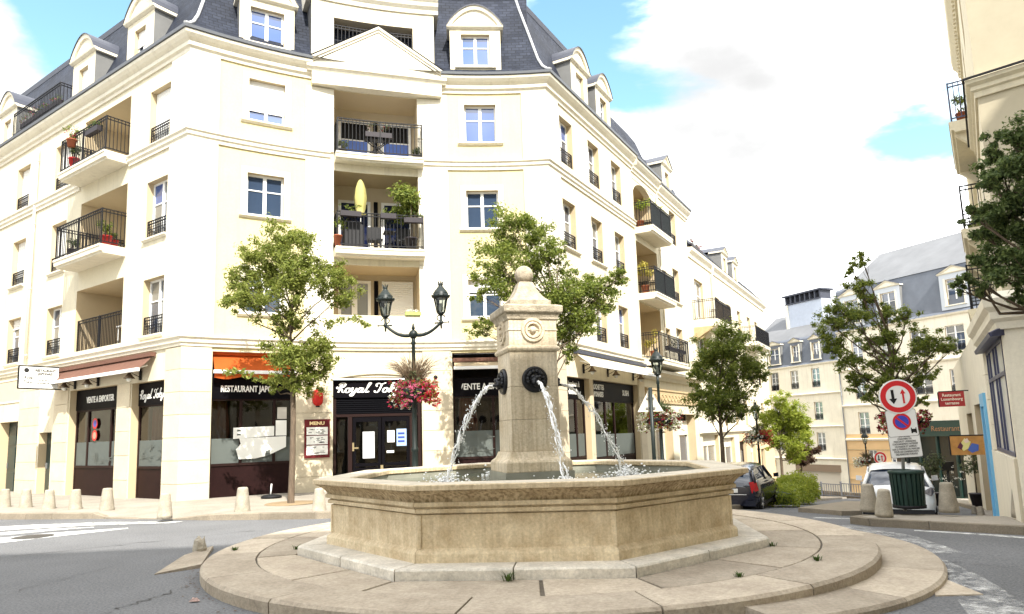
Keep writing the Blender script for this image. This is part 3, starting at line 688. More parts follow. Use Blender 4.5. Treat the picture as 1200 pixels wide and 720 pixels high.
def slates():
    m = bpy.data.materials.new('slate_roof'); m.use_nodes = True; t = m.node_tree; b = t.nodes['Principled BSDF']; b.inputs['Roughness'].default_value = .65; b.inputs['Specular IOR Level'].default_value = .16
    uv = N(t, 'ShaderNodeUVMap'); br = N(t, 'ShaderNodeTexBrick', Scale=1., offset=.5); t.links.new(uv.outputs[0], br.inputs['Vector'])
    br.inputs['Color1'].default_value = (.013, .0165, .028, 1); br.inputs['Color2'].default_value = (.026, .031, .047, 1); br.inputs['Mortar'].default_value = (.008, .01, .014, 1)
    br.inputs['Brick Width'].default_value = .25; br.inputs['Row Height'].default_value = .14; br.inputs['Mortar Size'].default_value = .009; br.inputs['Bias'].default_value = 0
    n = N(t, 'ShaderNodeTexNoise', Scale=.9, Detail=5.); t.links.new(uv.outputs[0], n.inputs['Vector'])
    r = N(t, 'ShaderNodeMapRange'); t.links.new(n.outputs['Fac'], r.inputs['Value']); r.inputs['From Min'].default_value = .3; r.inputs['From Max'].default_value = .7; r.inputs['To Min'].default_value = .7; r.inputs['To Max'].default_value = 1.35
    mm = N(t, 'ShaderNodeMix', data_type='RGBA', blend_type='MULTIPLY'); mm.inputs[0].default_value = 1; t.links.new(br.outputs['Color'], mm.inputs[6])
    cx = N(t, 'ShaderNodeCombineColor')
    for i in range(3): t.links.new(r.outputs[0], cx.inputs[i])
    t.links.new(cx.outputs[0], mm.inputs[7]); t.links.new(mm.outputs[2], b.inputs['Base Color'])
    bu = N(t, 'ShaderNodeBump', Strength=.7, Distance=.012); t.links.new(br.outputs['Fac'], bu.inputs['Height']); bu.invert = True; t.links.new(bu.outputs[0], b.inputs['Normal'])
    return m
slate = slates()
def roof(par, P, u0, u1, prof, name='roof', m_=None):
    """open roof surface of (d, z) along the path with slate-sized UVs"""
    us = P.cuts(u0, u1); m = MB(); m.grid([[P(u, z, d) for d, z in prof] for u in us], sm=False)
    o = m.build(name, m_ or slate, par); uvl = o.data.uv_layers.new(name='UVMap'); n = len(prof); L = [0]
    for (a, b), (c, e) in zip(prof, prof[1:]): L.append(L[-1]+math.hypot(c-a, e-b))
    for pl in o.data.polygons:
        for li in pl.loop_indices:
            vi = o.data.loops[li].vertex_index; uvl.data[li].uv = (us[vi//n], L[vi % n])
    return o
def dormer(par, P, u, w, z0, z1, wu, wz0, wz1, back=2.6, front=.0, ped='arc', cheek=None, pm=None, shut=0, ph=.62, wall_m=None):
    """dormer with flat front, rendered face, window, zinc cheeks and a curved or gabled top; built in its own straight frame"""
    F = P.frame(u, 0, front); h = w/2
    class L:                                   # straight local facade
        u = [-50, 50]
        def __call__(s, a, z, d=0): return F @ Vector((a, d, z))
        def cuts(s, a, b): return [a, b]
    Q = L(); wm = wall_m or pale; m = MB()
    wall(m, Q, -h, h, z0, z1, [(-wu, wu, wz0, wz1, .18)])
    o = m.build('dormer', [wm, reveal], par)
    m = MB(); fbox(m, Q, -h+.02, h-.02, z0, z1, -.5, -.3); m.build('dormer_back', dark_room, o) if False else None
    fbm = MB()
    fbox(fbm, Q, -wu-.16, -wu-.02, wz0-.02, wz1+.1, .002, .03); fbox(fbm, Q, wu+.02, wu+.16, wz0-.02, wz1+.1, .002, .03); fbox(fbm, Q, -wu-.2, wu+.2, wz0-.10, wz0-.02, .002, .08)
    fbm.build('surround', white, o)
    window(o, Q, -wu, wu, wz0, wz1, -.14, pm=pm, shut=shut)
    m = MB()
    for sx in (-1, 1): m.poly([Q(sx*h, z0, 0), Q(sx*h, z1, 0), Q(sx*h, z1, -back), Q(sx*h, z0, -back)][::sx])
    m.build('cheek', zinc, o)
    m = MB(); fsweep(m, Q, -h-.10, h+.10, [(-.2, z1), (.02, z1), (.10, z1+.05), (.12, z1+.10), (-.2, z1+.10)])
    for sx in (-1, 1): fbox(m, Q, sx*h-(.10 if sx < 0 else 0), sx*h+(.10 if sx > 0 else 0), z1, z1+.10, -back*.35, -.2)
    m.build('cornice', white, o)
    n = 14; top = []
    for i in range(n+1):
        t = i/n; x = -h-.1+(w+.2)*t
        top.append((x, z1+.10+(ph*math.sin(PI*t)**.8 if ped == 'arc' else ph*(1-abs(2*t-1)))))
    m = MB(); m.poly([Q(x, z, .0) for x, z in top]); inner = [(x*.86, z1+.10+(z-z1-.10)*.80) for x, z in top]
    rows = []
    for (x, z), (xi, zi) in zip(top, inner): rows.append([Q(xi, zi, .002), Q(xi, zi, .07), Q(x, z, .10), Q(x, z, 0)])
    m.grid(rows, sm=False); m.build('pediment', white, o)
    m = MB(); m.grid([[Q(x, z+.015, d) for x, z in top] for d in (.13, -back-.6)], sm=False, flip=True); m.grid([[Q(x, z+dz, .13) for x, z in top] for dz in (.015, -.02)], sm=False)
    m.build('dormer_roof', lead, o); return o
def blocks(par, P, u0, u1, z0, z1, d, hh=.62, m_=None, d0=0.0):
    n = max(1, round((z1-z0)/hh))
    for i in range(n):
        a, b = z0+(z1-z0)*i/n, z0+(z1-z0)*(i+1)/n; m = MB(); fbox(m, P, u0, u1, a+.006, b-.006, d0, d+random.uniform(-.003, .003)); m.build('stone_block', m_ or block, par)
def pipe(par, P, u, z0, z1, d=.08, m_=None):
    m = MB(); m.tube([P(u, z0, d), P(u, z1, d)], .045, 8)
    z = z0+.3
    while z < z1: m.tube([P(u, z, d), P(u, z+.05, d)], .058, 8); z += 2.4
    return m.build('drainpipe', m_ or white, par)

# ============================================================ MAIN BUILDING
AC = Vector((.15, 7.4)); AR = 14.66; AA0 = R(128.5); ALEN = 11.05
apts = [(AC.x+AR*math.cos(AA0-ALEN*i/22/AR), AC.y+AR*math.sin(AA0-ALEN*i/22/AR)) for i in range(23)]
c0, c1 = apts[0], apts[-1]; dl = (math.sin(R(-54.8)), math.cos(R(-54.8))); dr = (math.sin(R(29.4)), math.cos(R(29.4)))
MP = Path([(c0[0]+dl[0]*17, c0[1]+dl[1]*17), (c0[0]+dl[0]*1., c0[1]+dl[1]*1.)]+apts+[(c1[0]+dr[0]*1., c1[1]+dr[1]*1.), (c1[0]+dr[0]*16.6, c1[1]+dr[1]*16.6)], -17)
UR = ALEN
mbuild = tag(empty('corner_building', (-1.5, 22, 0)), 'cream corner building with slate mansard roof, dormers and restaurant shopfronts', 'building')
ZG, ZB0, ZB1, ZM0, ZM1, ZC0, ZC1 = 4.28, 4.28, 4.58, 10.2, 10.52, 12.85, 13.42
FL = [(4.75, 6.42), (7.65, 9.40), (10.58, 12.28)]
ops = []; wins = []
# left wing windows (u = -s)
for (s0, s1) in ((1.05, 2.2), (7.56, 8.7), (10.9, 12.05), (14.2, 15.35)):
    for f, (z0, z1) in enumerate(FL): ops.append((-s1, -s0, z0, z1, .25)); wins.append((-s1, -s0, z0, z1, 'L', f, s0))
LOG = [(-6.5, -3.4, z0-.05, z1+.3, 1.5) for z0, z1 in FL]
ops += LOG
# front windows
for (u0, u1) in ((1.62, 2.68), (8.35, 9.40)):
    for f, (z0, z1) in enumerate(((5.32, 6.55), (8.25, 9.52), (11.18, 12.48))): ops.append((u0, u1, z0, z1, .2)); wins.append((u0, u1, z0, z1, 'F', f, u0))
FLOG = [(4.16, 6.80, 5.38, 6.95, 1.3), (4.16, 6.80, 7.40, 9.95, 1.3), (4.16, 6.80, 10.42, 12.62, 1.3)]
ops += FLOG
for (s0, s1) in ((1.05, 2.1), (3.5, 4.55), (5.85, 6.9), (13.6, 14.65)):
    for f, (z0, z1) in enumerate(((4.85, 6.5), (7.82, 9.50), (10.80, 12.48))): ops.append((UR+s0, UR+s1, z0, z1, .28)); wins.append((UR+s0, UR+s1, z0, z1, 'R', f, s0))
for z0, z1 in ((5.4, 6.3), (8.2, 9.1)): ops.append((UR+11.85, UR+12.6, z0, z1, .25)); wins.append((UR+11.85, UR+12.6, z0, z1, 'S', 0, 11.85))
RLOG = [(UR+8.35, UR+11.2, z0, z1, 1.5) for z0, z1 in ((4.75, 7.0), (7.4, 9.7), (10.35, 12.5))]
ops += RLOG
# ground floor openings
SH = {'shopA': (-6.6, -3.45, -.1, 3.45, .30), 'shopB': (-2.62, -.80, -.1, 3.42, .30), 'door1': (-8.78, -7.80, -.1, 2.16, .30), 'door0': (-12.2, -10.55, -.1, 2.62, .35),
      'shop1': (.79, 3.06, -.1, 4.16, .35), 'tokyo': (4.15, 6.83, -.1, 3.46, .35), 'shop3': (7.79, 10.26, -.2, 4.2, .35),
      'shopR1': (UR+.75, UR+2.62, -.6, 3.42, .35), 'shopR2': (UR+2.94, UR+7.55, -.9, 3.42, .35), 'shopR3': (UR+9.6, UR+12.0, -1.4, 2.6, .5), 'shopR4': (UR+12.9, UR+15.9, -1.6, 2.3, .5)}
ops += list(SH.values())
def wmat(u, z):
    if 0 < u < ALEN and z > ZG: return 2 if (.79 < u < 3.3 or 7.76 < u < 10.26) else 0
    if u < 0 and z > ZG: return 0
    return 0
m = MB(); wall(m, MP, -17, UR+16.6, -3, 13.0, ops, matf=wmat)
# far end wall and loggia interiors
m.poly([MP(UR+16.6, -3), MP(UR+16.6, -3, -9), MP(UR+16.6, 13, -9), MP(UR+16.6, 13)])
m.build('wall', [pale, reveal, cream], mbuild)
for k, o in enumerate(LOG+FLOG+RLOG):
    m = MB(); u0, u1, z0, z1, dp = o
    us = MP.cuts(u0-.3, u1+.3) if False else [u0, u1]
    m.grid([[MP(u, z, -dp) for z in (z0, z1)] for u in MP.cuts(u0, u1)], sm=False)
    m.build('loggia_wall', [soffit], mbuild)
for (u0, u1, z0, z1, sd, f, key) in wins:
    if sd == 'L':
        sh = {(1.05, 2): 1, (7.56, 2): 1, (7.56, 1): 1, (10.9, 2): 1, (10.9, 1): 1, (10.9, 0): .2}.get((key, f), 0)
        window(mbuild, MP, u0, u1, z0, z1, -.2, shut=sh, guard=.55, sill=(.08, z0) if f < 2 or key > 5 else None, pm=None, mix=int(key*7+f*3))
    elif sd == 'F':
        sh = {(1.62, 2): .72, (8.35, 0): .3}.get((key, f), 0)
        window(mbuild, MP, u0, u1, z0, z1, -.15, shut=sh, sill=(.22, z0-.02), pm=pane_b if f == 2 else pane_a)
        m = MB(); e = .17
        fbox(m, MP, u0-e, u0, z0-.02, z1+e, .002, .022); fbox(m, MP, u1, u1+e, z0-.02, z1+e, .002, .022); fbox(m, MP, u0, u1, z1, z1+e, .002, .022); m.build('window_surround', white, mbuild)
    elif sd == 'R':
        window(mbuild, MP, u0, u1, z0, z1, -.22, guard=.55, sill=(.2, z0) if f == 1 else None, mix=int(key*5+f*2))
    else: window(mbuild, MP, u0, u1, z0, z1, -.2, leaves=1, bars=(), pm=pane_a)
# loggia doors
sky_p = mat('door_glass_painted_sky', (.045, .11, .42), .15, spec=.25); navy_p = pane_mat('door_glass_navy', (.008, .012, .04)); dk_p = mat('dark_blind', (.012, .011, .011), .5, spec=.1)  # reflected blue is painted into the sky and navy glass colours
for f, (z0, z1) in enumerate(((5.38, 6.75), (7.45, 9.45), (10.45, 12.25))):
    window(mbuild, MP, 4.45, 5.42, z0 if f else 4.6, z1, -1.25, leaves=1 if f else 2, bars=(.62,) if f == 2 else (), pm=sky_p if f == 2 else (navy_p if f else pane_c), pm_top=dk_p if f == 2 else None, fw=.09)
    window(mbuild, MP, 5.75, 6.70, z0 if f else 4.6, z1, -1.25, leaves=1 if f else 2, bars=(.62,) if f == 2 else (), pm=sky_p if f == 2 else (navy_p if f else pane_a), pm_top=dk_p if f == 2 else None, shut=0 if f else .72, fw=.09)
    m = MB(); fbox(m, MP, 5.52, 5.64, z0, z1, -1.29, -1.24); m.build('shutter_track', blackpaint, mbuild)
for f, (z0, z1) in enumerate(FL):
    window(mbuild, MP, -5.9, -5.0, z0, z1-.1, -1.45, leaves=2, pm=pane_a); window(mbuild, MP, -4.5, -3.6, z0, z1-.1, -1.45, leaves=2, pm=pane_a)
for z0 in (4.75, 7.5, 10.4): window(mbuild, MP, UR+9.2, UR+10.6, z0, z0+2.0, -1.45, leaves=2, pm=pane_a)
# string courses and cornice
m = MB(); fsweep(m, MP, -17, UR+8.2, [(0, ZB0), (.06, ZB0), (.06, ZB0+.06), (.11, ZB0+.10), (.11, ZB0+.18), (.17, ZB0+.24), (.17, ZB1-.03), (0, ZB1+.02)])
m.build('string_course', white, mbuild)
for a, b in ((-17, -6.6), (-3.3, 4.05), (6.9, UR+8.25)):
    m = MB(); fsweep(m, MP, a, b, [(0, ZM0), (.05, ZM0), (.05, ZM0+.08), (.10, ZM0+.13), (.10, ZM0+.22), (.15, ZM0+.26), (.15, ZM1-.03), (0, ZM1)]); m.build('string_course', white, mbuild)
for a, b in ((-17, 3.45), (7.6, UR+8.2), (UR+8.2, UR+11.6), (UR+11.6, UR+16.7)):
    m = MB(); dz = 0 if a < UR else (-.1 if a < UR+10 else -.25)
    fsweep(m, MP, a, b, [(0, ZC0+dz), (.05, ZC0+dz), (.06, ZC0+.10+dz), (.13, ZC0+.14+dz), (.13, ZC0+.26+dz), (.22, ZC0+.33+dz), (.30, ZC0+.42+dz), (.32, ZC0+.50+dz), (-.3, ZC0+.52+dz)]); m.build('cornice', white, mbuild)
    m = MB(); fsweep(m, MP, a, b, [(.2, ZC0+.521+dz), (.36, ZC0+.521+dz), (.38, ZC0+.60+dz), (.35, ZC0+.60+dz), (.33, ZC0+.55+dz), (.2, ZC0+.55+dz)]); m.build('gutter', gutter, mbuild)
# corner piers (plain) and bay piers (jointed blocks)
for a, b in ((-.95, .79), (10.26, UR+.9)):
    for z0, z1 in ((ZB1+.02, ZM0), (ZM1, ZC0)):
        m = MB(); fbox(m, MP, a, b, z0, z1, 0, .045); m.build('corner_pier', white, mbuild)
random.seed(31)
for a, b in ((3.30, 4.15), (6.81, 7.76)):
    blocks(mbuild, MP, a, b, ZB1+.02, ZM0 if False else 7.0, .05, .82, white); blocks(mbuild, MP, a, b, 7.0, ZM0, .05, .82, white); blocks(mbuild, MP, a, b, ZM1, 12.6, .05, .82, white)
# ground-floor ashlar
for a, b in ((-7.65, -6.66), (-3.42, -2.66), (-.78, .0), (.0, .76), (3.10, 4.12), (6.86, 7.76), (10.29, UR+.0), (UR+0, UR+.72), (UR+7.58, UR+8.3)):
    blocks(mbuild, MP, a, b, -.05 if a < UR else -1.0, 4.26 if not (-7 < a < -2.7) else 3.44, .04, .66)
blocks(mbuild, MP, UR+2.66, UR+2.9, -.9, 3.4, .02, .9, soffit)
for a, b in ((-10.5, -8.85),): blocks(mbuild, MP, a, b, -.05, 4.26, .03, .66)
# blank panel over the left door
m = MB()
for q in ((-12.5, -10.1, 3.30, 3.36), (-12.5, -10.1, 4.1, 4.16)): fbox(m, MP, *q, .0, .03)
fbox(m, MP, -10.16, -10.1, 3.36, 4.1, 0, .03); fbox(m, MP, -12.5, -10.16, 3.36, 4.1, 0, .012, 1); m.build('wall_panel', [white, soffit], mbuild)
# mansard roofs
RPROF = [(.36, 13.44), (.16, 13.56), (-.06, 13.78), (-.28, 14.15), (-.50, 14.7), (-.85, 15.6), (-1.25, 16.6), (-1.5, 17.3)]
for a, b in ((-17, 0), (0, ALEN), (UR, UR+8.2)):
    roof(mbuild, MP, a, b, RPROF if a > -17 else RPROF)
roof(mbuild, MP, UR+8.2, UR+11.6, [(d, z-.15) for d, z in RPROF][:6]+[(-1.2, 16.0)]); roof(mbuild, MP, UR+11.6, UR+16.7, [(d, z-.3) for d, z in RPROF][:5]+[(-.9, 15.1)])
for u in (0, UR):
    m = MB(); m.tube([MP(u, z+.03, d) for d, z in RPROF], .05, 6); m.build('hip_flashing', mat('hip_lead', (.42, .43, .44), .5), mbuild)
m = MB(); fsweep(m, MP, -17, UR+8.2, [(-1.7, 17.2), (-1.45, 17.2), (-1.42, 17.4), (-1.7, 17.42)]); m.build('roof_edge', lead, mbuild)
m = MB(); top = [MP(u, 17.4, -1.6) for u in MP.cuts(-17, UR+8.2)]; m.poly(top+[Vector((top[-1].x-6, top[-1].y+14, 17.6)), Vector((top[0].x+4, top[0].y+14, 17.6))]); m.build('upper_roof', lead, mbuild)
m = MB(); m.poly([MP(UR+8.21, 13, .3), MP(UR+8.21, 13.44, .36)]+[MP(UR+8.21, z, d) for d, z in RPROF]+[MP(UR+8.21, 17.3, -8), MP(UR+8.21, 13, -8)]); m.poly([MP(UR+16.61, 12.9, .2)]+[MP(UR+16.61, z-.3, d) for d, z in RPROF[:5]]+[MP(UR+16.61, 15.1, -.9), MP(UR+16.61, 13, -9)]); m.build('gable_wall', pale, mbuild)
# dormers
dormer(mbuild, MP, 2.12, 1.62, 13.52, 15.05, .50, 13.68, 14.82, pm=pane_b, ph=.75, front=.02)
dormer(mbuild, MP, 8.78, 1.70, 13.60, 15.15, .48, 13.86, 14.98, pm=pane_b, ph=.75, front=.02)
dormer(mbuild, MP, -3.0, 1.65, 13.45, 15.05, .36, 13.58, 14.72, ph=.75, pm=pane_a, shut=.45)
dormer(mbuild, MP, -6.85, 1.65, 13.45, 15.05, .36, 13.58, 14.72, ph=.75, shut=1)
dormer(mbuild, MP, -13.4, 1.65, 13.45, 15.05, .36, 13.58, 14.72, ph=.75, shut=1)
dormer(mbuild, MP, UR+3.0, 1.5, 13.50, 15.05, .36, 13.66, 14.82, ph=.7, shut=.6)
dormer(mbuild, MP, UR+5.3, 1.5, 13.50, 15.05, .36, 13.66, 14.82, ph=.7)
dormer(mbuild, MP, UR+13.6, 1.5, 13.2, 14.65, .36, 13.3, 14.4, ph=.55, ped='gable')
# central attic bay with its own balcony opening
m = MB(); wall(m, MP, 3.45, 7.40, 13.5, 15.62, [(4.15, 6.70, 14.1, 15.1, .9)])
m.build('attic_wall', [pale, soffit], mbuild)
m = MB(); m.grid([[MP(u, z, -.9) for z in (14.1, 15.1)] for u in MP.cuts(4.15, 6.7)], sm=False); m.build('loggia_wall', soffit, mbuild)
m = MB()
for u in (3.45, 7.40): m.poly([MP(u, 13.5), MP(u, 15.62), MP(u, 15.62, -2.6), MP(u, 13.5, -2.6)])
m.build('attic_cheek', zinc, mbuild)
m = MB(); fsweep(m, MP, 3.30, 7.55, [(-2.6, 15.62), (.05, 15.62), (.08, 15.74), (.17, 15.84), (.20, 15.95), (.26, 16.02), (.26, 16.10), (-2.6, 16.2)]); m.build('attic_cornice', white, mbuild)
m = MB(); railing(m, MP, 4.17, 6.68, 14.12, 14.9, -.10, .12); m.build('railing', iron, mbuild)
window(mbuild, MP, 4.6, 6.2, 14.1, 15.0, -.88, leaves=3, bars=(), pm=pane_a)
# pediment over the bay
F = MP.frame(5.53, 0, .46)
class LocalFacade:
    def __init__(s, F): s.F = F
    def __call__(s, a, z, d=0): return s.F @ Vector((a, d, z))
    def cuts(s, a, b): return [a, b]
LP = LocalFacade(F)
m = MB(); fbox(m, LP, -2.05, 2.05, 12.64, 13.05, -.62, -.10); m.build('entablature', white, mbuild)
m = MB(); fsweep(m, LP, -2.2, 2.2, [(-.7, 13.05), (-.09, 13.05), (-.05, 13.12), (.0, 13.15), (.0, 13.23), (-.7, 13.25)]); m.build('cornice', white, mbuild)
m = MB(); m.poly([LP(-2.15, 13.24, -.08), LP(2.15, 13.24, -.08), LP(0, 14.6, -.08)]); m.build('tympanum', white, mbuild)
m = MB()
for sx in (-1, 1):
    A_, B_ = (-2.27*sx, 13.20), (0, 14.58); rows = []
    for (x, z) in (A_, B_): rows.append([LP(x, z-.0, -.12), LP(x, z-.0, -.045), LP(x, z+.06, -.04), LP(x, z+.08, .0), LP(x, z+.16, .01), LP(x, z+.18, -.12)])
    m.grid(rows, True, sm=False, caps=True, flip=sx < 0)
m.build('raking_cornice', white, mbuild)
m = MB(); m.poly([LP(-2.3, 13.38, .03), LP(0, 14.77, .03), LP(0, 14.77, -2.2), LP(-2.3, 13.38, -1.2)]); m.poly([LP(2.3, 13.38, .03), LP(2.3, 13.38, -1.2), LP(0, 14.77, -2.2), LP(0, 14.77, .03)]); m.build('pediment_roof', lead, mbuild)
# balconies
balcony(mbuild, MP, 4.17, 6.97, 10.44, -1.2, .42, th=.24); balcony(mbuild, MP, 4.17, 6.97, 7.42, -1.2, .42, th=.26)
for z0 in (7.62, 10.55): balcony(mbuild, MP, -6.5, -3.35, z0, -1.4, .75, th=.26)
m = MB(); railing(m, MP, -6.48, -3.42, 4.72, 5.72, -.08, .10); fbox(m, MP, -5.0, -4.95, 4.7, 5.74, -.1, -.05); m.build('railing', iron, mbuild)
dscr = mat('green_screen', (.02, .04, .035), .6, var=.4, scale=6)
balcony(mbuild, MP, UR+8.3, UR+11.2, 10.25, -1.4, .80, th=.28, screen=dscr); balcony(mbuild, MP, UR+8.3, UR+11.2, 7.35, -1.4, .80, th=.28, screen=dscr); balcony(mbuild, MP, UR+8.3, UR+12.8, 4.55, -1.4, .80, th=.28)
# arch over the top right loggia
m = MB(); n = 10; uc, hw = UR+9.775, 1.425
top = [(uc-hw*math.cos(PI*i/n), 11.7+.8*math.sin(PI*i/n)) for i in range(n+1)]
m.grid([[MP(u, z, d) for d in (-.02, -.3)] for u, z in top], sm=False)
m.grid([[MP(u, z, -.02), MP(u, 12.5, -.02)] for u, z in top], sm=False); m.build('arch', pale, mbuild)
# roof-level terrace at the far left
m = MB(); railing(m, MP, -11.9, -7.9, 13.55, 14.4, .30, .13); side_rail(m, MP, -7.9, .3, -.5, 13.55, 14.4); m.build('railing', iron, mbuild)
pipe(mbuild, MP, -10.05, 4.6, 12.6, .09); pipe(mbuild, MP, -6.75, 4.6, 12.7, -.9); pipe(mbuild, MP, UR+11.5, 4.8, 12.6, .08); pipe(mbuild, MP, 10.2, .2, 4.2, .06)
# ============================================================ SHOPFRONTS OF THE CORNER BUILDING
signred = mat('menu_red', (.10, .008, .012), .4)
letter = mat('letter_white', (.85, .85, .82), .5)
greydeco = mat('film_print', (.10, .11, .10), .7)
def decal(par, P, pts, d, m_, name):
    mb_ = MB(); mb_.poly([P(u, z, d) for u, z in pts]); return mb_.build(name, m_, par)
def flowers_print(par, P, u0, u1, z0, z1, d, seed, n=5):
    random.seed(seed); m = MB()
    for i in range(n):
        u, z = random.uniform(u0, u1), random.uniform(z0+.05, z1-.05)
        for k in range(5):
            a = random.uniform(0, 6.28); r = random.uniform(.03, .11); uu, zz = u+r*math.cos(a), z+r*.8*math.sin(a); s_ = random.uniform(.02, .045)
            m.poly([P(uu+s_*math.cos(a+t), zz+s_*math.sin(a+t), d) for t in (0, 1.3, 2.5, 3.8, 5)])
        a = random.uniform(-.6, .6); m.poly([P(u-.2, z-.04+a*.1, d), P(u+.2, z+a*.1, d), P(u+.2, z+.02+a*.1, d), P(u-.2, z-.02+a*.1, d)])
    m.build('flower_print', greydeco, par)
def shopfront(key, P, z0, riser, film, top, fascia, mull, d=-.22, rm=None, fm=None, curtains=(), deep=2.2):
    u0, u1, _, zt, _ = SH[key]; fm = fm or shopmaroon; m = MB(); e = .07
    fbox(m, P, u0, u0+e, z0, zt, d-.06, d); fbox(m, P, u1-e, u1, z0, zt, d-.06, d); fbox(m, P, u0+e, u1-e, top, top+e, d-.06, d+.005)
    ms = [u0+e]+list(mull)+[u1-e]
    for q in mull: fbox(m, P, q-.04, q+.04, riser, top, d-.06, d+.01)
    fbox(m, P, u0+e, u1-e, riser-.04, riser+.03, d-.06, d+.02)
    o = m.build('shopfront', fm, mbuild)
    m = MB(); fbox(m, P, u0+e, u1-e, z0-.3, riser-.04, d-.05, d-.01); m.build('stall_riser', rm or maroon, o)
    if fascia: m = MB(); fbox(m, P, u0+.02, u1-.02, fascia[0], fascia[1], d-.05, d+.03); m.build('fascia', blackpaint, o)
    for a, b in zip(ms, ms[1:]):
        m = MB(); m.grid([[P(u, z, d-.03) for z in (riser+.03, top)] for u in P.cuts(a+.0, b-.0)], sm=False, flip=True); m.build('pane', glass, o)
    if film:
        m = MB(); m.grid([[P(u, z, d-.022) for z in film] for u in P.cuts(u0+e, u1-e)], sm=False); m.build('frosted_film', frost, o)
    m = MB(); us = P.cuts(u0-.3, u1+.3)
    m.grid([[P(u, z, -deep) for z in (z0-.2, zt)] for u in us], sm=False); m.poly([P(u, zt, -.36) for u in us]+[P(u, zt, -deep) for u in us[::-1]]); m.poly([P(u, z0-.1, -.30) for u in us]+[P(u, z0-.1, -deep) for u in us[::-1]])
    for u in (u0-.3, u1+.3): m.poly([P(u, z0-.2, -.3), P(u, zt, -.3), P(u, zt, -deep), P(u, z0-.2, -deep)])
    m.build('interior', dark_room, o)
    for (a, b) in curtains:
        m = MB(); n = 12; rows = []
        for i in range(n+1):
            u = a+(b-a)*i/n; dd = -.55+.05*math.sin(i*2.2); rows.append([P(u, riser, dd), P(u+(.08 if i > n/2 else -.02), (riser+top)/2, dd), P(u, top, dd)])
        m.grid(rows, sm=True); m.build('curtain', curtainred, o)
    return o
sA = shopfront('shopA', MP, -.08, 1.02, (1.05, 1.78), 2.75, (2.80, 3.44), (-5.75, -4.25), curtains=((-4.2, -3.7),))
text_obj('lettering', "VENTE A EMPORTER", .27, MP.tframe(-4.95, 3.1, -.18), letter, sA, squeeze=.72, bold=.006); flowers_print(sA, MP, -5.5, -3.7, 1.12, 1.7, -.2, 4, 7)
# reflections of road signs, painted as blue and red discs on the take-away glass
sb = mat('blue_reflection', (.06, .08, .35), .4); tan_ = mat('beige_reflection', (.35, .25, .18), .5)
for (z, m_) in ((2.35, sb), (1.98, tan_)):
    mb_ = MB(); r0, r1 = .11, .17
    mb_.poly([MP(-5.25+r1*math.cos(a*PI/10), z+r1*math.sin(a*PI/10), -.2) for a in range(20)]); k0 = mb_.build('sign_reflection', redpaint, sA); mb_ = MB(); mb_.poly([MP(-5.25+r0*math.cos(a*PI/10), z+r0*math.sin(a*PI/10), -.197) for a in range(20)]); mb_.build('sign_reflection', m_, sA)
sB = shopfront('shopB', MP, -.08, 1.0, (1.03, 1.76), 2.72, (2.76, 3.41), (), curtains=((-2.45, -1.7),))
flowers_print(sB, MP, -2.3, -1.0, 1.12, 1.68, -.2, 6, 6)
s1 = shopfront('shop1', MP, -.05, 1.02, (1.03, 1.74), 2.80, (2.84, 3.55), (1.62, 2.52), curtains=((.9, 1.3),))
text_obj('lettering', "RESTAURANT JAPONAIS", .245, MP.tframe(1.93, 3.12, -.175), letter, s1, squeeze=.66, bold=.007)
decal(s1, MP, [(1.42, 1.72), (2.52, 1.78), (2.52, 2.06), (1.42, 2.03)], -.19, paper, 'banner')
decal(s1, MP, [(1.50, 1.42), (1.58, 1.15), (2.0, 1.15), (2.35, 1.22), (2.85, 1.45), (2.85, 1.76), (1.58, 1.73), (1.62, 1.58)], -.188, paper, 'poster')
decal(s1, MP, [(2.56, 1.78), (2.86, 1.78), (2.86, 2.22), (2.56, 2.22)], -.186, paper, 'poster'); decal(s1, MP, [(2.60, 2.26), (2.86, 2.26), (2.86, 2.60), (2.60, 2.60)], -.186, mat('grey_poster', (.5, .47, .42), .8), 'poster')
m = MB()
for (a, b, z) in ((1.52, 1.62, 1.95), (1.52, 1.62, 1.84), (1.66, 1.86, 1.91), (2.30, 2.36, 1.28)): m.poly([MP(a, z-.025, -.184), MP(b, z-.025, -.184), MP(b, z+.025, -.184), MP(a, z+.025, -.184)])
m.poly([MP(2.28, 1.2, -.184), MP(2.42, 1.24, -.184), (MP(2.40, 1.5, -.184)), MP(2.30, 1.48, -.184)]); m.build('poster_print', greydeco, s1)
# centre restaurant: black fascia, roller grille and a pair of doors
u0, u1 = SH['tokyo'][:2]; m = MB()
for q in ((u0, u0+.12, -.1, 2.9), (u1-.12, u1, -.1, 2.9), (4.62, 4.74, -.1, 2.3), (6.46, 6.56, -.1, 2.3)): fbox(m, MP, q[0], q[1], q[2], q[3], -.28, -.2)
fbox(m, MP, u0+.12, u1-.12, 2.28, 2.36, -.28, -.2)
sT = m.build('shopfront', shopmaroon, mbuild)
m = MB(); fbox(m, MP, u0+.01, u1-.01, 2.86, 3.40, -.28, -.16); m.build('fascia', blackpaint, sT)
m = MB()
for k in range(8): z = 2.36+k*.063; fsweep(m, MP, u0+.12, u1-.12, [(-.27, z), (-.22, z+.005), (-.21, z+.03), (-.22, z+.055), (-.27, z+.06)])
m.build('roller_grille', mat('grille_metal', (.0025, .0025, .004), .7, spec=.05), sT)
for a, b in ((4.76, 5.60), (5.62, 6.45)):
    m = MB(); fbox(m, MP, a, a+.09, -.1, 2.26, -.26, -.2); fbox(m, MP, b-.09, b, -.1, 2.26, -.26, -.2); fbox(m, MP, a+.09, b-.09, 2.12, 2.26, -.26, -.2); fbox(m, MP, a+.09, b-.09, -.1, .30, -.26, -.2)
    for k in range(4): fbox(m, MP, a+.09, b-.09, .36+k*.14, .46+k*.14, -.25, -.215)
    d_ = m.build('door', blackpaint, sT)
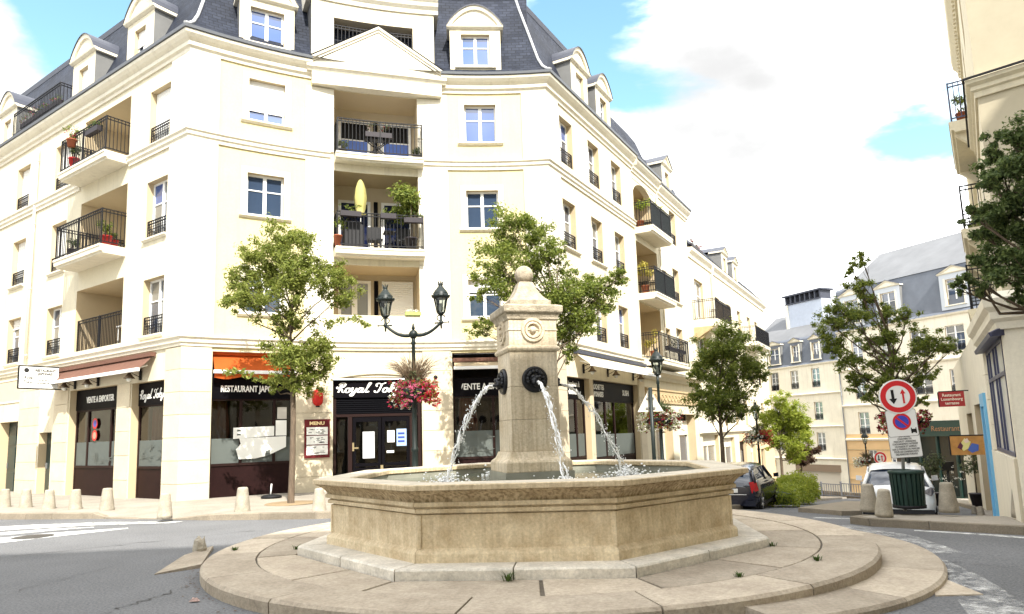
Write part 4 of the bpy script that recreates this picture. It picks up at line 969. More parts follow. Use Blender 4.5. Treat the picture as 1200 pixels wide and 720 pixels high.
for q in ((4.76, 5.60), (5.62, 6.45), (4.27, 4.62), (6.56, 6.72)):
    m = MB(); m.poly([MP(q[0]+.05, .3 if q[1]-q[0] > .5 else -.1, -.235), MP(q[1]-.05, .3 if q[1]-q[0] > .5 else -.1, -.235), MP(q[1]-.05, 2.2, -.235), MP(q[0]+.05, 2.2, -.235)]); m.build('pane', glass, sT)
decal(sT, MP, [(5.05, 1.02), (5.40, 1.02), (5.40, 1.82), (5.05, 1.82)], -.195, mat('grey_notice', (.55, .57, .6), .7), 'notice')
decal(sT, MP, [(5.78, 1.48), (6.0, 1.48), (6.0, 1.84), (5.78, 1.84)], -.195, paper, 'notice'); decal(sT, MP, [(6.06, 1.36), (6.36, 1.36), (6.36, 1.88), (6.06, 1.88)], -.195, mat('blue_notice', (.30, .42, .62), .6), 'notice')
decal(sT, MP, [(5.76, 1.16), (5.98, 1.16), (5.98, 1.23), (5.76, 1.23)], -.195, paper, 'letter_slot')
m = MB()
for z in (1.50, 1.62, 1.74): m.poly([MP(6.1, z-.03, -.19), MP(6.3, z-.03, -.19), MP(6.3, z+.03, -.19), MP(6.1, z+.03, -.19)])
m.build('notice_print', mat('blue_print', (.03, .06, .3), .6), sT)
m = MB(); fbox(m, MP, 4.74, 4.79, 1.25, 1.50, -.2, -.15); fbox(m, MP, 4.79, 4.92, 1.32, 1.36, -.17, -.14); fbox(m, MP, 5.57, 5.65, .62, .80, -.2, -.15); fbox(m, MP, 6.60, 6.63, 1.1, 1.75, -.2, -.15); m.build('door_handle', mat('brass', (.6, .5, .3), .3, metal=.8), sT)
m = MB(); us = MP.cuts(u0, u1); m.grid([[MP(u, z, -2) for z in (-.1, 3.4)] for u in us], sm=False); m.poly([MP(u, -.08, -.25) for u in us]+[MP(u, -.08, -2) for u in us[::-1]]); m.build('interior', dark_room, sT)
m = MB(); rows = [[MP(u, 3.40+.16*(1-((u-5.49)/1.34)**2), d) for d in (.0, .05)] for u in [u0+(u1-u0)*i/12 for i in range(13)]]
m.grid(rows, sm=False); m.grid([[MP(u, 3.40+.16*(1-((u-5.49)/1.34)**2), .05), MP(u, 3.56+.12*(1-((u-5.49)/1.4)**2), .05)] for u in [u0+(u1-u0)*i/12 for i in range(13)]], sm=False, flip=True); m.build('arch_moulding', block, mbuild)
# script lettering: strokes
GLY = {
 'R': [[(.05, .62), (.0, .5), (.1, .42), (.25, .6), (.38, .98), (.2, .02)], [(.1, .8), (.25, .97), (.5, 1.0), (.62, .85), (.5, .6), (.32, .52), (.45, .3), (.55, .05), (.68, .05)]],
 'o': [[(.32, .5), (.12, .42), (.08, .12), (.24, .0), (.4, .15), (.4, .42), (.28, .5), (.36, .38), (.56, .42)]],
 'y': [[(.05, .45), (.12, .5), (.1, .15), (.2, .02), (.36, .2), (.45, .5)], [(.45, .5), (.36, .05), (.22, -.32), (.06, -.3), (.12, -.1), (.55, .15)]],
 'a': [[(.4, .45), (.22, .5), (.06, .25), (.12, .03), (.28, .1), (.42, .48)], [(.44, .5), (.38, .1), (.5, .03), (.6, .15)]],
 'l': [[(.05, .1), (.35, .8), (.42, 1.0), (.3, 1.0), (.18, .3), (.2, .05), (.34, .05), (.42, .15)]],
 'T': [[(.1, .62), (.0, .8), (.15, .97), (.4, .88), (.62, .95), (.75, 1.05)], [(.45, .88), (.36, .3), (.22, .02), (.02, .05), (.0, .2)]],
 'k': [[(.05, .1), (.3, .8), (.36, 1.0), (.25, .98), (.1, .0)], [(.12, .25), (.32, .5), (.42, .42), (.18, .25), (.4, .03), (.52, .1)]]}
ADV = {'R': .68, 'o': .5, 'y': .52, 'a': .56, 'l': .36, 'T': .6, 'k': .5, ' ': .55}
def script(par, P, txt, u, z, size, d, wdt=.05, sx=1.):
    m = MB(); x = 0; Fm = P.tframe
    for ch in txt:
        for st_ in GLY.get(ch, []):
            pts = []
            for i in range(len(st_)-1):                      # Catmull-Rom
                p0, p1, p2, p3 = st_[max(i-1, 0)], st_[i], st_[i+1], st_[min(i+2, len(st_)-1)]
                for k in range(5):
                    t = k/5; pts.append(tuple(.5*(2*p1[c]+(p2[c]-p0[c])*t+(2*p0[c]-5*p1[c]+4*p2[c]-p3[c])*t*t+(3*p1[c]-p0[c]-3*p2[c]+p3[c])*t**3) for c in (0, 1)))
            pts.append(st_[-1]); L_, R_ = [], []
            for i, (a, b) in enumerate(pts):
                q0, q1 = pts[max(i-1, 0)], pts[min(i+1, len(pts)-1)]; dx, dy = q1[0]-q0[0], q1[1]-q0[1]; l = math.hypot(dx, dy) or 1
                w = wdt*(.45+.85*abs(dy)/l)/size*.5*size/.42; nx, ny = -dy/l*w, dx/l*w
                for side, s_ in ((L_, 1), (R_, -1)):
                    X, Y = a+nx*s_+.22*b, b+ny*s_; side.append(P(u+(x+X)*size*sx, z+Y*size, d))
            m.grid([L_, R_], sm=False); 
        x += ADV[ch]
    return m.build('lettering', letter, par)
script(sT, MP, "Royal Tokyo", 4.25, 3.01, .29, -.150, wdt=.05, sx=1.25); script(sB, MP, "Royal Tokyo", -2.52, 2.95, .26, -.182, sx=.94)
s3 = shopfront('shop3', MP, -.2, .92, (.95, 1.75), 2.80, (2.84, 3.42), (9.05,), curtains=((8.0, 8.5),))
text_obj('lettering', "VENTE A EMPORTER", .27, MP.tframe(9.0, 3.13, -.175), letter, s3, squeeze=.82, bold=.006); flowers_print(s3, MP, 8.1, 10, 1.05, 1.7, -.2, 8, 6)
rs1 = shopfront('shopR1', MP, -.6, .75, (.80, 1.55), 2.70, (2.74, 3.41), (UR+1.9,)); rs2 = shopfront('shopR2', MP, -.9, .65, (.70, 1.5), 2.68, (2.72, 3.41), (UR+4.5, UR+5.4))
text_obj('lettering', "Livraison à\ndomicile", .26, MP.tframe(UR+1.65, 3.08, -.175), letter, rs1, squeeze=.9, bold=.008)
text_obj('lettering', "BROCHETTES\nJAPONAISES", .26, MP.tframe(UR+3.75, 3.06, -.175), letter, rs2, squeeze=.75, bold=.008); text_obj('lettering', "SUSHI", .3, MP.tframe(UR+6.6, 3.06, -.175), letter, rs2, squeeze=.9, bold=.006)
green_door = mat('dark_green_door', (.012, .028, .026), .35, spec=.5)
for key, pan in (('door1', 0), ('door0', 1)):
    u0, u1, z0, z1, dp = SH[key]; m = MB(); fbox(m, MP, u0, u1, z0, z1, -dp, -dp+.05)
    if pan:
        um = (u0+u1)/2
        for a, b in ((u0+.08, um-.04), (um+.04, u1-.08)):
            for c, e in ((.1, .8), (.95, 1.7), (1.8, 2.5)): fbox(m, MP, a+.05, b-.05, c, e, -dp+.05, -dp+.075)
    o = m.build('door', green_door, mbuild); m = MB(); fbox(m, MP, u0+.1, u0+.13, .95, 1.15, -dp+.05, -dp+.1); m.build('door_handle', zinc, o)
    m = MB(); fbox(m, MP, u0-.02, u1+.02, -.1, .09, -dp, .05); m.build('doorstep', kerbstone, mbuild)
# street-level shopfronts further down the right wing
for key in ('shopR3', 'shopR4'):
    u0, u1, z0, z1, dp = SH[key]; m = MB(); fbox(m, MP, u0, u0+.12, z0-1, z1, -.5, -.4); fbox(m, MP, u1-.12, u1, z0-1, z1, -.5, -.4); fbox(m, MP, u0+.12, u1-.12, z1-1.0, z1-.3, -.5, -.38)
    fbox(m, MP, u0+.12, u1-.12, z0-1, z0+.5, -.5, -.4); fbox(m, MP, (u0+u1)/2-.05, (u0+u1)/2+.05, z0+.5, z1-1, -.5, -.42)
    o = m.build('shopfront', white, mbuild)
    m = MB(); fbox(m, MP, u0+.12, u1-.12, z1-.3, z1, -.52, -.45); m.build('fascia', shopmaroon, o)
    for a, b in ((u0+.12, (u0+u1)/2-.05), ((u0+u1)/2+.05, u1-.12)):
        m = MB(); m.poly([MP(a, z0+.5, -.47), MP(b, z0+.5, -.47), MP(b, z1-1, -.47), MP(a, z1-1, -.47)]); m.build('pane', pane_a, o)
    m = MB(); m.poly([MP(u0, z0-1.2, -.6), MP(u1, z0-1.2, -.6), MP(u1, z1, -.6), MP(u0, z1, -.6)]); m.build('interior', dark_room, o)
# carved tan band with a relief over the street shops
tan = mat('tan_stone', (.50, .38, .22), .9, var=.2, scale=5)
m = MB(); fsweep(m, MP, UR+8.4, UR+16.5, [(0, 2.75), (.06, 2.75), (.06, 3.25), (.10, 3.3), (.10, 3.36), (0, 3.4)]); m.build('stone_band', tan, mbuild)
m = MB()
for i in range(15):
    u = UR+9+.5*i; m.tube([MP(u+.18*math.cos(a*.7), 3.0+.14*math.sin(a*.7), .07) for a in range(10)], .018, 4)
m.build('band_relief', tan, mbuild)
m = MB(); fsweep(m, MP, UR+8.2, UR+16.6, [(0, 3.75), (.1, 3.75), (.16, 3.9), (.5, 4.0), (.5, 4.12), (0, 4.25)]); m.build('ledge', white, mbuild)

# ---- awnings, lanterns and signs fixed along the shopfronts
def awning(u0, u1, z0, d0, z1, d1, can, label, bar=pvc, sag=.03, valance=0, cassette=None):
    t = tag(empty('awning', MP((u0+u1)/2, z1, d1)), label, 'awning', 'shop awnings on the corner building'); P = MP
    m = MB(); us = [u0+(u1-u0)*i/16 for i in range(17)]
    rows = [[P(u, z0+(z1-z0)*v-sag*math.sin(PI*v), d0+(d1-d0)*v) for v in (0, .25, .5, .75, 1)] for u in us]; m.grid(rows, sm=True)
    m.build('canvas', can, t)
    m = MB(); fbox(m, P, u0-.03, u1+.03, z1-.06, z1+.035, d1-.04, d1+.04); m.build('front_bar', bar, t)
    m = MB()
    for u in (u0+.25, u1-.25): m.tube([P(u, z0-.25, d0+.02), P(u+.1*(1 if u < (u0+u1)/2 else -1), (z0+z1)/2-.12, (d0+d1)/2), P(u, z1-.03, d1-.03)], .022, 6)
    m.build('folding_arm', bar, t)
    if valance:
        m = MB(); rows = [[P(u, z1-.05, d1-.03), P(u, z1-.05-valance*(.75+.25*math.cos(u*5.5)), d1-.06)] for u in [u0+(u1-u0)*i/40 for i in range(41)]]; m.grid(rows, sm=True); m.build('valance', can, t)
    m = MB(); fbox(m, P, u0-.03, u1+.03, z0-.02, z0+.10, d0-.06, d0+.09); m.build('cassette', cassette or bar, t)
    return t
awning(-7.4, -1.35, 4.12, .08, 3.72, .50, browncanvas, 'brown awning over the take-away window left of the corner', cassette=browncanvas)
awning(.84, 3.02, 4.10, -.18, 3.60, .10, orange, 'orange awning over the restaurant window behind the street tree', valance=.17, cassette=orange)
awning(7.86, 10.2, 3.95, -.22, 3.72, .16, beigecanvas, 'short beige awning in the window bay behind the fountain pillar', cassette=browncanvas)
awning(UR+1.35, UR+8.5, 4.22, .1, 3.80, .66, creamcanvas, 'long cream awning over the right-hand shop windows', cassette=lead)
wl = tag(empty('wall_lamp'), 'dark wall lamp with bell shade and globe, left of the take-away window', 'wall lamp', 'bracket lamps over the shop windows')
m = MB(); m.box((0, .02, .02), (.04, .02, .16)); m.tube([(0, .03, .1), (0, .18, .16), (0, .32, .13)], .014, 6); m.tube([(0, .03, -.05), (0, .2, .02), (0, .32, .10)], .01, 5); m.build('bracket', iron, wl)
m = MB(); m.lathe([(.02, .14), (.035, .10), (.05, .03), (.09, -.04), (.155, -.10), (.15, -.105)], (0, .33, 0), 14); m.build('lamp_shade', mat('lamp_shade_metal', (.10, .07, .045), .45, metal=.5), wl)
m = MB(); m.ball((0, .33, -.13), .075, 10); m.build('globe', mat('globe_glass', (.75, .74, .68), .15), wl)
lamps = [(-6.2, 3.62, 'first bracket lamp from the far end of the brown awning'), (-4.65, 3.62, 'middle bracket lamp under the brown awning'), (-2.1, 3.62, 'bracket lamp over the script lettering nearest the corner'), (UR+2.1, 3.72, 'bracket lamp under the cream awning nearest the corner'), (UR+4.3, 3.72, 'second bracket lamp under the cream awning'), (UR+7.0, 3.72, 'far bracket lamp under the cream awning')]
for i, (u, z, lab) in enumerate(lamps):
    o = wl if i == 0 else copy_tree(wl)
    F_ = MP.frame(u, z, .02); o.location = F_.translation; o.rotation_euler = (0, 0, math.atan2(F_[1][0], F_[0][0])+PI); o.rotation_euler = F_.to_euler() if F_.determinant() > 0 else (0, 0, math.atan2(F_[1][0], F_[0][0])+PI); o['label'] = lab
# projecting sign
sg = tag(empty('projecting_sign', MP(-6.75, 3.9, .8)), 'white rectangular sign with small print projecting beside the brown awning', 'sign')
class Perp:                                       # facade turned square to the wall: along = outward
    u = [-9, 9]
    def __init__(s, P, u): s.F = P.frame(u, 0, 0)
    def __call__(s, a, z, d=0): return s.F @ Vector((d, -a if False else a, z))
    def cuts(s, a, b): return [a, b]
PS = Perp(MP, -6.75)
m = MB(); fbox(m, PS, .32, 1.42, 3.52, 4.18, -.02, .02); m.build('sign_board', paper, sg)
m = MB(); fbox(m, PS, 0, 1.44, 3.48, 3.515, -.025, .025); fbox(m, PS, .30, 1.44, 4.185, 4.22, -.025, .025); fbox(m, PS, 1.42, 1.45, 3.50, 4.2, -.025, .025); m.build('sign_frame', iron, sg)
Fs = Matrix.Translation(PS(.87, 3.85, .024)) @ Matrix(((-(PS(1, 0)-PS(0, 0)).x, 0, (PS(0, 0, 1)-PS(0, 0)).x, 0), (-(PS(1, 0)-PS(0, 0)).y, 0, (PS(0, 0, 1)-PS(0, 0)).y, 0), (0, 1, 0, 0), (0, 0, 0, 1)))
ink = mat('black_ink', (.02, .02, .02), .7)
text_obj('lettering', "RESTAURANT\nJAPONAIS", .105, Fs @ Matrix.Translation((.17, .17, 0)), ink, sg, squeeze=.9, bold=.003)
text_obj('lettering', "Royal\nTokyo", .14, Fs @ Matrix.Translation((-.30, -.08, 0)), ink, sg, shear=.3, squeeze=.8)
text_obj('lettering', "SUR PLACE\nA EMPORTER", .085, Fs @ Matrix.Translation((.2, -.14, 0)), ink, sg)
m = MB(); m.lathe([(.07, 0), (.07, .004)], (0, 0, 0), 14, M=Fs @ Matrix.Translation((-.36, .22, 0))); m.build('sign_emblem', ink, sg)
# menu board, paper lantern
mbd = tag(empty('menu_board', MP(3.68, 1.1, .05)), 'dark red framed menu board with white pages beside the restaurant door', 'menu board')
m = MB(); fbox(m, MP, 3.32, 4.05, 1.10, 2.22, .05, .10); m.build('board', signred, mbd)
for i, (a, b) in enumerate(((1.19, 1.46), (1.49, 1.74), (1.77, 1.99))):
    m = MB(); fbox(m, MP, 3.38, 3.99, a, b, .101, .106); o = m.build('menu_page', paper, mbd); random.seed(40+i); m = MB()
    for k in range(14):
        u, z = 3.42+random.random()*.42, a+.03+random.random()*(b-a-.07); l = random.uniform(.03, .14); m.poly([MP(u, z, .108), MP(u+l, z, .108), MP(u+l, z+.014, .108), MP(u, z+.014, .108)])
    m.build('page_print', ink, o)
text_obj('lettering', "MENU", .13, MP.tframe(3.68, 2.10, .104), mat('gold_letter', (.85, .65, .35), .5), mbd, bold=.006, squeeze=1.2)
ln = tag(empty('paper_lantern', MP(3.68, 2.6, .2)), 'red paper lantern hanging on the wall above the menu board', 'lantern')
c = MP(3.68, 2.85, .2); m = MB(); pr = []
for i in range(19):
    t = -1+2*i/18; pr.append((.155*math.sqrt(max(.02, 1-abs(t)**3.2))*(1+.025*(-1)**i), t*.25))
m.lathe(pr, c, 16); m.build('lantern_shell', mat('red_paper', (.62, .03, .025), .6, trans=.3), ln)
m = MB(); m.lathe([(.06, .24), (.06, .28)], c, 10); m.lathe([(.06, -.28), (.06, -.24)], c, 10); m.tube([c+Vector((0, 0, .28)), c+Vector((0, 0, .36)), MP(3.68, 3.2, .02)], .01, 5); m.build('lantern_cap', iron, ln)
sc_ = tag(empty('security_camera', MP(7.25, 3.4, 0)), 'small dark camera fixed to the wall right of the restaurant door', 'camera'); m = MB(); m.tube([MP(7.25, 3.45, .03), MP(7.25, 3.45, .16)], .02, 6); m.ball(MP(7.25, 3.42, .2), .07, 8); m.build('camera_body', iron, sc_)

# ============================================================ LOWER TERRACE BUILDING DOWN THE STREET
e0 = MP(UR+16.6, 0); LPth = Path([(e0.x, e0.y), (e0.x+dr[0]*22, e0.y+dr[1]*22)], 16.6)
low = tag(empty('terrace_building', (e0.x+5, e0.y+9, -3)), 'lower cream terrace building with two slate-side dormers further down the street', 'building')
lops = []
for (a, b) in ((22.2, 23.2), (25.2, 26.2), (28.2, 29.2), (31.4, 32.6), (34.2, 35.2)):
    for z0, z1 in ((1.7, 3.3), (4.6, 6.3), (7.7, 9.4)): lops.append((a, b, z0, z1, .2))
lops += [(17.6, 19.4, 7.6, 9.7, .25), (17.6, 19.4, 4.6, 6.6, .25)]
gops = [(17.2, 20.6, -1.5, 1.2, .4), (21.4, 24.6, -2, 1.0, .4), (26, 28, -2.5, .7, .4), (29.4, 31, -2.5, .4, .4), (33, 34.4, -3, 0, .4)]
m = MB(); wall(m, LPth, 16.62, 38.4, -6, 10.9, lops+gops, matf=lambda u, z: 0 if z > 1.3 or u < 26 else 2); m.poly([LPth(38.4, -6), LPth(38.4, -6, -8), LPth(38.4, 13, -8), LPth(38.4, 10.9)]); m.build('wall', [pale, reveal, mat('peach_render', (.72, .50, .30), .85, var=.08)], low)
for k, o in enumerate(lops): window(low, LPth, o[0], o[1], o[2], o[3], -.16, pm=[pane_a, pane_c][k % 2], guard=.5 if o[2] > 4 and k < 15 else 0)
for k, (a, b, z0, z1, dp) in enumerate(gops):
    m = MB(); fbox(m, LPth, a, b, z1-.55, z1, -.3, -.2); fbox(m, LPth, a, a+.1, z0-3, z1-.55, -.3, -.2); fbox(m, LPth, b-.1, b, z0-3, z1-.55, -.3, -.2); fbox(m, LPth, (a+b)/2-.05, (a+b)/2+.05, z0-3, z1-.55, -.3, -.2); o = m.build('shopfront', [white, white, shopmaroon, white, green_door][k], low)
    m = MB(); m.poly([LPth(a, z0-3, -.26), LPth(b, z0-3, -.26), LPth(b, z1-.5, -.26), LPth(a, z1-.5, -.26)]); m.build('pane', [pane_c, pane_a][k % 2], o)
m = MB(); fsweep(m, LPth, 16.62, 38.6, [(0, 10.7), (.06, 10.7), (.1, 10.9), (.25, 11.05), (.28, 11.2), (-.3, 11.25)]); fsweep(m, LPth, 16.62, 38.5, [(0, 1.3), (.15, 1.35), (.15, 1.55), (0, 1.6)]); fsweep(m, LPth, 21, 38.5, [(0, 7.15), (.1, 7.2), (.1, 7.35), (0, 7.4)]); m.build('cornice', white, low)
roof(low, LPth, 16.62, 38.5, [(.30, 11.22), (.1, 11.4), (-.9, 12.6), (-2.3, 13.5), (-4.5, 14.0)]); m = MB(); m.poly([LPth(38.5, z, d) for d, z in ((.3, 11.2), (-.9, 12.6), (-2.3, 13.5), (-8, 13.5), (-8, 10.8))]); m.build('gable_wall', pale, low)
dormer(low, LPth, 25.5, 1.6, 11.25, 12.65, .38, 11.4, 12.45, ped='gable', ph=.45, back=2.2); dormer(low, LPth, 28.6, 1.6, 11.25, 12.65, .38, 11.4, 12.45, ped='gable', ph=.45, back=2.2)
m = MB(); fsweep(m, LPth, 24.1, 24.6, [(-2.2, 11.3), (-1.3, 11.3), (-1.3, 13.2), (-2.2, 13.2)]); m.build('roof_step', zinc, low)
bamboo = mat('bamboo_screen', (.17, .125, .07), .9, var=.5, scale=14, aniso=(9, 9, .3))
balcony(low, LPth, 16.9, 20.6, 7.25, 0, 1.25, th=.35, screen=bamboo); balcony(low, LPth, 29.2, 34.2, 7.3, 0, 1.0, th=.25, screen=mat('dark_screen', (.02, .02, .03), .5))
m = MB(); m.poly([LPth(16.9, 6.9, 1.2), LPth(16.9, 6.9, 0), LPth(16.9, 6.2, 0), LPth(16.9, 6.5, .5)]); m.hexa([LPth(17, 6.2, 0), LPth(17.25, 6.2, 0), LPth(17.25, 6.3, .4), LPth(17, 6.3, .4)], [LPth(17, 6.9, 0), LPth(17.25, 6.9, 0), LPth(17.25, 6.9, 1.0), LPth(17, 6.9, 1.0)]); m.build('console', tan, low)
m = MB(); m.tube([LPth(21.0, 11.0, .3), LPth(21.3, 10.4, .1), LPth(21.3, 1.6, .1)], .06, 8); m.build('drainpipe', white, low)

# ============================================================ FAR BUILDINGS CLOSING THE STREET
az = R(-25); fd = Vector((math.sin(az), math.cos(az))); K0 = Vector((28.0, 60.0))
greyslate = mat('far_slate', (.13, .145, .175), .6, var=.2, scale=1.5, detail=8)
pF1 = K0+fd*11.0; pF2 = K0-fd*15.5
FP = Path([tuple(pF1), tuple(K0), tuple(pF2)], -11.0)
def farwin(par, P, u0, u1, z0, z1, pm, guard=True, d=-.12):
    return window(par, P, u0, u1, z0, z1, d, pm=pm, bars=(.4, .7), fw=.06, guard=.5 if guard else 0)
far1 = tag(empty('mansard_house', (K0.x+fd.x*5, K0.y+fd.y*5, -4.3)), 'white house with grey mansard, four dormers and broad chimney stack at street end', 'building')
random.seed(77)
w1 = []
for u in (-9.6, -7.4, -5.0, -2.6):
    for z0, z1 in ((4.9, 6.6), (2.0, 3.6), (-.7, .9)): w1.append((u-.45, u+.45, z0, z1, .15))
w1.append((-7.9, -6.9, 4.9, 6.6, .15))
w1 = [o for o in w1 if not (o[0] == -7.85)]
gop1 = [(-10.2, -8.2, -4.6, -1.7, .3), (-5.6, -.9, -4.6, -2.0, .3)]
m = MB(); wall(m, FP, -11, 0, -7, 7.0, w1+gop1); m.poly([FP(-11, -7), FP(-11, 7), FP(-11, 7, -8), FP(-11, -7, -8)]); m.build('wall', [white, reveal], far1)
for o in w1: farwin(far1, FP, o[0], o[1], o[2], o[3], random.choice([pane_a, pane_c]))
m = MB()
for z in (7.0, 4.35, 1.45, -1.35): fsweep(m, FP, -11, -.05, [(0, z-.12), (.12, z-.1), (.18, z), (0, z+.05)])
m.build('string_course', white, far1)
for k, (a, b, z0, z1, dp) in enumerate(gop1):
    m = MB(); fbox(m, FP, a, b, z0-2, z1-.5, -.28, -.2); o = m.build('shopfront', mat('pale_shop', (.55, .50, .42), .7), far1); m = MB(); fbox(m, FP, a-.1, b+.1, z1-.5, z1+.1, -.2, .05); m.build('fascia', mat('brown_fascia', (.22, .16, .11), .6), o)
roof(far1, FP, -11, 0, [(.15, 7.0), (.0, 7.2), (-.3, 9.4), (-.45, 9.6)], m_=greyslate); roof(far1, FP, -11, 0, [(-.45, 9.6), (-4.5, 12.6), (-6, 12.8)], m_=mat('far_roof_pale', (.17, .175, .185), .8, var=.2, scale=.6, spec=.1))
m = MB(); m.poly([FP(-11, z, d) for d, z in ((0, 7), (-.3, 9.4), (-4.5, 12.6), (-8, 12), (-8, 7))]); m.build('gable_wall', pale, far1)
for u, wd in ((-9.6, .34), (-7.2, .62), (-4.6, .36), (-2.3, .36)): dormer(far1, FP, u, wd*2+.5, 7.25, 9.15, wd, 7.4, 8.85, back=1.2, front=.05, ped='gable', ph=.35, wall_m=zinc if False else greyslate)
chm = tag(empty('chimney', FP(-5, 12, -3)), '', '') if False else None
m = MB(); fbox(m, FP, -7.2, -3.2, 9.5, 13.2, -3.6, -2.3); ch = m.build('chimney', mat('chimney_sheet', (.42, .46, .54), .6, var=.1), far1)
m = MB(); fbox(m, FP, -7.5, -7.2, 9.0, 13.2, -3.7, -2.2); m.build('chimney_edge', white, ch)
m = MB(); fbox(m, FP, -7.7, -3.0, 14.0, 14.15, -3.8, -2.1); fbox(m, FP, -7.5, -3.2, 13.2, 13.3, -3.65, -2.2)
for i in range(8): u = -7.4+i*.585; fbox(m, FP, u-.07, u+.07, 13.3, 14.0, -3.6, -2.25)
m.build('chimney_crown', lead, ch)
far2 = tag(empty('restaurant_house', (K0.x-fd.x*6, K0.y-fd.y*6, -4)), 'tall cream house with slate mansard and dark green restaurant front at street end', 'building')
w2 = []
for u in (1.9, 4.6, 7.4, 10.2, 12.6):
    for z0, z1 in ((6.6, 8.5), (3.6, 5.3), (.7, 2.5)):
        if u < 4.7 or z0 > 1: w2.append((u-.5-(.2 if u > 6 else 0), u+.5+(.2 if u > 6 else 0), z0, z1, .15))
for u in (2.4, 4.4): w2.append((u-.4, u+.4, -2.9, -.6, .15))
door2 = (1.9, 2.9, -5.5, -3.6, .2)
gop2 = [(4.9, 15.0, -5.5, 1.6, .35), (3.2, 3.9, -6, -3.4, .2), (2.0, 2.6, -6, -3.5, .2)]
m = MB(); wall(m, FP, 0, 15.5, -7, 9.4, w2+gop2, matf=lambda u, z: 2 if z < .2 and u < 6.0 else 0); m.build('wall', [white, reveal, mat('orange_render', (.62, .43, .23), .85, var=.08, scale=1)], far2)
for o in w2: farwin(far2, FP, o[0], o[1], o[2], o[3], random.choice([pane_a, pane_a, pane_c]))
for a, b, z0, z1, dp in gop2[1:]:
    m = MB(); fbox(m, FP, a, b, z0, z1, -.2, -.15); m.build('door', dark_room, far2)
m = MB()
for z, ue in ((9.4, 15.5), (6.1, 15.5), (3.1, 15.5), (.3, 4.85)): fsweep(m, FP, .05, ue, [(0, z-.15), (.14, z-.12), (.2, z), (0, z+.05)])
m.build('string_course', white, far2)
m = MB(); 
for z in (-.55, -1.75, -3.0): fsweep(m, FP, .05, 4.8, [(0, z-.05), (.05, z-.05), (.05, z+.03), (0, z+.03)])
m.build('render_joint', tan, far2)
dg = mat('restaurant_green', (.014, .035, .028), .4); m = MB(); a, b, z0, z1, dp = gop2[0]
fbox(m, FP, a, b, .45, 1.6, -.35, .05); 
for i in range(8): u = a+(b-a-.15)*i/7; fbox(m, FP, u, u+.15, -6, .45, -.35, -.1)
fbox(m, FP, a+.15, b-.15, -6, -3.9, -.35, -.2)
o = m.build('restaurant_front', dg, far2); m = MB(); m.poly([FP(a, -4, -.25), FP(b, -4, -.25), FP(b, .5, -.25), FP(a, .5, -.25)]); m.build('pane', mat('dark_pane', (.012, .018, .016), .15), o)
text_obj('lettering', "Restaurant", .55, FP.tframe(8.7, 1.0, .06), mat('copper_letter', (.22, .11, .05), .6), o, squeeze=.9)
roof(far2, FP, 0, 15.5, [(.2, 9.4), (.0, 9.6), (-.35, 12.9), (-.5, 13.1)], m_=greyslate); m = MB(); rows = [[FP(u, z, d) for d, z in ((-.3, 12.95), (-5.5, 16.6), (-9, 17))] for u in FP.cuts(.8, 15.5)]; m.grid(rows, sm=False); m.poly([FP(0, 12.95, -.4), FP(.8, 12.96, -.4), FP(4.2, 16.6, -5.5), FP(3.5, 16.6, -8)]); m.build('upper_roof', mat('far_roof_pale', (.17, .175, .185), .8, var=.2, scale=.6, spec=.1), far2)
m = MB(); m.poly([FP(.0, z, d) for d, z in ((0, 9.4), (-.35, 12.9), (-6, 13), (-8, 9.4))]); m.poly([FP(.0, -7, 0), FP(0, 9.4, 0), FP(0, 9.4, -8), FP(0, -7, -8)]); m.build('gable_wall', pale, far2)
for u in (1.8, 5.2, 10.6): dormer(far2, FP, u, 2.2, 9.65, 12.3, .62, 10.0, 11.9, back=1.6, front=.05, ped='gable', ph=.5, wall_m=mat('pale_zinc', (.45, .48, .52), .5))
pipe(far2, FP, .0, -6, 9.3, .08, gutter)
# small gabled roofs glimpsed between the terrace and the mansard house
fs = Path([(19.5, 66), (24.5, 78)], 0); gh = tag(empty('gabled_house', (22, 72, -4)), 'small house with pale gabled roof beside the mansard house', 'building')
m = MB(); wall(m, fs, 0, 13, -6, 8.5, []); m.build('wall', pale, gh); roof(gh, fs, 0, 13, [(.2, 8.4), (-2.5, 12.2), (-5, 12.4)], m_=mat('far_roof_pale', (.17, .175, .185), .8, var=.2, scale=.6, spec=.1)); m = MB(); m.poly([fs(0, 8.4, .2), fs(0, 12.2, -2.5), fs(0, 8.4, -5)]); m.poly([fs(0, -6), fs(0, 8.4), fs(0, 8.4, -5), fs(0, -6, -5)]); m.build('gable_wall', pale, gh)
m = MB(); fbox(m, fs, 3, 3.8, 10.5, 14, -3.2, -2.2); m.build('chimney', zinc, gh)

# ============================================================ BUILDING ON THE RIGHT OF THE SQUARE
ra = R(34); rd_ = Vector((math.sin(ra), math.cos(ra))); E0 = Vector((8.48, 11.9)); qa = R(133.4); qd = Vector((math.sin(qa), math.cos(qa)))
# path walked so that outward is on the right: from far street end towards the corner, then round the square
rp = [tuple(E0+rd_*34), tuple(E0+rd_*.8), tuple(E0), tuple(E0+qd*2.0)]
ang = math.atan2(rp[-1][1]-7.4, rp[-1][0]-.15); rad = math.hypot(rp[-1][0]-.15, rp[-1][1]-7.4)
for i in range(1, 17):
    a = ang-R(9.0)*i; r = rad+(15.6-rad)*min(1, i/5); rp.append((.15+r*math.cos(a), 7.4+r*math.sin(a)))  # unseen ring behind the camera, added to shade the square
RP = Path(rp, -34); ga = R(30); gd = Vector((math.sin(ga), math.cos(ga))); Eg = Vector((8.32, 11.82)); GP = Path([tuple(Eg+gd*20), tuple(Eg+gd*.6), tuple(Eg), tuple(Eg+qd*.6), tuple(Eg+qd*3.5)], -20)
rb = tag(empty('square_building', (12, 12, 0)), 'tall cream building closing the square on the right with stacked balconies and an unseen shading ring', 'building')
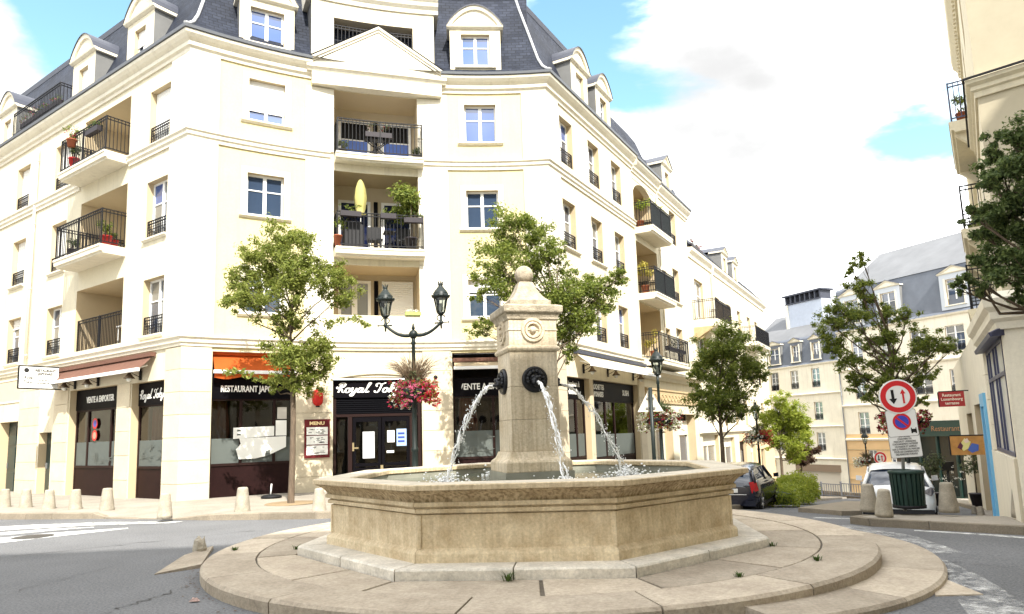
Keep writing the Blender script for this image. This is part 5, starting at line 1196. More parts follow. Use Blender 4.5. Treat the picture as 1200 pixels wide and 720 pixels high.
rops = []
for a in (-4.2, -8.2, -12.2, -16.2, -20.2, -25, -30):
    for z0, z1 in ((4.5, 6.3), (7.4, 9.2), (10.3, 12.0)): rops.append((a-.6, a+.6, z0, z1, .2))
for u in [3.2+3.0*i for i in range(12)]:
    for z0, z1 in ((4.9, 6.5), (7.9, 9.5), (10.9, 12.5), (14.5, 16.2)): rops.append((u-.5, u+.5, z0, z1, .2))
gopR = [(-3.5, -.16, .95, 3.0, .2), (-6.2, -5.0, -.7, 2.2, .25), (-9.5, -7.0, -1, 2.0, .25), (-14, -11, -1.6, 1.8, .25)]
rops = [o for o in rops if not (o[0] < -12.9 and o[3] > 10)]
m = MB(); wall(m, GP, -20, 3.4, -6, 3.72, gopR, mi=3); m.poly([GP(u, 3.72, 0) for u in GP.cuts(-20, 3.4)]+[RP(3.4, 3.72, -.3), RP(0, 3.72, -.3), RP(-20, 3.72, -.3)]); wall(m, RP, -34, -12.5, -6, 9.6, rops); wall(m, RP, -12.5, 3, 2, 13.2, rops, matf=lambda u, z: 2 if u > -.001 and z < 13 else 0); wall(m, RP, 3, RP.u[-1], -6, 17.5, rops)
m.poly([RP(-12.5, 9), RP(-12.5, 9, -8), RP(-12.5, 13.2, -8), RP(-12.5, 13.2)]); m.poly([RP(-34, 9.6), RP(-12.5, 9.6), RP(-12.5, 9.6, -8), RP(-34, 9.6, -8)]); m.poly([RP(3, 13), RP(3, 17.5), RP(3, 17.5, -8), RP(3, 13, -8)]); m.build('wall', [pale, reveal, mat('shade_toned_render', (.47, .42, .31), .85, var=.08), white], rb)  # render on the square side is darkened in colour to stand for shade
for o in rops: 
    if o[0] < 0 and o[2] < 4.6 and False: continue
    if o[0] < 14: window(rb, RP, o[0], o[1], o[2], o[3], -.15, pm=pane_a, guard=.5)
    else:
        window(rb, RP, o[0], o[1], o[2], o[3], -.15, pm=pane_c, bars=())
m = MB(); fsweep(m, RP, -34, -12.6, [(0, 9.4), (.1, 9.45), (.2, 9.6), (.25, 9.75), (-.2, 9.8)]); fsweep(m, RP, -12.7, 40, [(0, 12.9), (.06, 12.9), (.08, 13.1), (.14, 13.15), (.14, 13.3), (.26, 13.45), (.30, 13.7), (-.3, 13.75)]); m.build('cornice', pale, rb)
m = MB(); u = -12.4
dm = m
while u < 1.2: m = MB(); fbox(m, RP, u, u+.13, 12.98, 13.14, .05, .13); m.build('dentil', pale, rb); u += .26
m = MB(); fsweep(m, RP, -3.6, 40, [(0, 7.3), (.04, 7.3), (.05, 7.4), (.09, 7.43), (.09, 7.5), (.15, 7.55), (.16, 7.62), (0, 7.7)]); m.build('string_course', pale, rb)
m = MB(); fsweep(m, RP, -3.6, 40, [(.165, 7.625), (.20, 7.625), (.20, 7.66), (.165, 7.67)]); m.build('flashing', iron, rb)
m = MB(); fsweep(m, GP, -4.6, 3.4, [(0, 3.1), (.06, 3.1), (.08, 3.22), (.14, 3.28), (.15, 3.4), (.22, 3.48), (.24, 3.62), (0, 3.76)]); m.build('cornice', white, rb)
roof(rb, RP, -12.6, 3.2, [(-.05, 13.1), (-.05, 13.71), (.26, 13.72), (.1, 13.9), (-.2, 14.5), (-1.1, 16.8), (-1.4, 17.6), (-4, 18.2)]); roof(rb, RP, 3, RP.u[-1], [(-.05, 17.3), (-.05, 17.49), (.5, 17.5), (.2, 17.7), (-.2, 18.3), (-1.1, 20.8), (-1.4, 22.2), (-4, 22.6)])  # the unseen ring's roof is raised so its shade covers the fountain
# white shopfront with slate blue frames
bluef = mat('slate_blue_frame', (.055, .06, .11), .4); a, b, z0, z1, dp = gopR[0]
m = MB()
for u in (a, a+.55, (a+b)/2-.2, (a+b)/2+.35, b-.07): fbox(m, GP, u, u+.07, z0, z1, -.05, .012)
for z in (z0, 2.35, z1-.07): fbox(m, GP, a, b, z, z+.07, -.05, .015)
o = m.build('shop_window', bluef, rb); m = MB(); m.poly([GP(a, z0, -.02), GP(b, z0, -.02), GP(b, z1, -.02), GP(a, z1, -.02)]); m.build('pane', mat('bright_window', (.62, .62, .58), .25, spec=.4, var=.25, scale=1.5), o)
m = MB(); fsweep(m, GP, a-.15, b+.2, [(0, z1), (.18, z1-.02), (.20, z1+.05), (.0, z1+.15)]); m.build('shop_hood', bluef, o)
m = MB(); fbox(m, GP, -4.4, -.1, -.5, .93, 0, .05); m.build('shop_base', white, rb)
for (u0, u1) in ((-4.3, -3.7),): blocks(rb, GP, u0, u1, .95, 3.08, .05, .55, white)
bluedoor = mat('sky_blue_paint', (.16, .42, .66), .45); a, b, z0, z1, dp = gopR[1]; m = MB(); fbox(m, GP, a, a+.16, z0-1, z1, -.2, .06); fbox(m, GP, b-.16, b, z0-1, z1, -.2, .06); fbox(m, GP, a+.16, b-.16, z1-.3, z1, -.2, .06); fbox(m, GP, a+.16, b-.16, z0-1, .3, -.2, -.1); o = m.build('door_surround', bluedoor, rb); m = MB(); m.poly([GP(a, -1.5, -.18), GP(b, -1.5, -.18), GP(b, z1, -.18), GP(a, z1, -.18)]); m.build('pane', pane_a, o)
for k, (a, b, z0, z1, dp) in enumerate(gopR[2:]):
    m = MB(); fbox(m, GP, a, b, z0-2, z1, -.25, -.2); m.build('door', [bluef, green_door][k], rb)
# stacked balconies over the street
for (u0, u1, z, d1, col) in ((-6.0, -4.0, 4.05, .55, iron), (-8.6, -6.5, 3.95, .55, green_door), (-14.0, -11.2, 3.85, .6, bluef), (-6.4, -4.0, 5.9, .5, iron), (-9.2, -7.2, 5.9, .5, green_door), (-9.0, -5.2, 8.9, .5, bluef), (-13, -10, 5.9, .5, bluef)):
    balcony(rb, RP, u0, u1, z, 0, d1, h=1.0, th=.28, rail_m=col, slab_m=pale)
    for u in (u0+.2, u1-.35):
        m = MB(); m.hexa([RP(u, z-.7, 0), RP(u+.18, z-.7, 0), RP(u+.18, z-.6, .12), RP(u, z-.6, .12)], [RP(u, z-.28, 0), RP(u+.18, z-.28, 0), RP(u+.18, z-.28, d1*.85), RP(u, z-.28, d1*.85)]); m.build('console', pale, rb)
# hanging signs on the right
def hanging(name, lab, u, z0, z1, d0, d1, mb_m, frame):
    t = tag(empty(name, GP(u, (z0+z1)/2, (d0+d1)/2)), lab, 'sign'); Q = Perp(GP, u)
    m = MB(); fbox(m, Q, d0, d1, z0, z1, -.03, .03); m.build('sign_board', mb_m, t)
    m = MB(); fbox(m, Q, 0, d1, z1+.0, z1+.03, -.012, .012); fbox(m, Q, d1, d1+.03, z0, z1, -.035, .035); m.build('sign_bracket', frame, t)
    ax = (Q(0, 0)-Q(1, 0)); side = -1; nn = Q(0, 0, side)-Q(0, 0)
    ax = Q(1, 0)-Q(0, 0); nz = Vector((0, 0, 1)); nrm = ax.cross(nz)
    if (CAM-Q((d0+d1)/2, z0)).dot(nrm) < 0: ax = -ax; nrm = -nrm
    o = Q((d0+d1)/2, (z0+z1)/2)+nrm*.034
    return t, Matrix(((ax.x, 0, nrm.x, o.x), (ax.y, 0, nrm.y, o.y), (0, 1, 0, o.z), (0, 0, 0, 1)))
hs, Fh = hanging('hanging_sign', 'dark red hanging sign with three lines of pale lettering on the right building', -11.4, 2.02, 2.48, .12, .80, mat('sign_crimson', (.33, .03, .03), .5), iron)
text_obj('lettering', "Restaurant\nLuxembourg\nterrasse", .125, Fh, mat('sign_letter', (.75, .62, .5), .6), hs, squeeze=.9, bold=.003)
hp, Fp = hanging('hanging_sign', 'orange painted hanging sign with a blue and yellow figure above the blue door', -6.4, .74, 1.20, .06, .76, mat('sign_orange', (.55, .26, .07), .6, var=.3, scale=8), iron)
for k, (pts, col) in enumerate((([(-.2, .0), (-.05, .2), (.1, .1), (.02, -.08), (-.1, -.15)], (.75, .65, .25)), ([(0, -.12), (.12, .06), (.28, .02), (.26, -.14), (.1, -.2)], (.08, .13, .4)), ([(-.25, -.05), (-.16, .1), (-.1, .0), (-.15, -.12)], (.12, .03, .05)), ([(-.08, .14), (.02, .2), (.06, .1), (-.03, .06)], (.8, .6, .45)))):
    m = MB(); m.poly([Fp @ Vector((x*.85, y*.9, .002+.001*k)) for x, y in pts]); m.build('painted_figure', mat('sign_paint', col, .6) if False else mat('sign_paint_%d' % k, col, .6), hp)

# building across the left-hand street, outside the picture, that the left windows mirror
ob = tag(empty('opposite_building', (-34, 25, 0)), 'cream building across the left-hand street', 'building'); OP = Path([(-30, -6), (-33, 16), (-38, 60)], 0); oo = []
for u in range(2, 64, 4):
    for z0 in (.3, 4.6, 7.6, 10.6): oo.append((u, u+1.3, z0, z0+1.9, .2))
m = MB(); wall(m, OP, 0, 66, -1, 13, oo); m.build('wall', [pale, reveal], ob)
for o in oo: 
    m = MB(); m.poly([OP(o[0], o[2], -.18), OP(o[1], o[2], -.18), OP(o[1], o[3], -.18), OP(o[0], o[3], -.18)]); m.build('pane', pane_a, ob)
roof(ob, OP, 0, 66, [(.4, 13), (0, 13.3), (-1.2, 17)])
# ============================================================ TREES
def leaf_mat(name, c1, c2, tr=.35):
    m = bpy.data.materials.new(name); m.use_nodes = True; t = m.node_tree; b = t.nodes['Principled BSDF']; b.inputs['Roughness'].default_value = .55; b.inputs['Specular IOR Level'].default_value = .3
    g = N(t, 'ShaderNodeNewGeometry'); mi = N(t, 'ShaderNodeMix', data_type='RGBA'); t.links.new(g.outputs['Random Per Island'], mi.inputs[0]); mi.inputs[6].default_value = (*c1, 1); mi.inputs[7].default_value = (*c2, 1)
    t.links.new(mi.outputs[2], b.inputs['Base Color']); tl = N(t, 'ShaderNodeBsdfTranslucent'); t.links.new(mi.outputs[2], tl.inputs['Color'])
    ms = N(t, 'ShaderNodeMixShader'); ms.inputs[0].default_value = tr; t.links.new(b.outputs[0], ms.inputs[1]); t.links.new(tl.outputs[0], ms.inputs[2]); t.links.new(ms.outputs[0], t.nodes['Material Output'].inputs['Surface'])
    return m
lf_bright = leaf_mat('leaf_bright', (.12, .16, .025), (.31, .34, .08), .5); lf_mid = leaf_mat('leaf_mid', (.085, .13, .022), (.27, .31, .06), .48); lf_dark = leaf_mat('leaf_dark', (.06, .10, .035), (.17, .22, .07), .42)
lf_lime = leaf_mat('leaf_lime', (.20, .27, .03), (.40, .44, .07), .5); lf_plum = leaf_mat('leaf_plum', (.05, .025, .02), (.10, .06, .03), .3); lf_olive = leaf_mat('leaf_olive', (.05, .07, .03), (.12, .14, .06), .3)
bark = mat('bark', (.16, .12, .085), .95, var=.5, scale=7, bump=.6, bscale=25, aniso=(3, 3, .7))
def leaves(m, c, rad, n, size, rng, sq=(1, 1, .8), shell=.4):
    for i in range(n):
        v = Vector((rng.gauss(0, 1), rng.gauss(0, 1), rng.gauss(0, 1))).normalized(); r = rad*(shell+(1-shell)*rng.random())*rng.uniform(.75, 1.12)
        p = Vector((c[0]+v.x*r*sq[0], c[1]+v.y*r*sq[1], c[2]+v.z*r*sq[2]))
        nn = (v*.5+Vector((rng.gauss(0, .6), rng.gauss(0, .6), rng.gauss(.5, .6)))).normalized()
        a = nn.orthogonal().normalized(); b = nn.cross(a); th = rng.uniform(0, 6.28); d = a*math.cos(th)+b*math.sin(th); e = nn.cross(d); l = size*rng.uniform(.45, 1.45); w = l*.42
        i0 = len(m.v); m.v += [tuple(p-d*l*.5), tuple(p+e*w*.5+nn*l*.06), tuple(p+d*l*.5), tuple(p-e*w*.5+nn*l*.06)]; m.f.append((i0, i0+1, i0+2, i0+3)); m.m.append(0); m.sm.append(False)
def tree(name, base, trunk_h, r0, clumps, leaf_n, leaf_s, lm, label, seed, lean=(0, 0), group='street trees around the square', wisps=()):
    """clumps: (x, y, z, radius) relative to the base; a limb runs to every one of them, twigs inside, leaves round the twig ends"""
    rng = random.Random(seed); base = Vector(base); t = tag(empty(name, base), label, 'tree', group)
    tops = base+Vector((lean[0], lean[1], trunk_h)); m = MB()
    zt = trunk_h+.62*(max(c[2]+c[3]*.4 for c in clumps)-trunk_h); top2 = base+Vector((lean[0]*1.3+rng.uniform(-.1, .1), lean[1]*1.3, zt))
    tp = [base-Vector((0, 0, .15)), base+Vector((0, 0, .05)), base.lerp(tops, .35)+Vector((rng.uniform(-.03, .03), 0, 0)), base.lerp(tops, .7)+Vector((rng.uniform(-.04, .04), 0, 0)), tops, tops.lerp(top2, .5)+Vector((rng.uniform(-.08, .08), rng.uniform(-.08, .08), 0)), top2]
    m.tube(tp, [r0*1.4, r0*1.1, r0*.95, r0*.88, r0*.8, r0*.45, r0*.1], 9)
    lm_ = MB(); clumps = [(x, y, z, r*1.33) for x, y, z, r in clumps]; total = sum(c[3]**2 for c in clumps)
    for (x, y, z, r) in clumps:
        c = base+Vector((x, y, z)); st = tops+(top2-tops)*max(0, min(.8, ((c.z-tops.z)/(max(.1, top2.z-tops.z))-.35)*.8)); 
        if c.z < tops.z+.1: st = base.lerp(tops, .9)
        mid = st.lerp(c, .5)+Vector((rng.gauss(0, .08), rng.gauss(0, .08), -.05+rng.gauss(0, .08))); m.tube([st, st.lerp(mid, .5)+Vector((0, 0, .03)), mid, c], [r0*.32, r0*.26, r0*.2, r0*.07], 5)
        k = max(6, int(20*r/.6)); n_here = int(leaf_n*r*r/total)
        for j in range(k):
            v = Vector((rng.gauss(0, 1), rng.gauss(0, 1), rng.gauss(0, .9))).normalized(); e = c+v*r*rng.uniform(.2, 1.02); s0 = mid.lerp(c, rng.uniform(.2, 1)); m.tube([s0, s0.lerp(e, .5)+Vector((0, 0, .04)), e], [r0*.08, r0*.05, .004], 3, caps=False)
            rr = r*rng.uniform(.25, .5); leaves(lm_, e, rr, int(4.6*n_here/k), leaf_s*.64, rng, shell=.1)
    for pts in wisps:                                  # thin outlying sprays
        ps = [base+Vector(p) for p in pts]; m.tube(ps, [r0*.14]+[r0*.06]*(len(ps)-2)+[.004], 4)
        for a, b in zip(ps[1:], ps[2:]):
            for q in range(5): leaves(lm_, a.lerp(b, q/5), .16, 14, leaf_s, rng, shell=.1)
    m.build('trunk', bark, t); lm_.build('crown', lm, t); return t
def cl(base, pts, D):      # clumps given as picture points (x, y, radius px, depth offset) at the tree's own distance
    out = []
    for (x, y, r, dy) in pts:
        q = at(x, y, D+dy); out.append((q.x-base[0], q.y-base[1], q.z-base[2], r*D/821))
    return out
b1 = G(341, 590, .13); D = b1.y
tree('street_tree', b1, 2.9, .075, cl(b1, [(330, 290, 26, 0), (300, 300, 22, .3), (358, 300, 24, -.3), (375, 322, 24, .2), (400, 335, 18, .1), (315, 325, 28, .4), (345, 330, 24, -.5), (282, 330, 20, .2), (272, 352, 14, 0), (300, 352, 22, -.3), (340, 375, 20, .2), (395, 350, 12, .1), (350, 410, 26, .2), (330, 420, 22, -.3), (375, 405, 20, 0), (362, 440, 20, .2), (345, 452, 16, -.2), (318, 450, 10, 0), (385, 430, 10, .2)], D), 8800, .13, lf_bright, 'street tree with a bright open crown before the orange restaurant awning', 1, lean=(.02, 0), wisps=[[(0, 0, 2.9), (-.8, .1, 3.0), (-1.4, .1, 3.25), (-1.75, .1, 3.2)], [(.1, 0, 3.0), (.7, .0, 3.3), (1.2, .1, 3.5)], [(0, 0, 3.6), (.8, .1, 4.4), (1.5, .2, 4.5), (1.9, .1, 4.2)]])
b2 = Vector((1.05, 18.6, .10)); D = 18.6
tree('street_tree', b2, 2.7, .085, cl(b2, [(600, 268, 26, 0), (625, 275, 22, .3), (640, 290, 22, -.2), (580, 290, 22, .2), (590, 318, 26, -.3), (570, 325, 16, .1), (620, 315, 24, .4), (655, 300, 12, 0), (655, 335, 22, 0), (680, 345, 24, -.3), (700, 340, 20, .2), (720, 330, 14, .1), (730, 322, 8, 0), (668, 370, 24, .2), (690, 375, 20, -.2), (662, 395, 16, .1), (705, 360, 14, 0), (640, 355, 18, .3), (560, 345, 9, 0), (600, 345, 16, .2), (556, 385, 10, 0), (572, 380, 12, .1), (666, 415, 9, .1)], D), 8800, .13, lf_mid, 'street tree half hidden behind the fountain pillar', 2)
b3 = at(848, 545, 25); b3.z = T(b3.x, b3.y)+.12; D = 25
tree('street_tree', b3, 1.9, .09, cl(b3, [(850, 398, 20, 0), (835, 415, 22, .3), (865, 415, 22, -.3), (820, 432, 18, .2), (880, 432, 18, .1), (850, 440, 26, .4), (840, 465, 22, -.3), (870, 462, 20, .2), (822, 462, 16, 0), (893, 440, 9, 0), (850, 485, 16, .2), (828, 483, 12, .2), (872, 482, 10, .1)], D), 7000, .15, lf_mid, 'dense green street tree behind the dark parked car', 3)
b4 = at(917, 557, 35); b4.z = T(b4.x, b4.y)+.12; D = 35
tree('street_tree', b4, 1.9, .08, cl(b4, [(917, 478, 14, 0), (905, 490, 15, .3), (930, 488, 14, -.2), (920, 502, 17, .3), (900, 505, 11, 0), (940, 503, 12, .2), (930, 520, 14, -.2), (908, 520, 10, .1), (945, 516, 8, .1), (935, 535, 10, 0)], D), 5200, .17, lf_lime, 'bright lime-green young tree above the hedge', 4)
b4b = at(939, 556, 41); b4b.z = T(b4b.x, b4b.y)+.12
tree('street_tree', b4b, 1.5, .08, cl(b4b, [(939, 528, 10, 0), (928, 534, 8, .2), (950, 532, 9, .1), (940, 540, 8, -.2)], 41), 1800, .18, lf_plum, 'small purple-leaved tree behind the lime-green tree', 5)
b5 = at(1052, 580, 24); b5.x += .2; b5.z = T(b5.x, b5.y)+.12; D = 24
tree('street_tree', b5, 3.0, .12, cl(b5, [(1010, 302, 10, 0), (998, 318, 8, .2), (1005, 335, 12, 0), (1020, 350, 12, .2), (985, 365, 16, .2), (972, 380, 14, 0), (1005, 372, 16, -.2), (1035, 368, 14, .2), (980, 400, 14, .2), (995, 425, 15, -.2), (975, 412, 9, 0), (1020, 400, 16, .3), (1045, 395, 14, -.2), (1062, 372, 12, .2), (1080, 400, 14, .3), (1100, 405, 14, 0), (1115, 410, 8, .1), (1075, 425, 14, .2), (1040, 425, 18, .2), (1040, 450, 16, -.1), (1010, 445, 13, .1), (1020, 465, 11, 0), (1065, 450, 12, .2), (1085, 440, 11, .2), (1000, 450, 8, 0), (1082, 470, 8, 0)], D), 7200, .15, lf_mid, 'tall sparse tree with ascending limbs behind the road signs', 6)
b6 = Vector((8.15, 10.3, .1)); D = 10
tree('street_tree', b6, 3.0, .11, cl(b6, [(1190, 160, 22, 0), (1165, 175, 16, .2), (1175, 200, 22, 0), (1205, 190, 30, .2), (1160, 212, 16, .1), (1195, 225, 30, -.2), (1165, 245, 22, .2), (1140, 255, 14, 0), (1185, 270, 28, .2), (1150, 275, 14, .2), (1215, 270, 40, 0), (1175, 305, 26, .1), (1150, 310, 16, .2), (1200, 320, 26, -.2), (1130, 325, 12, 0), (1122, 340, 8, .1), (1150, 335, 10, 0), (1198, 345, 14, 0), (1240, 220, 45, 0), (1250, 300, 40, .2)], D), 10500, .10, lf_dark, 'dark leafy tree overhanging from the right edge before the tall building', 7)
# tree pit
pit = mat('tree_pit_soil', (.30, .22, .13), .95, var=.4, scale=14)
m = MB(); m.lathe([(.02, .012), (.6, .012), (.62, .0)], (b1.x, b1.y, T(b1.x, b1.y)+.135), 14); tag(m.build('tree_pit', pit), 'round earth pit at the foot of the tree before the restaurant', 'tree pit')
# hedges
def hedge(base, L, w, h, lm, seed, label):
    t = tag(empty('hedge', base, R(-29)), label, 'hedge', 'hedges along the kerb'); WO[t.name] = Vector(); rng = random.Random(seed); m = MB(); n = 0
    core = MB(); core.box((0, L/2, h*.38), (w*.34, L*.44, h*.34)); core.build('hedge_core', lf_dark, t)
    for k in range(int(L*w*h*1500)):
        x, y, z = rng.uniform(-1, 1), rng.uniform(0, 1), rng.uniform(0, 1); f = rng.choice((0, 1, 2, 3))
        if f == 0: z = 1
        elif f == 1: x = -1
        elif f == 2: x = 1
        else: y = rng.choice((0, 1))
        bump_ = 1+.12*math.sin(y*L*3+x*2)+.08*math.sin(z*7+y*11)
        bump_ *= rng.uniform(.82, 1.12); leaves(m, (x*w/2*bump_*(1-.25*max(0, z-.6)), y*L, z*h*bump_*(1-.18*abs(x))), .09, 1, .12, rng)
    m.build('foliage', lm, t); return t
for (x, y, D_, L, w, h, lm, lab, sd) in ((912, 589, 24.5, 2.8, 1.1, .55, lf_lime, 'pale clipped hedge behind the dark parked car', 1), (926, 585, 29, 3.4, 1.4, .95, lf_lime, 'taller green hedge behind the pale clipped hedge', 2)):
    p = at(x, y, D_); p.z = T(p.x, p.y)+.05; hedge(p, L, w, h, lm, sd, lab)
m = MB(); ks = [(9.1, 20.2), (10.6, 20.6), (14.2, 27), (16.5, 31.5), (14.8, 32.4), (8.2, 21)]; m.hexa([(x, y, T(x, y)-.2) for x, y in ks], [(x, y, T(x, y)+.13) for x, y in ks]); tag(m.build('planting_island', kerbstone), kind='structure')

# ============================================================ STREET LAMPS WITH FLOWER BASKETS
clear = glass_mat('lantern_glass', .9)
petal = {'red': leaf_mat('petal_red', (.45, .01, .03), (.75, .05, .12), .3), 'pink': leaf_mat('petal_pink', (.6, .05, .2), (.85, .35, .5), .3), 'white': leaf_mat('petal_white', (.8, .8, .75), (.85, .82, .75), .3), 'crimson': leaf_mat('petal_crimson', (.15, .005, .02), (.35, .01, .05), .2)}
grassm = leaf_mat('feather_grass', (.16, .11, .075), (.30, .22, .14), .3)
def lantern(par, c, s=1.):
    c = Vector(c); m = MB()
    m.lathe([(.05, 0), (.09, .03), (.10, .06)], c, 6); 
    for k in range(6):
        a = k*PI/3; m.tube([c+Vector((.10*s*math.cos(a), .10*s*math.sin(a), .05)), c+Vector((.175*s*math.cos(a), .175*s*math.sin(a), .42*s))], .012, 4)
    m.lathe([(.19*s, .42*s), (.20*s, .44*s), (.24*s, .46*s), (.235*s, .50*s), (.19*s, .53*s), (.20*s, .56*s), (.17*s, .60*s), (.08*s, .72*s), (.05*s, .76*s), (.07*s, .79*s), (.055*s, .82*s), (.02*s, .83*s)], c, 12)
    for k in range(5):
        a = k*2*PI/5; m.tube([c+Vector((.05*s*math.cos(a), .05*s*math.sin(a), .81*s)), c+Vector((.075*s*math.cos(a), .075*s*math.sin(a), .89*s))], [.014, .006], 4)
    for k in range(12):
        a = k*PI/6; m.ball(c+Vector((.235*s*math.cos(a), .235*s*math.sin(a), .50*s)), .02*s, 5)
    o = m.build('lantern', lampgreen, par); m = MB()
    for k in range(6):
        a0, a1 = k*PI/3, (k+1)*PI/3; m.poly([c+Vector((.095*s*math.cos(a0), .095*s*math.sin(a0), .07)), c+Vector((.095*s*math.cos(a1), .095*s*math.sin(a1), .07)), c+Vector((.165*s*math.cos(a1), .165*s*math.sin(a1), .42*s)), c+Vector((.165*s*math.cos(a0), .165*s*math.sin(a0), .42*s))])
    m.build('pane', clear, o); m = MB(); m.lathe([(.02, .06), (.05, .12), (.05, .22), (.02, .28)], c, 8); m.build('bulb', paper, o)
def basket(loc, w, cols, seed, label, grass=1., rz=0, h=.36, gl=.75, gm=None):
    t = tag(empty('flower_basket', loc, rz), label, 'flower basket', 'flower baskets on the lamp posts'); WO[t.name] = Vector(); rng = random.Random(seed)
    m = MB(); m.lathe([(.10, -.14), (w*.30, -.12), (w*.36, .02), (w*.34, .05)], (0, 0, 0), 14); m.build('planter', lampgreen, t)
    lm = MB(); fm = {c: MB() for c in cols}
    for k in range(420):
        a = rng.uniform(0, 2*PI); r = w*.5*rng.uniform(.45, 1.05); z = h*rng.uniform(-.6, .65)*(1.2-.2*r/w)-(.12 if rng.random() < .25 else 0); p = (r*math.cos(a), r*.8*math.sin(a), z)
        leaves(lm, p, .06, 3, .075, rng)
        c = cols[int(((a/(2*PI))*len(cols)*1.0+rng.uniform(-.5, .5))) % len(cols)]; leaves(fm[c], p, .055, 7, .07, rng, shell=.5)
    lm.build('foliage', lf_mid, t)
    for c in cols: fm[c].build('blossom', petal[c], t)
    if grass:
        g = MB()
        for k in range(int(150*grass)):
            a = rng.uniform(0, 2*PI); l = gl*rng.uniform(.5, 1.05); sp = rng.uniform(.08, .75); r0 = rng.uniform(0, .16); q = Vector((math.cos(a), math.sin(a), 0)); pts = []
            for i in range(6):
                tt = i/5; pts.append(q*(r0+sp*l*tt**1.6)+Vector((0, 0, .05+l*(tt-.42*sp*tt*tt*tt*1.2))))
            g.tube(pts, [.004, .004, .004, .005, .009 if k % 3 == 0 else .003, .002], 3, caps=False)
        g.build('feather_grass', gm or grassm, t)
        gl_ = MB()
        for k in range(90):
            a = rng.uniform(0, 2*PI); r = rng.uniform(0, .25); leaves(gl_, (r*math.cos(a), r*math.sin(a), rng.uniform(.1, .42)), .1, 3, .11, rng)
        gl_.build('foliage', lf_olive, t)
    return t
def post(par, h, s=1.):
    m = MB(); m.lathe([(.17*s, 0), (.17*s, .10), (.15*s, .14), (.13*s, .5), (.15*s, .54), (.11*s, .60), (.12*s, .72), (.075*s, .80), (.07*s, 1.2), (.085*s, 1.23), (.085*s, 1.28), (.06*s, 1.33), (.055*s, h*.62), (.075*s, h*.63), (.05*s, h*.65), (.042*s, h-.25), (.06*s, h-.22), (.045*s, h-.15), (.045*s, h)], (0, 0, 0), 14); return m.build('post', lampgreen, par)
# twin lamp
LX = at(486, 520, 16.4); lz = T(LX.x, LX.y)+.13; tw = tag(empty('street_lamp', (LX.x, LX.y, lz)), 'dark twin-arm street lamp with two lanterns before the restaurant door', 'street lamp', 'street lamps')
hj = at(486, 392, 16.4).z-lz; tw.rotation_euler = (0, 0, R(-8)); WO[tw.name] = Vector(); 
post(tw, hj)
m = MB(); m.ball((0, 0, hj), .11, 10); m.lathe([(.05, 0), (.03, .12), (.045, .14), (.012, .26)], (0, 0, hj), 8)
for sx in (-1, 1):
    pts = []
    for i in range(13):
        t = i/12; pts.append((sx*(.08+.60*t), 0, hj-.02-.05*math.sin(PI*t*1.0)+.27*t**1.5))
    m.tube(pts, [.045-.012*i/12 for i in range(13)], 8); m.ball((sx*.30, 0, hj-.0), .05, 6); m.ball((sx*.68, 0, hj+.25), .055, 8); m.tube([(sx*.52, 0, hj+.24), (sx*.86, 0, hj+.25)], [.02, .012], 6); m.tube([(sx*.68, 0, hj+.10), (sx*.68, 0, hj+.44)], [.02, .035], 6); m.ball((sx*.86, 0, hj+.25), .025, 6)
    m.tube([(sx*.68+sx*.10*math.cos(a*.6), 0, hj+.36+.07*math.sin(a*.6)) for a in range(9)], .012, 4)
m.build('twin_arm', lampgreen, tw)
for sx in (-1, 1): lantern(tw, (sx*.68, 0, hj+.43), .92)
q = at(487, 459, 16.4); basket((LX.x, LX.y, q.z), 1.12, ['red', 'pink', 'white', 'crimson', 'pink', 'red'], 1, 'big round basket of pink and red flowers with feathery grass on the twin lamp', grass=2.4, gl=.95)
def single(px, ytop, D_, label, hl=.85):
    p = at(px, 500, D_); z = T(p.x, p.y)+.12; top = at(px, ytop, D_).z; h = top-z-.83*hl; t = tag(empty('street_lamp', (p.x, p.y, z)), label, 'street lamp', 'street lamps'); WO[t.name] = Vector(); post(t, h, .9); lantern(t, (0, 0, h), hl); return p
p = single(774, 409, 20.5, 'single-lantern street lamp behind the back of the warning sign', .95); basket((p.x, p.y, at(775, 492, 20.5).z), 1.25, ['crimson', 'crimson', 'white', 'crimson', 'white'], 2, 'basket of deep crimson and white flowers behind the warning sign', grass=.8, gl=.6, gm=lf_dark)
p = single(887, 472, 31, 'street lamp beside the dark parked car', .9); basket((p.x, p.y, at(887, 512, 31).z), 1.2, ['red', 'red', 'white', 'red'], 3, 'red and white flower basket on the lamp above the dark car', grass=.4, gl=.7)
p = single(1012, 506, 42, 'distant street lamp before the orange ground-floor wall', .9); basket((p.x, p.y, at(1013, 541, 42).z), 1.5, ['crimson', 'white', 'crimson'], 4, 'distant flower basket with silvery grasses before the orange wall', grass=.9, gl=.7)
p = at(1058, 500, 19.5); p.x += .05; t = tag(empty('planter_post', (p.x, p.y, T(p.x, p.y)+.12)), 'dark planter post hidden behind the no-parking plates', 'planter post'); WO[t.name] = Vector(); post(t, at(1058, 500, 19.5).z-T(p.x, p.y)-.12-.1, .9); basket((p.x, p.y, at(1058, 493, 19.5).z), 1.35, ['pink', 'crimson', 'red', 'crimson'], 5, 'basket of pink and crimson flowers behind the no-parking sign', grass=.0)

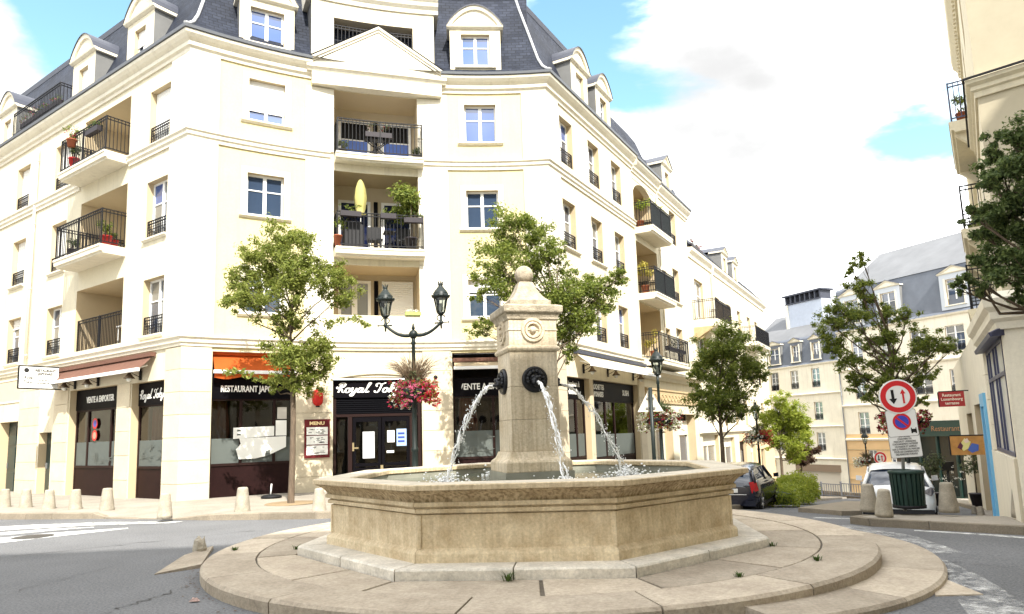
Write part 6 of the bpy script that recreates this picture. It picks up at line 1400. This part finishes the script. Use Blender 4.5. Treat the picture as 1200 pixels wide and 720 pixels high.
# ============================================================ BOLLARDS
def bollard_mesh(h=.56, r0=.155, r1=.10):
    m = MB(); m.lathe([(r0, -.05), (r0, .02), (r0*.98, .05), (r1*1.04, h-.05), (r1*.98, h-.015), (r1*.8, h), (.01, h+.006)], (0, 0, 0), 16); return m
bo = bollard_mesh().build('bollard', bollstone)
bl = [(5, 595, 1.0, 0, 'stone bollard at the far left edge before the green double door'), (30, 595.5, 1.0, 0, 'stone bollard in front of the pier between the two green doors'), (57, 597, 1.0, 0, 'stone bollard in front of the narrow green door'), (88, 597.5, 1.02, 0, 'stone bollard before the take-away window, left of its pale doorstep'), (125, 598, 1.08, 0, 'stone bollard before the pier between the two maroon windows'), (193, 605, 1.0, 0, 'stone bollard alone by the lowered kerb at the building corner'), (284, 600, 1.1, 0, 'pale stone bollard before the restaurant window, left of the tree'), (374, 599, 1.0, 0, 'stone bollard half hidden by the left side of the basin'),
      (1019, 597, 1.02, 0, 'stone bollard left of the litter bin, behind the leaning one'), (1036, 602.5, .93, 5, 'small leaning stone bollard beside the litter bin'), (1112, 597.5, 1.08, 0, 'broad stone bollard on the pavement right of the litter bin'), (1202, 603, 1.3, 0, 'stone bollard cut by the right edge of the view'), (1139, 577, .42, 0, 'distant small bollard before the restaurant front'), (1147, 577.5, .52, 0, 'distant taller bollard beside the blue door')]
for i, (x, y, s, tl, lab) in enumerate(bl):
    o = bo if i == 0 else bo.copy()
    if i: COL.objects.link(o)
    p = G(x, y, .1); 
    if i >= 12:
        p = at(x, y, 19.5 if i == 12 else 18.5)
        p.z = T(p.x, p.y)+.1
    else:
        z = T(p.x, p.y)+.12; p = G(x, y, z)
    o.location = p; o.scale = (s*(.98 if i < 8 else 1.05), s*(.98 if i < 8 else 1.05), s*.85); o.rotation_euler = (R(tl*.3), R(tl), i*1.3); tag(o, lab, 'bollard', 'stone bollards along the pavements')

# ============================================================ SIGNS, BIN
signwhite = mat('sign_white', (.72, .72, .71), .35); signred2 = mat('sign_red', (.55, .025, .03), .35); signblack = mat('sign_black', (.01, .01, .012), .4); signblue = mat('sign_blue', (.05, .06, .42), .35); galv = mat('galvanised', (.22, .22, .21), .5, metal=.4)
pb = G(1064, 594, T(6.9, 12.6)+.13); pb.y += .12; SD = pb.y
sp_ = tag(empty('road_sign', pb), 'leaning grey post with round red-bordered priority sign and two no-parking plates', 'road sign')
ctr = at(1052, 465, SD-.08); mid = at(1057, 496, SD-.08); low_ = at(1061, 522, SD-.08)
m = MB(); m.tube([pb-Vector((0, 0, .1)), Vector((low_.x-.02, SD, low_.z)), Vector((ctr.x, SD, ctr.z+.25))], .032, 10); m.build('post', galv, sp_)
# sign axes: faces the camera, tilted with the leaning post
nv = Vector((-pb.x*.55, -pb.y, 0)).normalized(); upv = (ctr-low_); upv = (upv-nv*upv.dot(nv)).normalized(); xv = upv.cross(nv)
def SM(c): return Matrix(((xv.x, upv.x, nv.x, c.x), (xv.y, upv.y, nv.y, c.y), (xv.z, upv.z, nv.z, c.z), (0, 0, 0, 1)))
def disc(par, M_, r, z, m_, name, n=40, r0=0):
    m = MB()
    if r0: m.grid([[M_ @ Vector((q*math.cos(2*PI*i/n), q*math.sin(2*PI*i/n), z)) for q in (r0, r)] for i in range(n+1)], sm=False, flip=True)
    else: m.poly([M_ @ Vector((r*math.cos(2*PI*i/n), r*math.sin(2*PI*i/n), z)) for i in range(n)])
    return m.build(name, m_, par)
def plate(par, M_, w, h, z0, z1, m_, name, rc=.04):
    pts = []
    for (sx, sy, a0) in ((1, 1, 0), (-1, 1, 90), (-1, -1, 180), (1, -1, 270)):
        for k in range(5): a = R(a0+k*22.5); pts.append((sx*(w/2-rc)+rc*math.cos(a), sy*(h/2-rc)+rc*math.sin(a)))
    m = MB(); m.hexa([M_ @ Vector((x, y, z0)) for x, y in pts], [M_ @ Vector((x, y, z1)) for x, y in pts]); return m.build(name, m_, par)
M1 = SM(ctr); k_ = SD/821
m = MB(); m.lathe([(20*k_, -.012), (20*k_, .004), (19.5*k_, .006)], (0, 0, 0), 40, M=M1); ds = m.build('round_sign', signwhite, sp_)
disc(ds, M1, 18.4*k_, .008, signred2, 'red_border', r0=12.6*k_)
def arrow(par, M_, x, dirn, m_, w, hw, L, hl, z=.009):
    m = MB(); s_ = dirn; m.poly([M_ @ Vector((x+a, b*s_, z)) for a, b in ([(-w, -L), (w, -L), (w, L-hl), (hw, L-hl), (0, L), (-hw, L-hl), (-w, L-hl)] if s_ > 0 else [(w, -L), (-w, -L), (-w, L-hl), (-hw, L-hl), (0, L), (hw, L-hl), (w, L-hl)])]); return m.build('arrow', m_, par)
arrow(ds, M1, -5.2*k_, -1, signblack, 1.5*k_, 4.2*k_, 8.3*k_, 6.3*k_); arrow(ds, M1, 5.6*k_, 1, signred2, 1.0*k_, 2.9*k_, 8.3*k_, 5.4*k_)
M2 = SM(mid); plate(sp_, M2, 32*k_, 31*k_, -.016, -.002, galv, 'plate_edge'); p2 = plate(sp_, M2, 31*k_, 30*k_, -.01, .004, signwhite, 'no_parking_plate'); C2 = M2 @ Matrix.Translation((0, 1.5*k_, 0)); disc(p2, C2, 9.6*k_, .007, signred2, 'red_ring', r0=7.2*k_); disc(p2, C2, 7.3*k_, .006, signblue, 'blue_field')
m = MB(); m.poly([C2 @ Matrix.Rotation(R(-45), 4, 'Z') @ Vector((x*7.3*k_, y*1.1*k_, .009)) for x, y in ((-1, -1), (1, -1), (1, 1), (-1, 1))]); m.build('red_bar', signred2, p2)
m = MB()
for (x, y, w, h) in ((11, -10.2, 2.6, 1.2), (11, -8.4, 2.0, 1.0), (8.9, -11.6, .8, .8), (13.1, -11.6, .8, .8), (8.6, -8.2, .5, 2.2), (13.4, -8.2, .5, 2.2)): m.poly([M2 @ Vector(((x+a*w)*k_, (y+b*h)*k_, .006)) for a, b in ((-1, -1), (1, -1), (1, 1), (-1, 1))])
m.build('tow_truck_symbol', signblack, p2)
M3 = SM(low_); plate(sp_, M3, 33*k_, 28*k_, -.016, -.002, galv, 'plate_edge', rc=.035); p3 = plate(sp_, M3, 32*k_, 27*k_, -.01, .004, signwhite, 'text_plate', rc=.035)
text_obj('lettering', "SAUF ACCES\nCHANTIERS DU\nMARCHE ET LIVRAISONS\nSTATIONNEMENT INTERDIT\nLES MARDIS ET SAMEDIS\nSUR LE PARKING DU MARCHE\nPOUR LES COMMERCANTS\nDES MARCHES FORAINS", 2.9*k_, M3 @ Matrix.Translation((0, 0, .006)), ink, p3, squeeze=.72)
# litter bin
bb = G(1066, 594.5, T(6.8, 12.4)+.13); bn = tag(empty('litter_bin', bb), 'dark green slatted litter bin standing at the foot of the sign post', 'litter bin'); WO[bn.name] = Vector(); bn.rotation_euler = (0, 0, R(-14))
bg_ = mat('bin_green', (.010, .030, .024), .5)
m = MB(); m.lathe([(.24, .03), (.255, .05), (.275, .66), (.27, .66), (.2, .62)], (0, 0, 0), 24); m.build('bin_body', bg_, bn)
slm = None
for k in range(22):
    a = 2*PI*k/22; m_ = Matrix.Rotation(a, 4, 'Z')
    if slm is None:
        m = MB(); m.hexa([(.262, -.027, .04), (.285, -.027, .04), (.285, .027, .04), (.262, .027, .04)], [(.287, -.030, .67), (.31, -.030, .67), (.31, .030, .67), (.287, .030, .67)]); o = m.build('slat', bg_, bn); slm = o
    else: o = slm.copy(); COL.objects.link(o); o.parent = bn
    o.rotation_euler = (0, 0, a)
m = MB(); m.lathe([(.27, .66), (.325, .66), (.33, .69), (.32, .72), (.28, .72), (.27, .70)], (0, 0, 0), 24); m.build('bin_rim', bg_, bn); m = MB(); m.lathe([(.2, -.02), (.3, -.01), (.3, .05), (.2, .05)], (0, 0, 0), 20); m.build('bin_foot', iron, bn)
# back of the warning triangle
wpz = at(764.5, 500, 15.8); wz = T(wpz.x, wpz.y)+.12; tri = tag(empty('warning_sign', (wpz.x, wpz.y, wz)), 'grey back of a triangular road sign on a dark green post beyond the fountain', 'road sign'); WO[tri.name] = Vector(); tri.rotation_euler = (0, 0, R(8))
zt, zb = at(763, 457, 15.8).z-wz, at(763, 482.5, 15.8).z-wz
m = MB(); m.tube([(0, 0, -.1), (0, 0, zt+.05)], .045, 10); m.lathe([(.09, 0), (.09, .7), (.05, .74)], (0, 0, 0), 10); m.build('post', lampgreen, tri)
m = MB(); m.hexa([(-.30, .055, zb), (.30, .055, zb), (.02, .055, zt), (-.02, .055, zt)], [(-.30, .075, zb), (.30, .075, zb), (.02, .075, zt), (-.02, .075, zt)]); m.build('triangle_plate', mat('sign_back', (.62, .58, .48), .5), tri)
m = MB(); 
for z in (zb+.08, zb+.3): m.box((0, .05, z), (.12-.1*(z-zb), .02, .02))
m.build('clamp', galv, tri)
# small round sign far down the street
qs = at(1031, 537, 40); z = T(qs.x, qs.y); t = tag(empty('road_sign', (qs.x, qs.y, z)), 'distant round red-bordered sign beside the white car roof', 'road sign'); m = MB(); m.tube([(qs.x, qs.y, z), (qs.x, qs.y, qs.z)], .04, 6); m.build('post', galv, t)
Mq = Matrix(((1, 0, 0, qs.x), (0, 0, -1, qs.y-.06), (0, 1, 0, qs.z), (0, 0, 0, 1))); o = disc(t, Mq, .36, .0, signwhite, 'round_sign', 24); disc(t, Mq, .34, .004, signred2, 'red_border', 24, .24); arrow(t, Mq, -.09, -1, signblack, .03, .08, .16, .1); arrow(t, Mq, .09, 1, signred2, .03, .08, .16, .1)
# parasol foot on the pavement
q = G(318, 583.5, .14); t = tag(empty('parasol_stand', q), 'black parasol stand with a short white tube on the pavement', 'parasol stand'); m = MB(); m.lathe([(.26, 0), (.27, .04), (.2, .07), (.05, .09)], q, 20); m.build('foot', iron, t); m = MB(); m.tube([q+Vector((-.02, 0, .08)), q+Vector((0, 0, .36))], .02, 8); m.build('tube', pvc, t)

# ============================================================ CARS
tyre = mat('tyre_rubber', (.012, .012, .013), .8); rimm = mat('wheel_alloy', (.42, .42, .43), .3, metal=.8); carglass = mat('car_glass', (.012, .02, .04), .03, spec=1.); tail = mat('tail_lamp', (.45, .01, .015), .15, spec=.8); plateM = mat('number_plate', (.78, .78, .74), .4); dplastic = mat('dark_plastic', (.02, .02, .022), .6)
def car(loc, rz, paintm, label, L=4.08, Wd=1.73, H=1.54, style='hatch', seed=0):
    t = tag(empty('parked_car', loc, rz), label, 'car', 'cars parked along the street'); WO[t.name] = Vector()
    h = Wd/2; y0, y1 = -L/2, L/2                      # rear at y0, nose at y1
    # lower body: stations (y, half width, z low, z shoulder)
    st = [(y0, .62, .42, .80), (y0+.04, .74, .33, .92), (y0+.16, h*.93, .24, .99), (y0+.45, h*.985, .21, 1.0), (y0+.85, h, .2, .985), (0, h, .19, .95), (y1-1.2, h, .2, .93), (y1-.55, h*.97, .22, .84), (y1-.2, h*.88, .25, .72), (y1-.05, h*.72, .33, .62), (y1, .5, .42, .55)]
    m = MB(); rows = []
    for (y, w, a, b) in st:
        rows.append([(-w*.86, y, a), (-w*.97, y, a+(b-a)*.18), (-w, y, a+(b-a)*.5), (-w*.985, y, a+(b-a)*.8), (-w*.93, y, b), (-w*.6, y, b+.03), (0, y, b+.045), (w*.6, y, b+.03), (w*.93, y, b), (w*.985, y, a+(b-a)*.8), (w, y, a+(b-a)*.5), (w*.97, y, a+(b-a)*.18), (w*.86, y, a)])
    m.grid(rows, True, sm=True, caps=True, flip=False); body = m.build('body', paintm, t)
    # cabin: dark glass volume, then roof and pillars in body colour standing proud
    cab = [(y0+.10, .66, .95), (y0+.42, .60, H-.10), (y0+.75, .585, H-.02), (0, .60, H), (.45, .585, H-.04), (y1-1.1, .66, .95)] if style == 'hatch' else [(y0+.06, .67, .96), (y0+.28, .63, H-.09), (y0+.6, .60, H-.02), (0, .60, H), (.45, .585, H-.05), (y1-1.15, .66, .93)]
    m = MB(); rows = []
    for (y, w, z) in cab: rows.append([(-h*.92, y+(0 if z < 1 else .02), .93), (-w-.13*(1-(z-.93)/(H-.93)), y, max(.94, z-.10)), (-w*.9, y, max(.95, z-.03)), (0, y, max(.96, z-.012)), (w*.9, y, max(.95, z-.03)), (w+.13*(1-(z-.93)/(H-.93)), y, max(.94, z-.10)), (h*.92, y+(0 if z < 1 else .02), .93)])
    m.grid(rows, sm=True); m.build('window_glass', carglass, t)
    m = MB(); rows = []
    for (y, w, z) in cab[1:-1]: rows.append([(-w-.035, y, z-.115), (-w*.93, y, z-.02), (-w*.5, y, z+.012), (0, y, z+.02), (w*.5, y, z+.012), (w*.93, y, z-.02), (w+.035, y, z-.115)])
    m.grid(rows, sm=True); m.build('roof', paintm, t)
    for sx in (-1, 1):
        for a, b, wd in ((cab[0], cab[1], .055), (cab[-1], cab[-2], .04)):
            m = MB(); m.tube([(sx*(h*.90), a[0]+(.03 if a is cab[0] else 0), .94), (sx*(b[1]+.03), b[0], b[2]-.085)], wd, 6); m.build('pillar', paintm, t)
        m = MB(); m.tube([(sx*h*.905, -.25, .94), (sx*.66, -.22, H-.10)], .03, 5); m.build('pillar', paintm, t)
        m = MB(); m.hexa([(sx*(h+.02), y1-1.35, .95), (sx*(h+.18), y1-1.38, .97), (sx*(h+.18), y1-1.28, .97), (sx*(h+.02), y1-1.25, .95)][::sx], [(sx*(h+.02), y1-1.35, 1.08), (sx*(h+.17), y1-1.38, 1.10), (sx*(h+.17), y1-1.28, 1.10), (sx*(h+.02), y1-1.25, 1.08)][::sx]); m.build('mirror', paintm, t)
        # tail lamp
        m = MB()
        if style == 'hatch': pts = [(sx*(h-.34), y0+.02, .86), (sx*(h-.12), y0+.07, .98), (sx*(h-.05), y0+.20, .86), (sx*(h-.14), y0+.05, .76)]
        else: pts = [(sx*(h-.26), y0+.03, .98), (sx*(h-.06), y0+.12, .99), (sx*(h-.02), y0+.22, .72), (sx*(h-.20), y0+.04, .64)]
        b_ = [Vector(p) for p in pts]; f_ = [p+Vector((sx*.015, -.035, 0)) for p in b_]
        m.hexa((b_ if sx < 0 else b_[::-1]), (f_ if sx < 0 else f_[::-1])); m.build('tail_lamp', tail if style != 'hatch' else mat('clear_tail_lamp', (.25, .24, .27), .15, var=.6, scale=20, spec=.9), t)
    m = MB(); m.tube([(-.52, y0+.0, .60), (-.26, y0-.02, .60), (.26, y0-.02, .60), (.52, y0, .60)], .012, 4); m.box((0, y0-.012, .50 if style == 'hatch' else .72), (.27, .008, .06)); m.build('number_plate', plateM, t)
    m = MB(); rows = [[(x, y0+.005+.03*abs(x/h)**3-.03, z) for z in (.26, .30, .40, .43)] for x in (-.78, -.5, 0, .5, .78)]; m.grid(rows, sm=True); m.build('rear_bumper', dplastic if style == 'hatch' else paintm, t)
    m = MB(); m.box((0, .0, .24), (h*.9, L*.42, .08)); m.build('underbody', dplastic, t)
    for y in (y0+.72, y1-.78):
        for sx in (-1, 1):
            m = MB(); Mw = Matrix.Translation((sx*(h-.115), y, .30)) @ Matrix.Rotation(PI/2, 4, 'Y'); m.lathe([(.19, -.10), (.285, -.10), (.305, -.07), (.305, .07), (.285, .10), (.19, .10)], (0, 0, 0), 24, M=Mw); w_ = m.build('wheel', tyre, t)
            m = MB(); m.lathe([(.02, .0), (.19, .0), (.20, .0)], (0, 0, sx*.085), 18, M=Mw)
            for k in range(5):
                a = k*2*PI/5; m.tube([Mw @ Vector((.03*math.cos(a), .03*math.sin(a), sx*.105)), Mw @ Vector((.19*math.cos(a), .19*math.sin(a), sx*.095))], .025, 4)
            m.build('rim', rimm, w_)
            m = MB(); rows = [[(sx*(h+.004), y+r*math.cos(R(a)), .30+r*math.sin(R(a))) for r in (.315, .37)] for a in range(-10, 191, 20)]; m.grid(rows, sm=False); m.build('wheel_arch', dplastic, t)
    if style != 'hatch':
        m = MB(); m.box((0, y0+.16, 1.42), (.45, .08, .015)); m.build('spoiler', paintm, t)
    return t
wp_ = mat('white_car_paint', (.80, .81, .82), .18, spec=.6); bp_ = mat('dark_car_paint', (.008, .010, .022), .12, spec=.8); np_ = mat('navy_car_paint', (.012, .018, .06), .12, spec=.8)
def carat(px, py, D_, rz, *a, **k):
    p = at(px, py, D_); p.z = T(p.x, p.y)+.01; return car(p, rz, *a, **k)
carat(1053, 590, 20, R(-28), wp_, 'white compact hatchback parked behind the litter bin, seen from the rear', H=1.50)
carat(872, 592, 24, R(-29), bp_, 'dark hatchback with red tail lamp parked beside the hedge, right of the basin', L=4.2, H=1.48, style='estate')
carat(789, 560, 23.5, R(-29), np_, 'navy blue car mostly hidden behind the right rim of the basin', L=4.2, H=1.46, style='estate')

# ============================================================ FENCE, PEOPLE-SIZED THINGS DOWN THE STREET
ft = tag(empty('metal_fence', FP(2, -4.2, 3)), 'low metal fence with vertical bars across the end of the street', 'fence')
fz = lambda u: T(FP(u, 0, 4).x, FP(u, 0, 4).y)
for k in range(5):
    a, b = -3.2+k*1.9, -3.2+(k+1)*1.9-.12; m = MB()
    for z in (.25, 1.15): fbox(m, FP, a, b, fz(a)+z-.03, fz(a)+z+.03, 3.97, 4.03)
    for j in range(9): u = a+(b-a)*j/8; fbox(m, FP, u-.018, u+.018, fz(a)+.25, fz(a)+1.15, 3.985, 4.015)
    m.build('fence_panel', gutter, ft); m = MB(); fbox(m, FP, a-.10, a, fz(a)-.3, fz(a)+1.3, 3.94, 4.06); m.build('fence_post', gutter, ft)
m = MB(); fbox(m, FP, -3.4, 6.4, -4.6, -3.7, 3.6, 3.9); tag(m.build('stone_wall', kerbstone), 'low stone wall behind the metal fence at the street end', 'wall')

# ============================================================ BALCONY FURNITURE AND POTS
terracotta = mat('terracotta', (.32, .10, .05), .8); redpot = mat('red_pot', (.38, .015, .015), .4); darkbox = mat('planter_box', (.03, .025, .03), .6)
def pot(loc, r, h, pm_, lm, n, ls, fr, label, seed, name='potted_plant', blos=None, fz_=.9, sq=(1, 1, .9)):
    t = tag(empty(name, loc), label, 'potted plant', 'potted plants on the balconies and pavements'); WO[t.name] = Vector(); rng = random.Random(seed)
    m = MB(); m.lathe([(r*.7, 0), (r, h), (r*1.06, h), (r*1.06, h+.03), (r*.9, h+.03)], (0, 0, 0), 12); m.build('pot', pm_, t); m = MB()
    m.tube([(0, 0, h), (0, 0, h+fr*fz_)], .02, 5); m.build('stem', bark, t); m = MB()
    for k in range(5): leaves(m, (rng.gauss(0, fr*.35), rng.gauss(0, fr*.35), h+fr*fz_+rng.gauss(0, fr*.3)), fr*.6, n//5, ls, rng, sq=sq, shell=.2)
    m.build('foliage', lm, t)
    if blos: m = MB(); leaves(m, (0, 0, h+fr*fz_), fr*.9, 60, ls*.8, rng, shell=.6); m.build('blossom', petal[blos], t)
    return t
def trough(P, u0, u1, z, d, lm, label, seed, blos=None, hh=.22):
    t = tag(empty('flower_trough', P((u0+u1)/2, z, d)), label, 'flower trough', 'flower troughs on the balcony rails'); rng = random.Random(seed); m = MB(); fbox(m, P, u0, u1, z-.16, z, d-.08, d+.08); m.build('trough', darkbox, t)
    m = MB(); f = MB()
    for k in range(int((u1-u0)*22)):
        c = P(rng.uniform(u0, u1), z+rng.uniform(.0, hh), d+rng.uniform(-.08, .1)); leaves(m, c, .07, 6, .07, rng)
        if blos and k % 2: leaves(f, c, .06, 5, .06, rng)
    m.build('foliage', lm, t)
    if blos: f.build('blossom', petal[blos], t)
    return t
trough(MP, 5.10, 5.95, 11.20, .30, lf_olive, 'flower trough with dark red flowers on a stand behind the top balcony rail', 1, 'crimson', .25)
st_ = tag(empty('plant_stand', MP(5.5, 10.45, .3)), 'folding metal stand under the flowers on the top balcony', 'plant stand'); m = MB()
for s_ in (-1, 1): m.tube([MP(5.5-s_*.35, 10.46, .22), MP(5.5+s_*.35, 11.02, .22)], .018, 5); m.tube([MP(5.5-s_*.35, 10.46, .05), MP(5.5+s_*.35, 11.02, .05)], .018, 5)
fbox(m, MP, 5.1, 5.9, 11.0, 11.03, .0, .3); m.build('stand_frame', iron, st_)
pot(MP(4.42, 10.45, .1), .14, .12, darkbox, lf_olive, 160, .09, .22, 'small shrub in the left corner of the top balcony', 11); pot(MP(6.78, 10.45, .1), .14, .12, darkbox, lf_olive, 160, .09, .2, 'small shrub in the right corner of the top balcony', 12)
dplastic0 = mat('dark_plastic', (.02, .02, .022), .6)
# closed yellow parasol and plants on the middle balcony
yel = mat('yellow_canvas', (.60, .54, .20), .85, var=.12, trans=.2); q = MP(4.98, 7.42, .0); t = tag(empty('parasol', q), 'closed yellow parasol standing on the middle balcony', 'parasol'); m = MB(); m.tube([q, q+Vector((0, 0, 2.3))], .02, 6); m.build('pole', pvc, t); m = MB(); rows = []
for z, r in ((1.12, .04), (1.16, .15), (1.22, .09), (1.35, .13), (1.7, .16), (2.0, .13), (2.2, .08), (2.30, .03)): rows.append([(q.x+r*(1+.28*(-1)**j)*math.cos(j*PI/8), q.y+r*(1+.28*(-1)**j)*math.sin(j*PI/8), q.z+z) for j in range(16)])
m.grid(rows, True, sm=True, caps=True); m.build('canopy', yel, t)
for (u_, lab_) in ((5.45, 'dark garden chair behind the middle balcony rail, left of its table'), (6.35, 'dark garden chair behind the middle balcony rail, right of its table')):
    t = tag(empty('garden_chair', MP(u_, 7.42, -.3)), lab_, 'chair', 'garden chairs on the middle balcony'); m = MB(); fbox(m, MP, u_-.22, u_+.22, 7.82, 7.87, -.5, -.1); m.build('seat', dplastic0, t)
    m = MB(); fbox(m, MP, u_-.22, u_+.22, 7.87, 8.35, -.52, -.48); m.build('backrest', dplastic0, t)
    for du, dd in ((-.2, -.5), (.17, -.5), (-.2, -.13), (.17, -.13)): m = MB(); fbox(m, MP, u_+du, u_+du+.03, 7.43, 7.82, dd, dd+.03); m.build('leg', dplastic0, t)
t = tag(empty('garden_table', MP(5.9, 7.42, -.2)), 'small dark table between the chairs on the middle balcony', 'table'); m = MB(); fbox(m, MP, 5.72, 6.08, 8.08, 8.12, -.4, .0); m.build('table_top', dplastic0, t); m = MB(); fbox(m, MP, 5.88, 5.92, 7.43, 8.08, -.22, -.18); m.build('leg', dplastic0, t)
trough(MP, 4.3, 4.95, 8.52, .45, lf_mid, 'green flower trough on the left of the middle balcony rail', 2); trough(MP, 5.55, 6.05, 8.52, .45, lf_mid, 'green flower trough at the centre of the middle balcony rail', 3); trough(MP, 6.3, 6.9, 8.42, .45, lf_dark, 'dark trough on the right of the middle balcony rail', 4)
pot(MP(6.55, 7.45, .2), .2, .35, darkbox, lf_mid, 2200, .12, .75, 'large leafy shrub spilling over the right end of the middle balcony', 13, fz_=1.75, sq=(1, 1, .8))
pot(MP(4.25, 7.45, .3), .13, .3, terracotta, lf_mid, 180, .08, .25, 'climbing plant in terracotta at the left end of the middle balcony', 14, fz_=1.6)
gr = tag(empty('barbecue', MP(4.7, 7.45, .0)), 'covered grey barbecue behind the middle balcony rail', 'barbecue'); m = MB(); fbox(m, MP, 4.45, 5.05, 7.5, 8.2, -.2, .2); fbox(m, MP, 4.48, 5.02, 8.2, 8.32, -.12, .12); m.build('cover', dplastic, gr)
fl = tag(empty('window_flowers', MP(6.6, 5.4, .0)), 'white flowers in a small green box on the first-floor parapet', 'flower box'); m = MB(); fbox(m, MP, 6.35, 6.85, 5.40, 5.5, -.1, .06); m.build('box', mat('green_box', (.35, .45, .12), .6), fl); m = MB(); rng = random.Random(3)
for k in range(14): leaves(m, MP(6.38+rng.random()*.44, 5.55, -.02), .08, 6, .07, rng)
m.build('blossom', petal['white'], fl)
# left wing balconies
pot(MP(-5.7, 10.62, .62), .16, .25, redpot, lf_dark, 200, .09, .28, 'dark shrub in a red pot hanging at the far end of the top left balcony', 15); o = pot(MP(-5.55, 11.2, .78), .15, .22, terracotta, lf_mid, 220, .08, .28, 'red-brown hanging pot with trailing plant on the top left balcony rail', 16, blos='crimson'); trough(MP, -4.6, -3.8, 11.45, .72, lf_dark, 'dark flower trough on the top left balcony rail', 5)
pot(MP(-3.65, 7.7, .45), .17, .22, redpot, lf_mid, 320, .09, .30, 'green plant in a bright red pot at the near end of the left balcony', 17, fz_=1.1); pot(MP(-5.9, 7.7, .45), .15, .22, darkbox, lf_dark, 180, .09, .25, 'small dark plant on the far half of the left balcony', 18)
pot(MP(-3.9, 7.7, .1), .13, .2, redpot, lf_olive, 100, .07, .15, 'low red pot behind the red-potted plant on the left balcony', 19)
t = tag(empty('garden_table', MP(-4.3, 4.75, -.8)), 'white garden table on the lowest left loggia', 'table'); m = MB(); fbox(m, MP, -4.8, -3.8, 5.38, 5.42, -1.0, -.5); m.build('table_top', pvc, t)
for du, dd in ((-4.75, -.95), (-3.85, -.95), (-4.75, -.55), (-3.85, -.55)): m = MB(); fbox(m, MP, du-.02, du+.02, 4.72, 5.38, dd-.02, dd+.02); m.build('leg', pvc, t)
trough(MP, -11.5, -8.2, 13.9, .15, lf_mid, 'long green trough behind the roof terrace railing at far left', 6, 'pink', .3)
# right wing balconies
yl = leaf_mat('leaf_yellow', (.35, .32, .05), (.5, .42, .1), .4)
pot(MP(UR+8.8, 10.3, .1), .18, .3, terracotta, lf_lime, 350, .12, .4, 'bright green shrub on the arched balcony of the right wing', 20, fz_=1.9); trough(MP, UR+9.2, UR+11.0, 11.32, .62, lf_lime, 'line of green plants along the arched balcony rail', 7)
pot(MP(UR+8.7, 7.4, .2), .18, .3, terracotta, yl, 420, .12, .42, 'yellow-leaved shrub on the middle balcony of the right wing', 21, fz_=1.8); pot(MP(UR+9.0, 4.6, .3), .16, .3, terracotta, yl, 260, .11, .34, 'yellowish plant behind the lowest balcony rail of the right wing', 22, fz_=1.3); trough(MP, UR+9.8, UR+12.5, 5.2, .62, lf_olive, 'pale trailing plants along the lowest right-wing balcony', 8, 'white', .4)
trough(LPth, 17.4, 19.8, 11.6, .0, lf_olive, 'row of plants on the roof terrace of the lower terrace building', 9, 'red', .3)
# plants before the far restaurant and on the right building
for (x, y, D_, r, lab, sd, lm) in ((1092, 560, 24, .55, 'potted olive tree right of the white car', 31, lf_olive), (1143, 562, 22.5, .6, 'potted olive tree by the hanging painted sign', 32, lf_olive)):
    p = at(x, y, D_); p.z = T(p.x, p.y)+.12; pot(p, .22, .4, darkbox, lm, 700, .10, r, lab, sd, fz_=1.7)
q = RP(-6.3, 6.2, .5); q = RP(-6.0, 6.2, .22); pot(Vector((q.x, q.y, 5.92)), .14, .25, terracotta, lf_mid, 200, .08, .28, 'leafy plant on the lower right balcony', 33); q = RP(-5.2, 9, .5); q = RP(-5.6, 9, .22); pot(Vector((q.x, q.y, 8.92)), .14, .25, terracotta, lf_mid, 260, .08, .3, 'leafy plant in the corner of the upper right balcony', 34)
q = at(1110, 548, 26); fx = tag(empty('menu_lectern', (q.x, q.y, T(q.x, q.y)+.1)), 'dark menu stand with pale flowers before the green restaurant', 'menu stand'); WO[fx.name] = Vector(); m = MB(); m.tube([(0, 0, 0), (0, 0, 1.3)], .05, 6); m.box((0, -.03, 1.4), (.22, .03, .16)); m.build('stand', signblack, fx); m = MB(); rng = random.Random(8)
for k in range(16): leaves(m, (rng.gauss(.2, .3), rng.gauss(0, .1), rng.gauss(.9, .22)), .08, 5, .08, rng)
m.build('blossom', petal['white'], fx)
